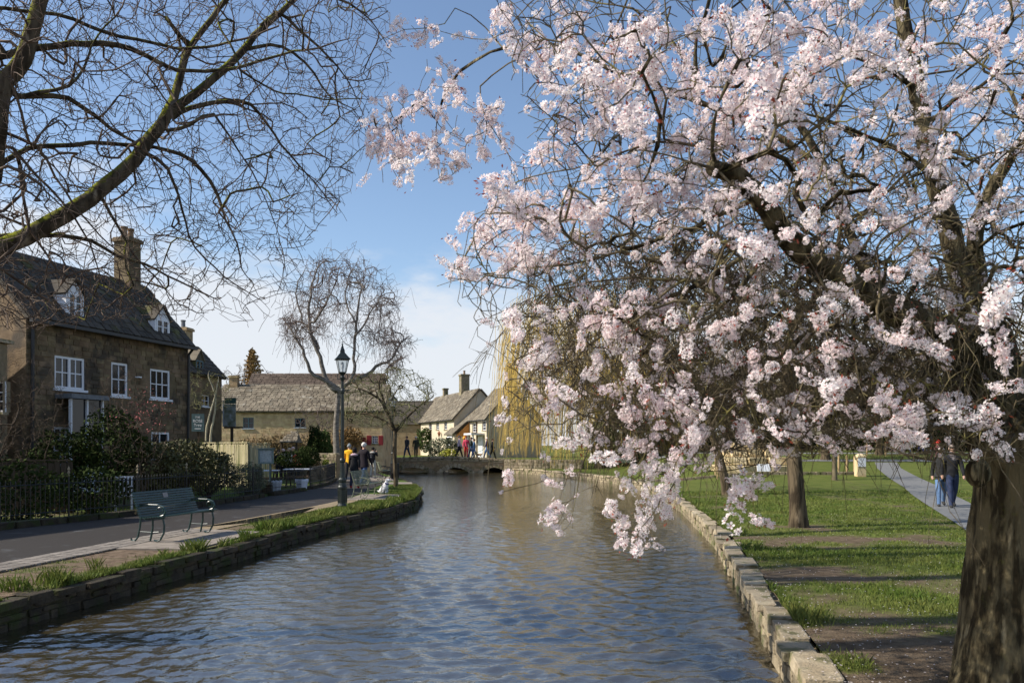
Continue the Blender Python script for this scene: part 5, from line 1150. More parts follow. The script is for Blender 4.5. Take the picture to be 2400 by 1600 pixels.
# flowers: five cupped petals round a darker centre; clusters of flowers along the end of a shoot
def flower_arrays(n, rad, L):
    """n flowers on a capsule along local z; returns vertices, triangles, material index"""
    a = rng.uniform(0, 6.283, n); zc = rng.uniform(-.5, .5, n) * L; e = rng.normal(0, .45, n); dr = np.stack([np.cos(a) * np.cos(e), np.sin(a) * np.cos(e), np.sin(e)], 1); c = dr * (rad * rng.uniform(.6, 1.0, n))[:, None]; c[:, 2] += zc
    u = np.cross(dr, rng.normal(0, 1, (n, 3))); u /= np.linalg.norm(u, axis=1, keepdims=True); w = np.cross(dr, u); Vs, Ts, Ms = [], [], []; o = 0; fr = rng.uniform(.017, .024, n); opn = rng.uniform(.15, .9, n)
    for k in range(5):
        g = k * 1.2566
        def pt(rr, ang, up): return c + (np.cos(ang) * u + np.sin(ang) * w) * (fr * rr)[:, None] + dr * (fr * up)[:, None]
        up = opn; P0 = pt(.12, g, .0 * up); P1 = pt(.72, g - .48, .38 * up); P2 = pt(1.0, g - .16, .62 * up); P2b = pt(1.0, g + .16, .62 * up); P3 = pt(.72, g + .48, .38 * up)
        Vs.append(np.stack([P0, P1, P2, P2b, P3], 1).reshape(-1, 3)); i = np.arange(n)[:, None] * 5 + o
        Ts.append(np.concatenate([i + np.array([[0, 1, 2]]), i + np.array([[0, 2, 3]]), i + np.array([[0, 3, 4]])])); Ms.append(np.zeros(3 * n)); o += 5 * n
    tri = [c + (np.cos(q) * u + np.sin(q) * w) * (fr * .26)[:, None] + dr * (fr * .12)[:, None] for q in (0, 2.09, 4.19)]
    Vs.append(np.stack(tri, 1).reshape(-1, 3)); Ts.append(np.arange(n)[:, None] * 3 + o + np.array([[0, 1, 2]])); Ms.append(np.ones(n)); o += 3 * n
    m = max(2, int(n * .22)); la = rng.uniform(0, 6.283, m); ld = np.stack([np.cos(la), np.sin(la), rng.normal(.7, .5, m)], 1); ld /= np.linalg.norm(ld, axis=1, keepdims=True); lc = ld * rad * .75; lc[:, 2] += rng.uniform(-.2, .75, m) * L; lu = np.cross(ld, rng.normal(0, 1, (m, 3))); lu /= np.linalg.norm(lu, axis=1, keepdims=True); ll = rng.uniform(.018, .042, m)[:, None]
    Vs.append(np.stack([lc, lc + ld * ll * .5 + lu * ll * .2, lc + ld * ll, lc + ld * ll * .5 - lu * ll * .2], 1).reshape(-1, 3)); i = np.arange(m)[:, None] * 4 + o; Ts.append(np.concatenate([i + np.array([[0, 1, 2]]), i + np.array([[0, 2, 3]])])); Ms.append(np.full(2 * m, 2))
    return np.vstack(Vs), np.vstack(Ts), np.concatenate(Ms)
proto = []
for i in range(14):
    n = int(rng.integers(22, 60)); L = .04 + n * .0028 * rng.uniform(.4, 1.8); proto.append(flower_arrays(n, .030 + .00045 * n, L))
pm = [npmesh('blossom_cluster', v, tri=t, mats=[m_petal, m_pcentre, m_newleaf], mi=m) for v, t, m in proto]
inst = []
for k in tips:
    p = T.p[k]; key = tuple(np.round(p, 5)); sz = size.get(key, .95); d = T.p[k] - T.p[T.par[k]]; d = d / (np.linalg.norm(d) + 1e-9)
    inst.append((p, d, sz * rng.uniform(.75, 1.25)))
    for j in range(int(rng.random() < .6)):                                    # smaller bunches lower on the same shoot
        q = k
        for _ in range(int(rng.integers(1, 4))): q = T.par[q] if T.par[q] >= 0 else q
        inst.append((T.p[q] + rng.normal(0, .02, 3), d, sz * rng.uniform(.35, .75)))
sk = [k for k in range(n_bare) if T.r[k] < .005 and rng.random() < .035 ]
for k in sk: inst.append((T.p[k], T.d[k], rng.uniform(.18, .42)))
inst.sort(key=lambda q: np.linalg.norm(q[0] - (0, 0, EYE)) / q[2])
Vs, Ts, Ms, o = [], [], [], 0
for i, (p, d, s) in enumerate(inst):
    j = int(rng.integers(0, 14)); z = d + rng.normal(0, .35, 3); z /= np.linalg.norm(z); x = np.cross(z, rng.normal(0, 1, 3)); x /= np.linalg.norm(x); y = np.cross(z, x); Rm = np.stack([x, y, z], 1) * s
    if i < 300:
        ob = bpy.data.objects.new('blossom_cluster', pm[j]); C.objects.link(ob); ob.parent = ch; ob['kind'] = 'stuff'; ob.matrix_local = Matrix.Translation(Vector(p - CB)) @ Matrix(Rm.tolist()).to_4x4()
    else:
        v, t, m = proto[j]; Vs.append(v @ Rm.T + p - CB); Ts.append(t + o); Ms.append(m); o += len(v)
link('blossom', npmesh('blossom', np.vstack(Vs), tri=np.vstack(Ts), mats=[m_petal, m_pcentre, m_newleaf], mi=np.concatenate(Ms)), ch, 'stuff')
print('clusters', len(inst), 'blossom tris', sum(len(t) for t in Ts), 'nodes', T.n)

# --- trees standing on the park lawn behind the blossom
h1 = hit(1872, 1235); bare_tree('park_tree', 'bare park tree with stout ridged trunk standing in the worn patch of the lawn', h1, 9.5, 4.2, 1700, 21, m_bark_p, m_twig_p, r0=.145, tip=.0055, lean=(-.25, .1), fork=.42, droop=.12)
h2_ = hit(1706, 1160); bare_tree('park_tree', 'leaning park tree with mossy trunk near the pale stake on the lawn', h2_, 8.5, 4.0, 1600, 22, m_bark_p, m_twig_p, r0=.14, tip=.0065, lean=(-.75, .2), fork=.36, droop=.15)
h3 = hit(1956, 1124); bare_tree('sapling', 'slender young tree with pale reddish stem beside the chain posts', h3, 5.2, 1.6, 300, 23, m_twig_p, m_twig_p, r0=.10, tip=.006, fork=.4)
# ------------------------------------------------------------------ hedges, garden shrubs, background trees
def far_trees():
    spec = [(-32, 96, 11, 5, 41), (-25, 104, 10, 4.5, 42), (-19.5, 98, 8.5, 3.6, 43), (-14, 112, 8, 4, 44), (13, 92, 12, 6, 45), (22, 96, 13, 6, 46), (31, 92, 12, 6, 47), (40, 96, 13, 6.5, 48), (50, 100, 13, 6.5, 49), (9, 75, 9.5, 4.6, 50), (17, 72, 10, 5, 51), (26, 70, 9, 5, 52), (36, 74, 11, 5.5, 53), (47, 82, 11, 6, 54), (60, 96, 13, 7, 55), (11, 64, 8, 4.2, 56), (15.5, 58, 7.5, 4, 57), (21.5, 60, 8.5, 4.6, 58), (28.5, 60, 9, 4.8, 59), (35, 63, 10, 5, 60), (42, 66, 10.5, 5.5, 70), (24, 52, 7.5, 3.8, 71), (18.5, 47, 7, 3.6, 72)]
    for x, y, h, s, sd in spec:
        lft = x < 0
        bare_tree('bare_tree', 'bare winter tree on the skyline above the house roofs' if lft else 'bare winter tree in the dense row beyond the park, seen through the blossom', (x, y, float(zr(x, y)) if not lft else .5), h, s, 1500 if not lft else 700, sd, m_bark_p, m_birchtwig if lft else m_twig_p, r0=.24, tip=.017, fork=.3, droop=.04, group='bare trees on the skyline' if lft else 'bare trees beyond the park', thick=.07)
far_trees()
t = thing('larch_tree', 'orange brown larch peeping over the roofs left of the birch', 'tree', (-31.0, 95, 0)); b = MB(); b.tube([(-31, 95, 0), (-31, 95, 13.4)], [.25, .04], 7); b.build('trunk', m_bark_p, t)
for i in range(15): z = 5.0 + i * .56; leaves('spray', (-31, 95, z), (max(.2, (14 - z) * .36), max(.2, (14 - z) * .36), .42), 260, .34, m_larch, t, shell=.2, droop=.6)
# evergreen masses beyond the lawn
for i, (x, y, rx, rz_, n, lab) in enumerate(((8.6, 57, 2.6, 2.9, 5200, 'rounded dark olive evergreen standing beyond the stake and leaning tree'), (13.2, 62, 3.0, 2.9, 5200, 'broad dark evergreen behind the stone memorial'), (31.5, 64, 3.6, 3.4, 5200, 'tall dark evergreen clump beyond the far path people'), (20.5, 66, 3.2, 2.2, 4200, 'low dark laurel clump beside the road behind the memorial'), (44, 70, 4.4, 4.0, 5200, 'large dark evergreen at the right edge behind the cherry stem'), (37.5, 66, 3.0, 2.6, 4200, 'dark evergreen shrub behind the walkers on the far road'))):
    z = float(zr(x, y)); bush('evergreen', lab, (x, y, z + rz_ * .9), (rx, rx * .8, rz_), n, .36, m_leaf_olive if i in (0, 3) else m_leaf_dark, cat='evergreen tree')
for x0, y0, x1, y1, hh, lab in ((7.5, 69, 30, 71, 1.5, 'long dark hedge along the far side of the park road'), (30, 71, 66, 78, 1.8, 'taller dark hedge beyond the far walkers'), (6.5, 64.5, 12, 66.5, 1.3, 'short dark hedge between willow and evergreens')):
    n = int((x1 - x0) * 420); t = thing('hedge', lab, 'hedge', ((x0 + x1) / 2, (y0 + y1) / 2, 0)); q = rng.random(n); x = x0 + (x1 - x0) * q; y = y0 + (y1 - y0) * q + rng.normal(0, .35, n); z = zr(x, y) + hh * rng.random(n) ** .6 * (1 + .18 * np.sin(x * .9)) ; a = rng.normal(0, 1, (n, 3)); a /= np.linalg.norm(a, axis=1, keepdims=True); b_ = np.cross(a, rng.normal(0, 1, (n, 3))); b_ /= np.linalg.norm(b_, axis=1, keepdims=True); p = np.stack([x, y, z], 1); s_ = (.34 * rng.uniform(.6, 1.3, n))[:, None]
    link('foliage', npmesh('foliage', np.stack([p - b_ * s_ * .3, p + a * s_ * .5, p + b_ * s_ * .3, p - a * s_ * .5], 1).reshape(-1, 3) - np.array(wloc(t)), quad=np.arange(4 * n).reshape(-1, 4), mats=m_leaf_dark), t, 'stuff')
hs, hi_ = house('stone_house', 'pale stone house glimpsed through the blossom beyond the road', 'house', (28, 84), (1, 0, 0), 12, 6, 5.4, 8.2, z0=1.2, mw=m_render, mroof=m_slate, holes=[(2, 3.2, 2.2, 3.6), (6, 7.2, 2.2, 3.6), (9.5, 10.6, 2.2, 3.6)])
for q in ((2, 3.2, 2.2, 3.6), (6, 7.2, 2.2, 3.6), (9.5, 10.6, 2.2, 3.6)): window(hs, hi_['fc'], q, 2, 2, sill=m_coping)

# cottage front garden: dark shrubs behind the railing
gs = [((150, 1075), 21.5, (1.0, .7, .75), 2600, m_leaf_dark, 'dark evergreen shrub under the bay window of the tall cottage'), ((262, 1045), 21.6, (.95, .7, .95), 3000, m_leaf_dark, 'tall dark evergreen before the cottage door'),
      ((352, 1095), 22.0, (1.0, .7, .72), 3200, m_leaf_olive, 'spreading olive green shrub behind the nearer bench'), ((430, 1092), 23.2, (1.05, .8, .80), 3400, m_leaf_olive, 'olive green shrub below the cottage corner left of the round bush'), ((490, 1105), 24.5, (.75, .6, .72), 2200, m_leaf_olive, 'small olive shrub next to the clipped round bush'),
      ((40, 1150), 18.6, (1.2, .6, .7), 1800, m_leaf_dark, 'dim low shrub at the left edge behind the railing'), ((215, 1150), 20.2, (1.0, .55, .55), 2000, m_leaf_dark, 'dim low shrub behind the railing left of the bench')]
for (u, v), Y, rad, n, m, lab in gs: bush('garden_shrub', lab, tuple(P(u, v, Y)), rad, n, .11, m)
rb_ = bush('round_bush', 'clipped round grey green bush beside the footpath railing', tuple(P(580, 1124, 27.0)), (.62, .6, .62), 5200, .055, m_leaf_grey)
hd = [((690, 1076), 36.0, (.85, .5, .42), 'dark clipped hedge below the pub garden guests'), ((722, 1070), 37.5, (.55, .5, .5), 'dark hedge bush right of the guests')]
for (u, v), Y, rad, lab in hd: bush('hedge', lab, tuple(P(u, v, Y)), rad, 2400, .09, m_leaf_dark, cat='hedge')
for u, v0, v1, Y, w, lab in ((738, 1006, 1075, 42, .40, 'dark columnar conifer left of the birch trunk'), (760, 1016, 1078, 42.6, .42, 'yellow green tipped conifer next to the birch trunk')):
    p0, p1 = P(u, v1, Y), P(u, v0, Y); c = (p0 + p1) / 2; t = thing('conifer', lab, 'conifer', (c.x, c.y, 0)); leaves('foliage', tuple(c), (w, w, (p1.z - p0.z) / 2 + .15), 2600, .12, m_leaf_conifer if u > 750 else m_leaf_dark, t, shell=.5, droop=-1.2); b = MB(); b.tube([(c.x, c.y, -.05), (c.x, c.y, c.z)], [.07, .03], 6); b.build('trunk', m_brown, t)
bush('yellow_shrub', 'small bright yellow green shrub beside the end of the rubble wall', tuple(P(763, 1086, 37.5)), (.17, .17, .22), 500, .07, m_leaf_yel)
bush('border_plants', 'straw coloured border plants below the rubble garden wall', tuple(P(738, 1090, 38)), (.36, .3, .2), 700, .08, m_leaf_dry)
bush('river_shrub', 'tangled bare shrub at the bridge foot in front of the pale cottage', tuple(P(1040, 1052, 66)), (1.5, .7, .9), 1400, .22, m_leaf_grey)
bush('river_shrub', 'yellow green shrub low beside the bridge deck', tuple(P(1052, 1064, 65)), (.8, .4, .4), 700, .14, m_leaf_yel)
bush('porch_creeper', 'green creeper bush against the front of the pale cottage', tuple(P(994, 1030, 86)), (.9, .7, 1.3), 1100, .25, m_leaf_conifer)
# climbing plant over the lower wall of the long stone house
t = thing('wall_climber', 'dry brown climbing plant covering the lower wall of the long stone house', 'climber', (-14, 51.6, 0)); leaves('stems', (-14.4, 51.75, 1.35), (3.6, .22, 1.25), 5200, .16, m_leaf_dry, t, shell=.1)
t = thing('wall_climber', 'yellowish climber over the shutters end of the long stone house', 'climber', (-9.5, 51.6, 0)); leaves('stems', (-10.6, 51.7, 2.1), (1.1, .2, .8), 1500, .16, m_larch, t, shell=.1)
bare_tree('bare_shrub', 'bare grey brown shrub against the long stone house left of the lamp post', (-12.0, 49.5, 0), 5.2, 1.6, 420, 61, m_twig_p, m_birchtwig, r0=.06, tip=.010, fork=.15, thick=.04)
bare_tree('bare_shrub', 'bare brown stemmed shrub in front of the tall cottage bay window', (-12.4, 20.8, 0), 3.6, .95, 420, 62, m_brown, m_brown, r0=.035, tip=.0045, fork=.10, thick=.03)
bare_tree('bare_shrub', 'tangled bare climber shrub left of the cottage drainpipe', (-13.4, 22.0, 0), 4.2, 1.1, 420, 65, m_brown, m_twig_l, r0=.035, tip=.0045, fork=.10, thick=.03)
bare_tree('bare_shrub', 'tall thin bare shrub between the two right hand cottage windows', (-11.3, 23.2, 0), 4.0, .9, 420, 66, m_brown, m_twig_l, r0=.035, tip=.0045, fork=.12, thick=.03)
sb_ = bare_tree('pink_shrub', 'bare shrub with pink buds in front of the tall cottage', (-9.9, 21.4, 0), 3.3, 1.0, 380, 63, m_twig_l, m_twig_l, r0=.03, tip=.004, fork=.14, thick=.03)
leaves('bud', (-9.9, 21.4, 2.6), (.95, .8, .75), 240, .05, m_leaf_pink, sb_, shell=.1)
bare_tree('bare_shrub', 'dark forked bare shrub above the timber fence at the left edge', (-13.2, 20.3, 0), 3.6, .9, 260, 64, m_brown, m_brown, r0=.06, tip=.005, fork=.33, thick=.03)
# pale stemmed multi-trunk tree beside the inn signs
t = thing('pale_stemmed_tree', 'bare tree with several pale sunlit stems beside the teal inn sign', 'tree', (-13.0, 34.6, 0)); T = Tree(30000); B0 = np.array([-13.0, 34.6, -.1]); T.limb([B0, B0 + (0, 0, .3)], [.07, .06], .1)
for q in ([(482, 1035, 34.6, 8), (492, 985, 34.6, 8), (506, 930, 34.6, 6), (512, 890, 34.6, 4)], [(490, 1040, 34.6, 9), (497, 980, 34.6, 8), (503, 930, 34.6, 6), (488, 880, 34.5, 4)], [(502, 1040, 34.7, 8), (505, 980, 34.7, 7), (520, 915, 34.7, 6), (532, 885, 34.7, 4)], [(512, 985, 34.8, 7), (524, 930, 34.8, 6), (530, 900, 34.8, 3)], [(468, 940, 34.5, 5), (462, 900, 34.5, 4), (450, 880, 34.4, 3)]):
    pts = [P(u, v, Y) for u, v, Y, w in q]; T.limb([Vector(B0 + (0, 0, .3))] + pts, [.045] + [w * .29 / F * Y for u, v, Y, w in q], .2, wig=.012)
T.grow(np.array([tuple(P(rng.uniform(440, 545), rng.uniform(868, 960), 34.6 + rng.normal(0, .5))) for _ in range(420)]), ds=.12, droop=.08, jit=.02, back=.8); T.radii(.005, e=2.4, cap=.03); T.build(t, .03, mat('pale_bark', (.42, .37, .25), (.52, .47, .33), scale=6), m_thorn)

# small round headed tree at the river bend
Bt = np.array([-4.83, 33.0, 0]); t = thing('riverside_tree', 'small spreading riverside tree with greenish twigs beside the second bench', 'tree', tuple(Bt)); T = Tree(60000)
T.limb([Bt + (0, 0, -.1), Bt + (.02, 0, .3), Bt + (-.03, 0, 1.4), P(926, 1008, 33)], [.125, .095, .088, .085], .15)
for q in ([(926, 1010, 33, 9), (905, 960, 32.8, 7), (880, 925, 32.6, 5), (830, 905, 32.5, 3)], [(926, 1008, 33, 9), (925, 950, 33.2, 7), (935, 900, 33.3, 5), (950, 868, 33.3, 3)], [(926, 1010, 33, 9), (900, 985, 33.3, 6), (860, 970, 33.5, 4), (815, 975, 33.6, 2.5)], [(926, 1012, 33, 9), (955, 980, 33, 6), (985, 950, 33, 4), (1015, 930, 33, 2.5)],
          [(905, 960, 32.8, 6), (890, 905, 32.7, 5), (892, 880, 32.6, 3)], [(926, 1010, 33, 8), (940, 960, 32.4, 6), (955, 920, 32, 4), (1000, 893, 31.9, 2)], [(926, 1012, 33, 8), (898, 1000, 32.4, 6), (850, 940, 32, 4)]): T.limb([P(*k[:3]) for k in q], [w / 2 / F * Y for u, v, Y, w in q], .15, wig=.012)
pS = [(P_[0] / 1.0204, P_[1] / 1.0204) for P_ in [(795, 900), (850, 872), (930, 858), (1010, 885), (1020, 920), (990, 985), (940, 1005), (870, 1005), (800, 985)]]
T.grow(scatter(pS, 260, lambda x, y: 33 + rng.normal(0, .8)), ds=.15, droop=.02, jit=.03, back=.7); T.grow(scatter(pS, 800, lambda x, y: 33 + rng.normal(0, 1.0)), ds=.12, droop=.03, jit=.02, back=.8)
T.spurs([k for k in range(T.n) if T.r[k] == 0 and rng.random() < .5], .06, .2); T.radii(.0058, e=2.4, cap=.03); T.build(t, .03, m_bark_p, m_thorn)

# ------------------------------------------------------------------ street furniture
def make_bench(label, mslat, miron, group):
    """local frame: length along x, front towards -y"""
    t = thing('park_bench', label, 'bench', group=group); L = 1.78
    for s in (-1, 1):
        x = s * (L / 2 - .12); b = MB(); r = .017
        def tb(p, rr=r): b.tube([(x, q[0], q[1]) for q in p], rr, 6)
        tb([(-.20, .43), (-.23, .30), (-.22, .16), (-.15, .04), (-.09, .012), (-.03, .03)])           # front leg
        tb([(.0, .42), (-.0, .25), (.05, .02)]); tb([(.24, .42), (.26, .25), (.30, .08), (.36, .012), (.42, .02), (.44, .05)])
        tb([(-.12, .18), (.02, .17), (.26, .18)], .010)
        tb([(-.24, .43), (-.05, .415), (.14, .40), (.22, .43), (.27, .55), (.34, .80), (.37, .87)])      # seat and back rail
        tb([(.29, .64), (.12, .665), (-.10, .66), (-.22, .62), (-.26, .55), (-.22, .48), (-.13, .45)])   # arm with scroll
        a = np.linspace(0, 5.4, 12); tb([(-.15 + .075 * math.cos(q) * (1 - q * .09), .555 + .075 * math.sin(q) * (1 - q * .09)) for q in a], .009)
        b.build('bench_end', miron, t, local=True)
    seat = [(-.235, .432), (-.185, .438), (-.135, .436), (-.085, .432), (-.035, .428), (.015, .424), (.065, .42), (.115, .417), (.16, .418)]
    back = [(.215, .465), (.232, .510), (.249, .555), (.264, .60), (.279, .645), (.294, .69), (.309, .735), (.325, .78), (.342, .825), (.358, .868)]
    ms = MB(); ms.box((0, 0, 0), (L, .034, .018)); msh = ms.mesh('slat', mslat); bs = MB(); bs.box((0, 0, 0), (L, .016, .032)); bsh = bs.mesh('slat', mslat)
    for y, z in seat: o = link('slat', msh, t); o.location = (0, y, z + .022)
    for y, z in back: o = link('slat', bsh, t); o.location = (0, y - .024, z); o.rotation_euler = (-.33, 0, 0)
    return t
b1 = make_bench('dark green slatted iron bench in shade with small plaque on its backrest', m_green, m_green, 'slatted benches along the footpath')
b1.location = (-6.26, 14.98, .026); b1.rotation_euler = (0, 0, R(-90) + math.atan2(-.20, .98) * -1 - math.pi + math.pi)
b1.rotation_euler = (0, 0, math.atan2(.98, .20))
pq = MB(); pq.box((0, 0, 0), (.14, .005, .09)); o = pq.build('plaque', mat('plaque_metal', (.28, .25, .24), rough=.5), b1, local=True); o.location = (.0, .290, .79); o.rotation_euler = (-.33, 0, 0)
b2 = make_bench('weathered pale green slatted bench beyond the tall lamp post', m_palegreen, m_palegreen, 'slatted benches along the footpath'); b2.location = (-4.80, 26.7, .026); b2.rotation_euler = (0, 0, math.atan2(.99, .12))
b3 = make_bench('far slatted bench beside the second lamp post at the river bend', m_palegreen, m_iron, 'slatted benches along the footpath'); b3.location = (-6.5, 40.6, .02); b3.rotation_euler = (0, 0, math.atan2(.95, -.25))
b4 = copy_tree(b3); b4['label'] = 'dark bench on the far right bank under the bare shrubs'; q = hit(1452, 1099); b4.location = q; b4.rotation_euler = (0, 0, .15)
def make_lamp(label):
    t = thing('street_lamp', label, 'street lamp', group='black lamp posts along the river')
    b = MB(); b.lathe((0, 0, 0), [(.15, 0), (.15, .05), (.135, .09), (.125, .12), (.125, .50), (.135, .54), (.135, .58), (.115, .62), (.10, .70), (.115, .74), (.115, .79), (.085, .83), (.072, .98), (.062, 1.26), (.078, 1.29), (.078, 1.34), (.055, 1.38), (.05, 2.2), (.043, 3.25)], 16)
    for k in range(8): a = k * .7854; b.box((.128 * math.cos(a), .128 * math.sin(a), .31), (.012, .03, .34), Matrix.Rotation(a, 3, 'Z'))
    b.build('base_column', m_lamp, t, smooth=False, local=True)
    b = MB(); b.lathe((0, 0, 0), [(.05, 3.2), (.062, 3.24), (.062, 3.30), (.045, 3.34), (.04, 3.55), (.055, 3.60), (.075, 3.66), (.05, 3.69), (.035, 3.74)], 12)
    for s in (-1, 1): b.tube([(s * .04, 0, 3.60), (s * .14, 0, 3.62), (s * .15, 0, 3.70), (s * .12, 0, 3.78)], .012, 5)
    b.tube([(-.22, 0, 3.30), (.22, 0, 3.30)], .014, 6); b.build('bracket', m_lamp, t, local=True)
    b = MB(); zb, zt, rb, rt = 3.80, 4.17, .125, .225
    def cn(i, z): r = rb + (rt - rb) * (z - zb) / (zt - zb); a = R(45 + 90 * i) + .35; return Vector((r * math.cos(a), r * math.sin(a), z))
    for i in range(4): b.tube([cn(i, zb - .01), cn(i, zt)], .011, 4); b.tube([cn(i, zb), cn(i + 1, zb)], .014, 4); b.tube([cn(i, zt), cn(i + 1, zt)], .014, 4)
    b.lathe((0, 0, 0), [(.06, 3.72), (.13, 3.79), (.12, 3.80)], 4, rotoff=R(45) + .35); ln = b.build('lantern', m_lamp, t, local=True)
    for i in range(4): g = MB(); g.quad(cn(i, zb) * 1.0, cn(i + 1, zb), cn(i + 1, zt), cn(i, zt)); g.build('glass', m_lampglass, ln, local=True)
    b = MB(); b.lathe((0, 0, 0), [(.275, 4.16), (.285, 4.18), (.20, 4.25), (.12, 4.33), (.085, 4.36), (.085, 4.42), (.06, 4.47), (.045, 4.50), (.045, 4.53), (.02, 4.56), (.028, 4.59), (.012, 4.62), (.003, 4.70)], 4, rotoff=R(45) + .35); b.build('lantern_roof', m_lamp, t, local=True)
    b = MB(); b.lathe((0, 0, 0), [(.03, 3.80), (.03, 3.9), (.045, 3.95), (.045, 4.05), (.02, 4.1)], 8); b.build('bulb', m_white, ln, local=True)
    return t
m_lampglass = bpy.data.materials.new('lamp_glass'); m_lampglass.use_nodes = True; _b = m_lampglass.node_tree.nodes['Principled BSDF']; _t = m_lampglass.node_tree; _m = N(_t, 'ShaderNodeMixShader'); _m.inputs[0].default_value = .22; _tr = N(_t, 'ShaderNodeBsdfTransparent'); _tr.inputs[0].default_value = (.9, .92, .92, 1); _b.inputs['Roughness'].default_value = .05; _b.inputs['Base Color'].default_value = (.6, .62, .62, 1); _t.links.new(_tr.outputs[0], _m.inputs[1]); _t.links.new(_b.outputs[0], _m.inputs[2]); _t.links.new(_m.outputs[0], _t.nodes['Material Output'].inputs[0])
l1 = make_lamp('tall dark lamp post with glass lantern standing in grass at the river edge'); l1.location = (-4.79, 22.5, 0)
l2 = copy_tree(l1); l2.location = (-6.35, 42.4, 0); l2.rotation_euler = (0, 0, .5); l2['label'] = 'farther lamp post half hidden behind the small riverside tree'
t = thing('litter_bin', 'round black slatted litter bin against the farther lamp post', 'bin', (-6.12, 41.6, 0)); b = MB(); b.lathe((-6.12, 41.6, .02), [(.20, 0), (.20, .04), (.16, .05)], 14); 
for k in range(16): a = k * .3927; b.box((-6.12 + .22 * math.cos(a), 41.6 + .22 * math.sin(a), .42), (.012, .05, .74), Matrix.Rotation(a, 3, 'Z'))
b.build('slats', m_iron, t); b = MB(); b.lathe((-6.12, 41.6, .78), [(.235, 0), (.24, .05), (.21, .06), (.205, .0)], 16); b.build('rim', m_iron, t); b = MB(); b.lathe((-6.12, 41.6, .05), [(.19, 0), (.19, .7)], 14); b.build('liner', m_brown, t)

# iron railing on its stone kerb
def poly_at(p, s):
    p = np.array(p, float); d = np.concatenate([[0], np.cumsum(np.linalg.norm(np.diff(p, axis=0), axis=1))]); return np.array([np.interp(s, d, p[:, 0]), np.interp(s, d, p[:, 1])]), d[-1]
def railing(label, s0, s1, h=.90, kerb=.16, fin=True):
    _, Lt = poly_at(RAIL, 0); p, _ = poly_at(RAIL, s0); t = thing('iron_railing', label, 'railing', (p[0], p[1], 0)); base = Vector((p[0], p[1], 0))
    it = []; s = s0
    while s < s1:
        l = random.uniform(.5, .9); a, _ = poly_at(RAIL, s); c, _ = poly_at(RAIL, min(s + l, s1)); e = Vector((*(c - a), 0)); n = Vector((e.y, -e.x, 0)).normalized()
        it.append((Vector((*((a + c) / 2), kerb / 2 - .01)), e * .985, n * .26, Vector((0, 0, kerb + random.uniform(0, .02))))); s += l
    pieces('kerb_stone', it, m_darkstone, t, tilt=.01)
    bm_ = MB(); bm_.tube([(0, 0, 0), (0, 0, h - .10)], .008, 5); bm_.lathe((0, 0, h - .10), [(.012, 0), (.014, .02), (.002, .07)], 5); bar = bm_.mesh('bar', m_iron)
    s = s0 + .06
    while s < s1:
        q, _ = poly_at(RAIL, s); o = link('bar', bar, t); o.location = Vector((q[0], q[1], kerb - .02)) - base; s += .118
    pb = MB(); pb.tube([(0, 0, 0), (0, 0, h + .02)], .02, 6); post = pb.mesh('post', m_iron)
    fb2 = MB(); fb2.ball((0, 0, .03), .028, 6, 4); fb2.box((0, 0, .09), (.012, .10, .02)); fb2.lathe((0, 0, .05), [(.012, 0), (.03, .05), (.012, .09), (.034, .12), (.004, .19)], 5); fm = fb2.mesh('finial', m_coping)
    s = s0 + .05
    while s < s1 + .01:
        q, _ = poly_at(RAIL, s); o = link('post', post, t); o.location = Vector((q[0], q[1], kerb - .02)) - base
        if fin: f = link('finial', fm, o); f.location = (0, 0, h)
        s += 2.05
    for z in (.12, h - .16):
        ss = np.arange(s0, s1 + .05, .25); b = MB(); b.tube([(*poly_at(RAIL, min(q, s1))[0], kerb + z) for q in ss], .011, 5); b.build('rail', m_iron, t)
    return t
railing('black iron railing with pale fleur finials in front of the cottage garden', 6.5, 21.6)
railing('low iron railing along the pub garden beside the bend of the footpath', 22.3, 25.4, h=.78, fin=False)
railing('iron railing from the white pot to the rubble wall end', 26.4, 35.3, h=.80, fin=False)

# timber fences
def fence(label, p, q, h, m, z0=0.0, bw=.15, group=None):
    p, q = Vector((*p, z0)), Vector((*q, z0)); a = (q - p).normalized(); L = (q - p).length; n = Vector((a.y, -a.x, 0)); n = n if n.y < 0 else -n; t = thing('timber_fence', label, 'fence', tuple(p), group=group)
    it = []; x = 0
    while x < L - .05: it.append((p + a * (x + bw / 2) + Z3 * (h / 2) + n * random.uniform(-.004, .008), a * (bw - .006), n * .02, Z3 * (h + random.uniform(-.015, .015)))); x += bw
    pieces('board', it, m, t, tilt=.004)
    b = MB(); b.obox(p + Z3 * h - n * .03, a * L, n * .07, Z3 * .035); b.build('capping', m, t)
    for s in np.arange(0, L + .1, 1.85): b = MB(); b.obox(p + a * min(s, L - .1) - n * .11, a * .10, n * .09, Z3 * (h + .08)); b.build('post', m, t)
    return t
fence('sunlit vertical board fence with house shadow falling across it', (-13.75, 34.9), (-10.65, 32.1), 1.84, m_timber)
fence('darker return panel of board fence behind the notice board', (-10.6, 32.15), (-10.45, 34.4), 1.80, m_timber)
fence('dim brown board fence at the left edge below the stone wing', (-14.2, 19.9), (-11.3, 20.4), 1.35, m_brown)  # dark timber stands in for the shade on these boards
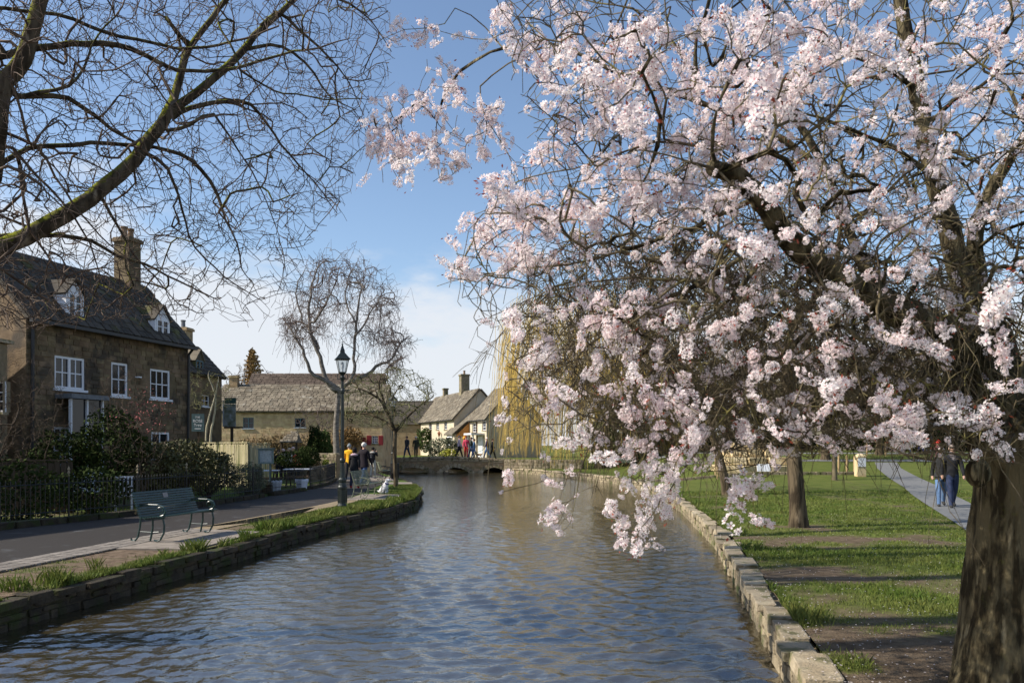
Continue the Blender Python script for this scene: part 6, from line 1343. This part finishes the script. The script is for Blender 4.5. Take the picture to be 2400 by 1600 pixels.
# notice board on posts
NB = Vector((-8.62, 27.9, 0)); t = thing('notice_board', 'grey green glazed notice board on two posts above the railing', 'notice board', tuple(NB)); ax = Vector((.97, .22, 0)).normalized(); nn_ = Vector((ax.y, -ax.x, 0))
b = MB(); b.obox(NB - ax * .26 + Z3 * 1.10, ax * .52, -nn_ * .09, Z3 * .52)
for q in (0, 1): b.obox(NB + ax * (-.26 + q * .47) + nn_ * .0 + Z3 * 1.10, ax * .05, nn_ * .025, Z3 * .52); b.obox(NB - ax * .26 + Z3 * (1.10 + q * .47), ax * .52, nn_ * .024, Z3 * .05)
b.obox(NB - ax * .31 + Z3 * 1.62 + nn_ * .06, ax * .62, -nn_ * .20, Z3 * .03); c = b.build('case', mat('board_paint', (.15, .20, .19), (.19, .24, .22), scale=6), t)
b = MB(); b.obox(NB - ax * .20 + Z3 * 1.16 + nn_ * .004, ax * .36, -nn_ * .003, Z3 * .40); b.build('notice', m_paper, c); b = MB(); b.obox(NB - ax * .21 + Z3 * 1.15 + nn_ * .012, ax * .42, -nn_ * .003, Z3 * .42); b.build('glass', m_lampglass, c)
for q in (-.22, .10): b = MB(); b.obox(NB + ax * q - nn_ * .12, ax * .07, -nn_ * .07, Z3 * 1.6); b.build('post', bpy.data.materials['board_paint'], t)
# chalk board
KB = P(524, 1088, 30.0); t = thing('chalk_board', 'leaning wooden framed chalk board between fence and round bush', 'sign', (KB.x, KB.y, 0)); rz_ = Matrix.Rotation(-.10, 3, 'Y')
b = MB(); b.box((KB.x, KB.y, KB.z), (.34, .03, .60), rz_); b.build('board', mat('slate_board', (.05, .06, .065), rough=.7), t); b = MB()
for dx, dz, w, h in ((0, .30, .36, .04), (0, -.30, .36, .04), (-.17, 0, .04, .6), (.17, 0, .04, .6)): v = rz_ @ Vector((dx, -.012, dz)); b.box((KB.x + v.x, KB.y + v.y, KB.z + v.z), (w, .045, h), rz_)
b.build('frame', m_wood, t); b = MB()
for dx, dz, w, h in ((-.03, .14, .015, .10), (.0, .10, .07, .015), (.02, .12, .015, .12), (-.02, -.10, .16, .014), (.01, -.16, .18, .012), (-.03, -.21, .12, .012)): v = rz_ @ Vector((dx, -.018, dz)); b.box((KB.x + v.x, KB.y + v.y, KB.z + v.z), (w, .006, h), rz_)
b.build('chalk_marks', m_white, t); b = MB()
for q in (-.14, .14): b.tube([(KB.x + q, KB.y + .02, 0), (KB.x + q, KB.y + .02, KB.z)], .02, 5)
b.build('leg', m_wood, t)
# inn signs
m_sign = mat('sign_teal', (.055, .095, .105), (.07, .115, .125), scale=5, rough=.55)
sp_ = P(464, 990, 33.5); t = thing('inn_sign', 'teal painted sign with pale lettering on a post beside the pale stemmed tree', 'sign', (sp_.x, sp_.y, 0))
b = MB(); b.box((sp_.x, sp_.y, sp_.z), (.52, .04, .74)); bd = b.build('sign_panel', m_sign, t)
for s_, z_, txt in ((.115, .22, 'THE'), (.17, .06, 'ROSE'), (.17, -.11, 'Tree')): o = link('lettering', text_mesh(txt, s_, m_white), bd); o.location = Vector((sp_.x, sp_.y - .024, sp_.z + z_)) - Vector((sp_.x, sp_.y, 0)); o.rotation_euler = (R(90), 0, 0)
b = MB(); b.obox((sp_.x - .13, sp_.y - .026, sp_.z - .27), (.26, 0, 0), (0, .004, 0), (0, 0, .03)); b.build('lettering', m_white, bd); b = MB(); b.obox((sp_.x - .04, sp_.y + .03, 0), (.08, 0, 0), (0, .08, 0), (0, 0, sp_.z + .4)); b.build('post', m_brown, t)
m_pict = mat('sign_picture', (.10, .11, .06), (.22, .24, .23), scale=3.2, rough=.5, c3=(.34, .38, .42), s3=2.2, t3=.6)
sp_ = P(539, 967, 41.0); t = thing('hanging_inn_sign', 'tall hanging pictorial inn sign with green header on a dark post', 'sign', (sp_.x, sp_.y, 0))
b = MB(); b.box((sp_.x, sp_.y, sp_.z - .13), (.60, .06, 1.16)); b.build('picture_panel', m_pict, t); b = MB(); b.box((sp_.x + .02, sp_.y, sp_.z + .62), (.58, .08, .30)); b.build('header', mat('sign_green', (.03, .07, .055), rough=.5), t)
b = MB(); b.box((sp_.x - .34, sp_.y, sp_.z - .05), (.05, .09, 1.34)); b.build('edge_strip', m_greyframe, t); b = MB(); b.obox((sp_.x + .04, sp_.y - .06, 0), (.12, 0, 0), (0, .12, 0), (0, 0, sp_.z - .71)); b.obox((sp_.x - .3, sp_.y - .05, sp_.z - .80), (.95, 0, 0), (0, .1, 0), (0, 0, .09)); b.build('post', m_brown, t)
# white pots, planter, garden tables and chair
def pot(label, x, y, r, h):
    t = thing('flower_pot', label, 'plant pot', (x, y, 0), group='white plant pots by the pub garden'); b = MB(); b.lathe((x, y, .01), [(r * .66, 0), (r * .70, .02), (r * .93, h - .12), (r * 1.0, h - .11), (r * 1.02, h - .02), (r * .98, h), (r * .88, h), (r * .86, h - .05)], 20); b.build('pot', m_pot, t, smooth=False); b = MB(); b.lathe((x, y, h - .04), [(r * .87, 0), (r * .5, .015), (.01, .02)], 14); b.build('soil', m_earth, t)
    leaves('seedling', (x, y, h + .02), (r * .7, r * .7, .06), 60, .06, m_leaf_dark, t)
pot('large white tapered plant pot in the railing gap', -8.02, 30.4, .245, .45); pot('white tapered plant pot seen through the railing bars', -8.62, 29.0, .25, .46)
t = thing('planter_trough', 'brown wooden planter trough at the railing corner', 'planter', (-8.75, 28.1, 0)); b = MB()
for i in range(4): b.obox((-9.05, 27.9, .03 + i * .085), (.62, .12, 0), (-.02, .10, 0), (0, 0, .078))
b.build('boards', m_brown, t); leaves('plants', (-8.75, 28.0, .42), (.3, .1, .1), 220, .06, m_leaf_dry, t)
def picnic(label, x, y, top, w=1.5, a=.1):
    t = thing('garden_table', label, 'table', (x, y, 0), a); b = MB()
    for i in range(5): b.box((0, -.28 + .14 * i, .75), (w, .13, .035))
    b.build('table_top', top, t, local=True)
    for s in (-1, 1): b = MB(); b.box((0, s * .62, .44), (w, .22, .035)); b.build('seat', m_brown, t, local=True)
    for s in (-1, 1):
        b = MB(); b.tube([(s * w * .36, -.15, .73), (s * w * .36, -.58, .02)], .035, 4); b.tube([(s * w * .36, .15, .73), (s * w * .36, .58, .02)], .035, 4); b.tube([(s * w * .36, -.66, .42), (s * w * .36, .66, .42)], .03, 4); b.build('leg_frame', m_brown, t, local=True)
picnic('pale sunlit garden table behind the white pot', -8.95, 33.4, m_pot, 1.15); picnic('shaded white topped garden table behind the notice board', -9.75, 31.6, m_pot, .95)
GC = P(290, 1140, 20.6); t = thing('garden_chair', 'white lattice garden chair half hidden behind the shrubs', 'chair', (GC.x, GC.y, 0), .4); b = MB(); b.box((0, 0, .44), (.44, .42, .03)); b.build('seat', m_white, t, local=True); b = MB()
for i in range(5): b.box((-.18 + .09 * i, .21, .68), (.025, .025, .46))
b.box((0, .21, .92), (.46, .03, .05)); b.box((0, .21, .68), (.42, .02, .03)); b.build('backrest', m_white, t, local=True)
for sx in (-.19, .19):
    for sy in (-.18, .18): b = MB(); b.box((sx, sy, .21), (.035, .035, .43)); b.build('leg', m_white, t, local=True)
# stone roofed lychgate in the pub garden
LG = P(683, 1037, 44.0); t = thing('lychgate', 'small stone slated gate canopy above the pub garden guests', 'gate canopy', (LG.x, LG.y, 0)); b = MB(); z = LG.z
b.add([(LG.x - .52, LG.y - .6, z), (LG.x + .45, LG.y - .6, z), (LG.x + .45, LG.y + .6, z), (LG.x - .52, LG.y + .6, z), (LG.x + .12, LG.y, z + .62), (LG.x + .36, LG.y, z + .62)], [(0, 1, 5, 4), (1, 2, 5), (2, 3, 4, 5), (3, 0, 4), (3, 2, 1, 0)]); ro = b.build('roof', m_slate, t)
e = Vector((LG.x - .52, LG.y - .6, z)); up = Vector((0, .6, .62)).normalized(); slates(ro, e, (1, 0, 0), .97, up, .84, Vector((0, -.62, .6)).normalized(), m_slate, ch=.14, lo=.12, hi=.25, skip=lambda a, s: a < s * .75 or a > .97 - s * .12, limit=60)
for sx in (-.42, .38): b = MB(); b.tube([(LG.x + sx, LG.y - .4, 0), (LG.x + sx, LG.y - .4, z)], .06, 6); b.build('post', m_brown, t)
# park: memorial steps, stakes, chain posts, pillar, plaque
mc = hit(1782, 1110); MX, MY, MZ = mc.x, mc.y + 1.7, mc.z
t = thing('war_memorial', 'stepped golden stone memorial base on the park lawn', 'memorial', (MX, MY, MZ)); k = 3.25 / 3.3
for i, (w, z0, z1) in enumerate(((3.3, 0, .40), (2.95, .40, .80), (2.35, .80, 1.15), (1.75, 1.15, 1.50))):
    it = []; n = max(2, round(w / .85))
    for j in range(n): it.append((Vector((MX - w / 2 + w / n * (j + .5), MY, MZ + (z0 + z1) / 2)), Vector((w / n - .012, 0, 0)), Vector((0, w, 0)), Vector((0, 0, z1 - z0 - .004))))
    pieces('step_stone', it, m_memorial, t, tilt=0)
t = thing('kerb_edging', 'low rubble edging in front of the memorial', 'edging', (MX, MY - 2.2, MZ)); it = []; x = MX - 6
while x < MX + 4.5: l = random.uniform(.2, .45); it.append((Vector((x + l / 2, MY - 2.15, float(zr(x, MY - 2.15)) + .06)), Vector((l - .02, 0, 0)), Vector((0, .22, 0)), Vector((0, 0, .17)))); x += l
pieces('stone', it, m_wallstone, t)
pl = hit(1790, 1117); t = thing('memorial_plaque', 'white plaque on a low black stand before the memorial', 'plaque', tuple(pl)); b = MB(); b.box((pl.x, pl.y, pl.z + .42), (.62, .04, .36), Matrix.Rotation(-.35, 3, 'X')); b.build('panel', m_white, t); b = MB()
for q in (-.06, .2): b.tube([(pl.x + q, pl.y + .02, pl.z - .05), (pl.x + q, pl.y + .02, pl.z + .42)], .025, 5)
b.build('leg', m_iron, t)
for u, v, hh, lab in ((1677, 1119, 1.9, 'taller pale timber stake left of the leaning tree'), (1682, 1123, 1.75, 'pale timber stake against the leaning tree')):
    p = hit(u, v); t = tag(link('tree_stake', (lambda b_: (b_.tube([(p.x, p.y, p.z - .1), (p.x + .02, p.y, p.z + hh)], .045, 7), b_.mesh('tree_stake', m_wood))[1])(MB())), lab, 'stake', 'tree stakes on the lawn', 'thing')
pp = hit(2016, 1116); t = thing('stone_pillar', 'short stone pillar with white plaque beside the park path', 'pillar', tuple(pp)); b = MB(); b.box((pp.x, pp.y, pp.z + .45), (.40, .36, .94)); b.lathe((pp.x, pp.y, pp.z + .92), [(.28, 0), (.25, .06), (.10, .13), (.01, .14)], 4, rotoff=R(45)); b.build('shaft', m_memorial, t); b = MB(); b.box((pp.x, pp.y - .19, pp.z + .66), (.36, .02, .40)); b.build('plaque', m_white, t)
pts = []
for u, v, lab in ((1966, 1104, 'timber chain post nearest the slender young tree'), (1985, 1106, 'middle timber chain post between slender tree and stone pillar'), (2003, 1108, 'timber chain post closest to the white plaqued pillar'), (2076, 1068, 'timber chain post at the road edge nearer the far walkers'), (2032, 1066, 'timber chain post at the road edge above the pillar')):
    p = hit(u, v); pts.append(p)
    b = MB(); b.lathe((0, 0, -.05), [(.06, 0), (.06, .75), (.045, .80), (.06, .84), (.01, .90)], 7); o = tag(link('chain_post', b.mesh('chain_post', m_wood)), lab, 'post', 'chain posts', 'thing'); o.location = p
b = MB()
for a, c in ((pts[0], pts[1]), (pts[1], pts[2]), (pts[4], pts[3])):
    tt = np.linspace(0, 1, 9); b.tube([tuple(a.lerp(c, q) + Vector((0, 0, .66 - .9 * q * (1 - q) * .8))) for q in tt], .014, 4)
tag(link('chain', b.mesh('chain', m_iron)), 'slack black chain strung between the timber posts', 'chain', None, 'thing')
t = thing('beacon', 'orange globe crossing beacon on a post behind the person in red', 'beacon', (P(1089, 1030, 67).x, 67, .6)); q = P(1089, 1026, 67); b = MB(); b.ball(tuple(q), .17, 12, 8); b.build('globe', mat('orange_globe', (.75, .33, .03), rough=.4), t, smooth=True); b = MB(); b.tube([(q.x, q.y, .5), (q.x, q.y, q.z - .15)], .05, 7); b.build('post', m_iron, t)
q = P(1029, 1022, 82); t = thing('small_lantern_post', 'small black lantern post in front of the pale cottage', 'lamp', (q.x, q.y, .6)); b = MB(); b.tube([(q.x, q.y, .5), (q.x, q.y, q.z)], .035, 6); b.build('post', m_iron, t); b = MB(); b.lathe((q.x, q.y, q.z), [(.08, 0), (.16, .3), (.20, .32), (.05, .5), (.02, .6)], 6); b.build('lantern', m_terr, t)
# ------------------------------------------------------------------ people and animals
_pm = {}
def cloth(c):
    k = tuple(c)
    if k not in _pm: _pm[k] = mat('cloth_%d' % len(_pm), c, tuple(min(1, q * 1.25 + .004) for q in c), scale=14, rough=.9, bump=.3, bscale=30)
    return _pm[k]
m_skin = mat('skin', (.50, .30, .21), (.56, .34, .25), scale=9, rough=.55)
def skin_mesh(verts, edges, rad, root=0, sub=1):
    me = bpy.data.meshes.new('figure'); me.from_pydata([tuple(v) for v in verts], edges, []); o = bpy.data.objects.new('figure_source', me); C.objects.link(o)
    md = o.modifiers.new('skin', 'SKIN'); md.use_smooth_shade = True
    for i, r in enumerate(rad): me.skin_vertices[0].data[i].radius = (r, r) if np.isscalar(r) else r
    me.skin_vertices[0].data[root].use_root = True
    ms = o.modifiers.new('sub', 'SUBSURF'); ms.levels = sub; ms.render_levels = sub
    dg = bpy.context.evaluated_depsgraph_get(); out = bpy.data.meshes.new_from_object(o.evaluated_get(dg)); bpy.data.objects.remove(o); bpy.data.meshes.remove(me); return out
def person(label, pos, h, face, coat, legs, hair=(.05, .035, .025), shoes=(.03, .03, .03), pose='stand', hat=None, hood=None, long=.0, bag=None, seed=0, armraise=False, female=False, group=None):
    """face: heading the figure looks towards (radians, 0 = +x). One continuous body mesh; hair, hood, hat and bag are its children"""
    rr = random.Random(seed); st = {'walk': .13, 'stand': .0, 'photo': .02, 'sit': 0}[pose] * (1 if rr.random() < .5 else -1)
    t = thing('person', label, 'person', tuple(pos), face - math.pi / 2, group=group); s = .94 if female else 1.0
    V, E, Rd, Lb = [], [], [], []
    def a(x, y, z, r, lab, par=None):
        V.append((x * h, y * h, z * h)); Rd.append(tuple(q * h for q in r) if not np.isscalar(r) else r * h); Lb.append(lab)
        if par is not None: E.append((par, len(V) - 1))
        return len(V) - 1
    sit = pose == 'sit'; dz = -.24 if sit else 0
    pe = a(0, 0, .52 + dz, (.088, .066) if not long else (.098, .075), 1); wa = a(0, .004, .61 + dz, (.080 * s, .060), 1, pe); che = a(0, .002, .71 + dz, (.098 * s, .068), 1, wa); sh = a(0, -.004, .795 + dz, (.080, .055), 1, che); ne = a(0, .004, .838 + dz, .034, 0, sh); hd0 = a(0, .016, .878 + dz, (.040, .045), 0, ne); hd1 = a(0, .014, .925 + dz, (.050, .058), 0, hd0); a(0, .008, .972 + dz, (.038, .044), 0, hd1)
    for sd in (-1, 1):
        so_ = a(sd * .098 * s, -.004, .790 + dz, .046, 1, sh); sw = sd * st * .9
        if armraise and sd == 1 or pose == 'photo':
            el = a(sd * .125, .085, .70 + dz, .036, 1, so_); wr = a(sd * .06, .17, .83 + dz, .022, 1, el); ha = a(sd * .05, .185, .87 + dz, .019, 0, wr)
        else:
            el = a(sd * .132 * s, -.012 - sw * .35, .645 + dz, .036, 1, so_); wr = a(sd * .135 * s, .03 - sw * .7, .515 + dz + (.06 if sit else 0), .025, 1, el); ha = a(sd * .133 * s, .045 - sw * .75, .475 + dz + (.07 if sit else 0), (.014, .022), 0, wr)
        for q in range(4): f = a(V[ha][0] / h + sd * .004, V[ha][1] / h + .018 - q * .010, V[ha][2] / h - .028 - (.006 if q in (1, 2) else 0), .0058, 0, ha)
        a(V[ha][0] / h - sd * .012, V[ha][1] / h + .024, V[ha][2] / h - .010, .006, 0, ha)
        hp_ = a(sd * .048, 0, .49 + dz, .064, 2 if not long else 1, pe)
        if sit: kn = a(sd * .06, .23, .27, .045, 2, hp_); an = a(sd * .06, .24, .06, .032, 2, kn); to = a(sd * .065, .32, .022, .028, 3, an)
        else:
            kn = a(sd * .055, st * sd * .55 + .012, .285, .047, 2, hp_); an = a(sd * .055, st * sd * 1.2 - .015, .062 + abs(st) * (.25 if sd * st < 0 else 0), .034, 2, kn); he = a(sd * .056, st * sd * 1.2 - .012, .030 + abs(st) * (.2 if sd * st < 0 else 0), .030, 3, an); a(sd * .064, st * sd * 1.2 + .075, .020 + abs(st) * (.05 if sd * st < 0 else 0), .024, 3, he)
    me = skin_mesh(V, E, Rd, root=0)
    mats = [m_skin, cloth(coat), cloth(legs), cloth(shoes)]
    for m in mats: me.materials.append(m)
    # colour by the nearest bone
    A = np.array([V[i] for i, j in E]); B = np.array([V[j] for i, j in E]); la = np.array([Lb[j] for i, j in E]); co = np.zeros(len(me.polygons) * 3); me.polygons.foreach_get('center', co); co = co.reshape(-1, 3)
    d = B - A; tt = np.clip(((co[:, None] - A) * d).sum(2) / ((d * d).sum(1) + 1e-9), 0, 1); dist = np.linalg.norm(co[:, None] - A - tt[..., None] * d, axis=2) - np.array([np.max(Rd[j]) for i, j in E]); mi = la[dist.argmin(1)]
    mi = np.where((co[:, 2] > (.855 + dz) * h), 0, mi) if pose != 'photo' else mi
    me.polygons.foreach_set('material_index', mi.astype(np.int32)); me.name = 'body'; body = link('body', me, t)
    hc = Vector((0, .008 * h, (.935 + dz) * h)); b = MB()
    b.ball((hc.x, hc.y + .064 * h, hc.z - .008 * h), (.008 * h, .012 * h, .013 * h), 6, 4); b.build('nose', m_skin, body, True, local=True)
    for sd in (-1, 1): b = MB(); b.ball((sd * .021 * h, hc.y + .052 * h, hc.z + .006 * h), (.007 * h, .006 * h, .005 * h), 6, 4); b.build('eye', cloth((.02, .015, .012)), body, True, local=True); b = MB(); b.ball((sd * .052 * h, hc.y - .002 * h, hc.z - .004 * h), (.008 * h, .014 * h, .018 * h), 6, 4); b.build('ear', m_skin, body, True, local=True)
    b = MB(); b.ball((hc.x, hc.y + .052 * h, hc.z - .030 * h), (.016 * h, .006 * h, .004 * h), 6, 4); b.build('mouth', cloth((.28, .10, .09)), body, True, local=True)
    # hair: a shell over the crown and back of the head
    b = MB(); n0 = b.n; b.ball((hc.x, hc.y - .006 * h, hc.z + .010 * h), (.058 * h, .066 * h, .060 * h), 12, 8); v = b.v[0]; cut = v[:, 1] > hc.y + .028 * h; v[:, 2] = np.where(cut & (v[:, 2] < hc.z + .026 * h), hc.z + .026 * h, v[:, 2])
    if female: v[:, 2] = np.where((~cut) & (v[:, 2] < hc.z), v[:, 2] - .05 * h, v[:, 2])
    b.build('hat' if hat else 'hair', cloth(hat or hair), body, True, local=True)
    if hat: b = MB(); b.ball((hc.x, hc.y, hc.z + .075 * h), (.016 * h,) * 3, 7, 5); b.build('bobble', cloth(hat), body, True, local=True)
    if hood: b = MB(); b.ball((0, -.045 * h, (.815 + dz) * h), (.088 * h, .055 * h, .040 * h), 12, 7); b.build('hood', cloth(hood), body, True, local=True)
    if long: b = MB(); b.lathe((0, 0, 0), [(.128 * h, (.60 - long) * h), (.118 * h, .50 * h), (.096 * h, .60 * h), (.098 * h, .70 * h)], 12, cap=False); v = b.v[0]; v[:, 1] *= .74; b.build('coat_skirt', cloth(coat), body, True, local=True)
    if bag == 'backpack':
        b = MB(); b.ball((0, -.105 * h, .665 * h), (.075 * h, .055 * h, .105 * h), 10, 7); b.ball((0, -.15 * h, .63 * h), (.05 * h, .025 * h, .05 * h), 8, 6); bg_ = b.build('backpack', cloth((.018, .018, .02)), body, True, local=True); b = MB(); b.box((-.02 * h, -.168 * h, .665 * h), (.03 * h, .006 * h, .016 * h)); b.build('tag', m_white, bg_, local=True)
        ph = MB(); ph.box((0, .20 * h, .885 * h), (.05 * h, .008 * h, .09 * h)); ph.build('phone', m_iron, body, local=True)
    return t
PI = math.pi
def gp(u, Y, z=0.0): return Vector(((u - U0) / F * Y, Y, z))
dk, navy, jean, lj = (.012, .012, .014), (.012, .014, .03), (.04, .075, .17), (.13, .22, .36)
person('person in dark coat with pale pink hood and bright red boots walking away', gp(831, 32.0, .012), 1.66, PI / 2, dk, navy, hair=(.012, .010, .010), shoes=(.42, .02, .03), pose='walk', hood=(.42, .30, .34), seed=1, female=True, long=.14)
person('bald white haired person in long dark coat and jeans beside the red boots', gp(853, 33.6, .012), 1.86, PI / 2 - .5, (.014, .010, .014), jean, hair=(.62, .60, .56), pose='walk', seed=2, long=.16)
person('person in bright yellow jacket and grey hat beyond the lamp post', gp(818.5, 39.0, .012), 1.80, PI / 2, (.80, .42, .02), dk, hair=(.3, .3, .3), hat=(.22, .24, .25), pose='walk', seed=3)
person('person with black backpack and pale trousers taking a photograph', gp(874, 43.2, .03), 1.63, PI / 2 - .2, dk, (.36, .36, .31), hair=(.015, .012, .01), pose='photo', hood=(.35, .33, .30), bag='backpack', seed=4, shoes=(.4, .4, .4))
zd = lambda x: deck(x) + .0
for u, h_, fc_, co, le, kw, lab in ((952, 1.72, -PI / 2 - .6, (.05, .052, .058), (.04, .06, .10), {}, 'person in dark grey coat leaning forward on the bridge, left of a pair'), (975, 1.66, -PI / 2 + .2, (.035, .038, .026), (.05, .055, .04), dict(hair=(.66, .62, .60)), 'white haired person in olive coat on the bridge, right of a pair'),
    (1077, 1.70, 0.1, (.46, .38, .45), dk, dict(hat=(.06, .05, .06)), 'person in pale pink jacket and cap walking on the bridge'), (1092, 1.68, -PI / 2, (.55, .06, .11), (.55, .03, .035), dict(hair=(.2, .03, .03)), 'person dressed all in red standing under the orange beacon'),
    (1104, 1.62, PI, (.03, .04, .035), jean, {}, 'person in dark green coat and jeans beside the one in red'), (1112, 1.50, PI, (.06, .12, .24), (.10, .16, .30), {}, 'shorter person in blue jacket in the middle of the bridge crowd'),
    (1141, 1.66, PI, (.035, .022, .05), (.06, .13, .27), dict(hair=(.6, .56, .52)), 'person in purple jacket holding the green dog lead on the bridge'), (1154, 1.60, 0, dk, dk, {}, 'person in black at the right end of the bridge by the blossom')):
    Y = 61.9; x = (u - U0) / F * Y; person(lab, (x, Y + random.uniform(-.5, .5), zd(x)), h_, fc_, co, le, pose='walk', seed=u, **kw)
for u, lab, co, hc_ in ((893, 'person in black and cream beyond the weathered stone wall', (.05, .045, .04), (.3, .25, .2)), (904, 'person in black coat beyond the weathered stone wall', dk, (.3, .2, .15))): person(lab, gp(u, 70, .62), 1.62, PI, co, dk, hair=hc_, seed=u)
for i, (u, co, hc_, lab) in enumerate(((653, dk, (.03, .02, .02), 'guest in black at the left of the pub garden group'), (664, (.30, .27, .2), (.55, .42, .38), 'guest in cream in the pub garden group'), (678, (.55, .52, .45), (.35, .28, .2), 'guest in white jacket in the pub garden group'), (687, (.25, .2, .2), (.55, .4, .35), 'guest in grey brown in the pub garden group'), (695, (.75, .10, .06), (.06, .04, .03), 'guest in coral red in the pub garden group'), (708, (.3, .45, .5), (.05, .05, .05), 'guest in pale blue in the pub garden group'))):
    person(lab, gp(u, 40.0 + (i % 2) * .5, .0), 1.52 + .05 * (i % 4), -PI / 2 + random.uniform(-.8, .8), co, dk, hair=hc_, seed=u)
c1 = hit(2206, 1187); c2_ = hit(2232, 1190)
person('person in black coat and blue jeans on the park path, left of the couple', (c1.x, c1.y, c1.z + .012), 1.68, -PI / 2 - .35, (.022, .022, .022), (.10, .17, .30), hair=(.28, .24, .21), pose='walk', seed=71, long=.10, female=True)
person('person in black jacket and dark jeans on the park path, right of the couple', (c2_.x, c2_.y, c2_.z + .012), 1.76, -PI / 2 - .25, dk, (.025, .035, .075), hair=(.16, .13, .11), pose='walk', seed=72)
p = hit(2199, 1118); person('person in red hat farther up the park path behind the couple', (p.x, p.y, p.z), 1.7, PI / 2, (.10, .05, .05), dk, hat=(.75, .04, .03), pose='walk', seed=73)
for u, v, co, le, lab in ((2122, 1063, (.03, .05, .10), (.06, .10, .2), 'person in blue on the far park road, leftmost walker'), (2158, 1064, (.05, .04, .16), (.08, .08, .2), 'person in violet blue on the far park road'), (2177, 1065, (.10, .13, .18), (.08, .14, .28), 'striding person in pale jeans on the far park road')):
    p = hit(u, v); person(lab, (p.x, p.y, p.z), 1.72, PI if u < 2140 else 0.0, co, le, pose='walk', seed=u)
def dog(label, pos, s, face, m, collar=None, sitting=False):
    """local frame: nose towards +x"""
    t = thing('dog', label, 'dog', tuple(pos), face)
    if sitting: V = [(0, 0, .20), (.10, 0, .36), (.17, 0, .50), (.20, 0, .62), (.28, 0, .62), (.35, 0, .59), (-.10, 0, .12), (-.24, 0, .08), (-.32, 0, .16), (.13, .07, .30), (.15, .075, .14), (.17, .075, .02), (.13, -.07, .30), (.15, -.075, .14), (.17, -.075, .02), (-.02, .11, .10), (.06, .12, .03), (-.02, -.11, .10), (.06, -.12, .03)]; E = [(0, 1), (1, 2), (2, 3), (3, 4), (4, 5), (0, 6), (6, 7), (7, 8), (1, 9), (9, 10), (10, 11), (1, 12), (12, 13), (13, 14), (6, 15), (15, 16), (6, 17), (17, 18)]; Rr = [.15, .14, .10, .10, .075, .045, .14, .04, .03, .05, .04, .04, .05, .04, .04, .07, .04, .07, .04]
    else: V = [(0, 0, .40), (.24, 0, .42), (.36, 0, .52), (.42, 0, .60), (.50, 0, .60), (.58, 0, .57), (-.25, 0, .41), (-.36, 0, .48), (-.45, 0, .58), (.24, .07, .30), (.22, .07, .16), (.25, .07, .02), (.24, -.07, .30), (.27, -.07, .16), (.30, -.07, .02), (-.22, .07, .28), (-.30, .07, .15), (-.28, .07, .02), (-.22, -.07, .28), (-.27, -.07, .15), (-.25, -.07, .02)]; E = [(0, 1), (1, 2), (2, 3), (3, 4), (4, 5), (0, 6), (6, 7), (7, 8), (1, 9), (9, 10), (10, 11), (1, 12), (12, 13), (13, 14), (6, 15), (15, 16), (16, 17), (6, 18), (18, 19), (19, 20)]; Rr = [.12, .13, .08, .08, .05, .032, .11, .03, .02, .05, .035, .035, .05, .035, .035, .06, .035, .035, .06, .035, .035]
    me = skin_mesh([tuple(q * s for q in v) for v in V], E, [r * s for r in Rr]); me.materials.append(m); me.name = 'body'; bd = link('body', me, t); hx, hz = (V[3][0], V[3][2])
    for sd in (-1, 1): b = MB(); b.ball(((hx - .02) * s, sd * .085 * s, (hz + .01) * s), (.035 * s, .02 * s, .07 * s), 7, 5); b.build('ear', m, bd, True, local=True); b = MB(); b.ball(((hx + .09) * s, sd * .04 * s, (hz + .03) * s), .013 * s, 6, 4); b.build('eye', m_iron, bd, True, local=True)
    b = MB(); b.ball(((V[5][0] + .04) * s, 0, (V[5][2] + .01) * s), .02 * s, 6, 4); b.build('nose', m_iron, bd, True, local=True)
    if collar: b = MB(); b.tube([Vector((V[2][0] * s, 0, (V[2][2] - .03) * s)) + Vector((-.02 * s * math.sin(q) * 3, .115 * s * math.cos(q), .09 * s * math.sin(q) * .4)) for q in np.linspace(0, 6.283, 12)], .03 * s, 5); b.build('collar', cloth(collar), bd, local=True)
    return t
dog('fluffy white dog with dark blue neckerchief sitting at the end of the weathered bench', gp(899, 28.5, .02), .78, -.3, mat('white_fur', (.62, .62, .64), (.74, .74, .75), scale=20, rough=1, bump=1, bscale=60), collar=(.03, .03, .12), sitting=True)
x = (1122 - U0) / F * 61.2; dg_ = dog('small tan dog on a green lead on the bridge', (x, 61.2, zd(x)), .72, PI * .95, mat('tan_fur', (.30, .20, .11), (.40, .28, .17), scale=20, rough=1), collar=(.02, .3, .15))
b = MB(); b.tube([(x - .25, 61.25, zd(x) + .42), (x + .25, 61.5, zd(x) + .62), ((1137 - U0) / F * 61.9, 61.8, zd(x) + .86)], .016, 5); tag(link('dog_lead', b.mesh('dog_lead', mat('lead_green', (.02, .42, .22)))), 'bright green dog lead between the tan dog and purple jacket', 'dog lead', None, 'thing')
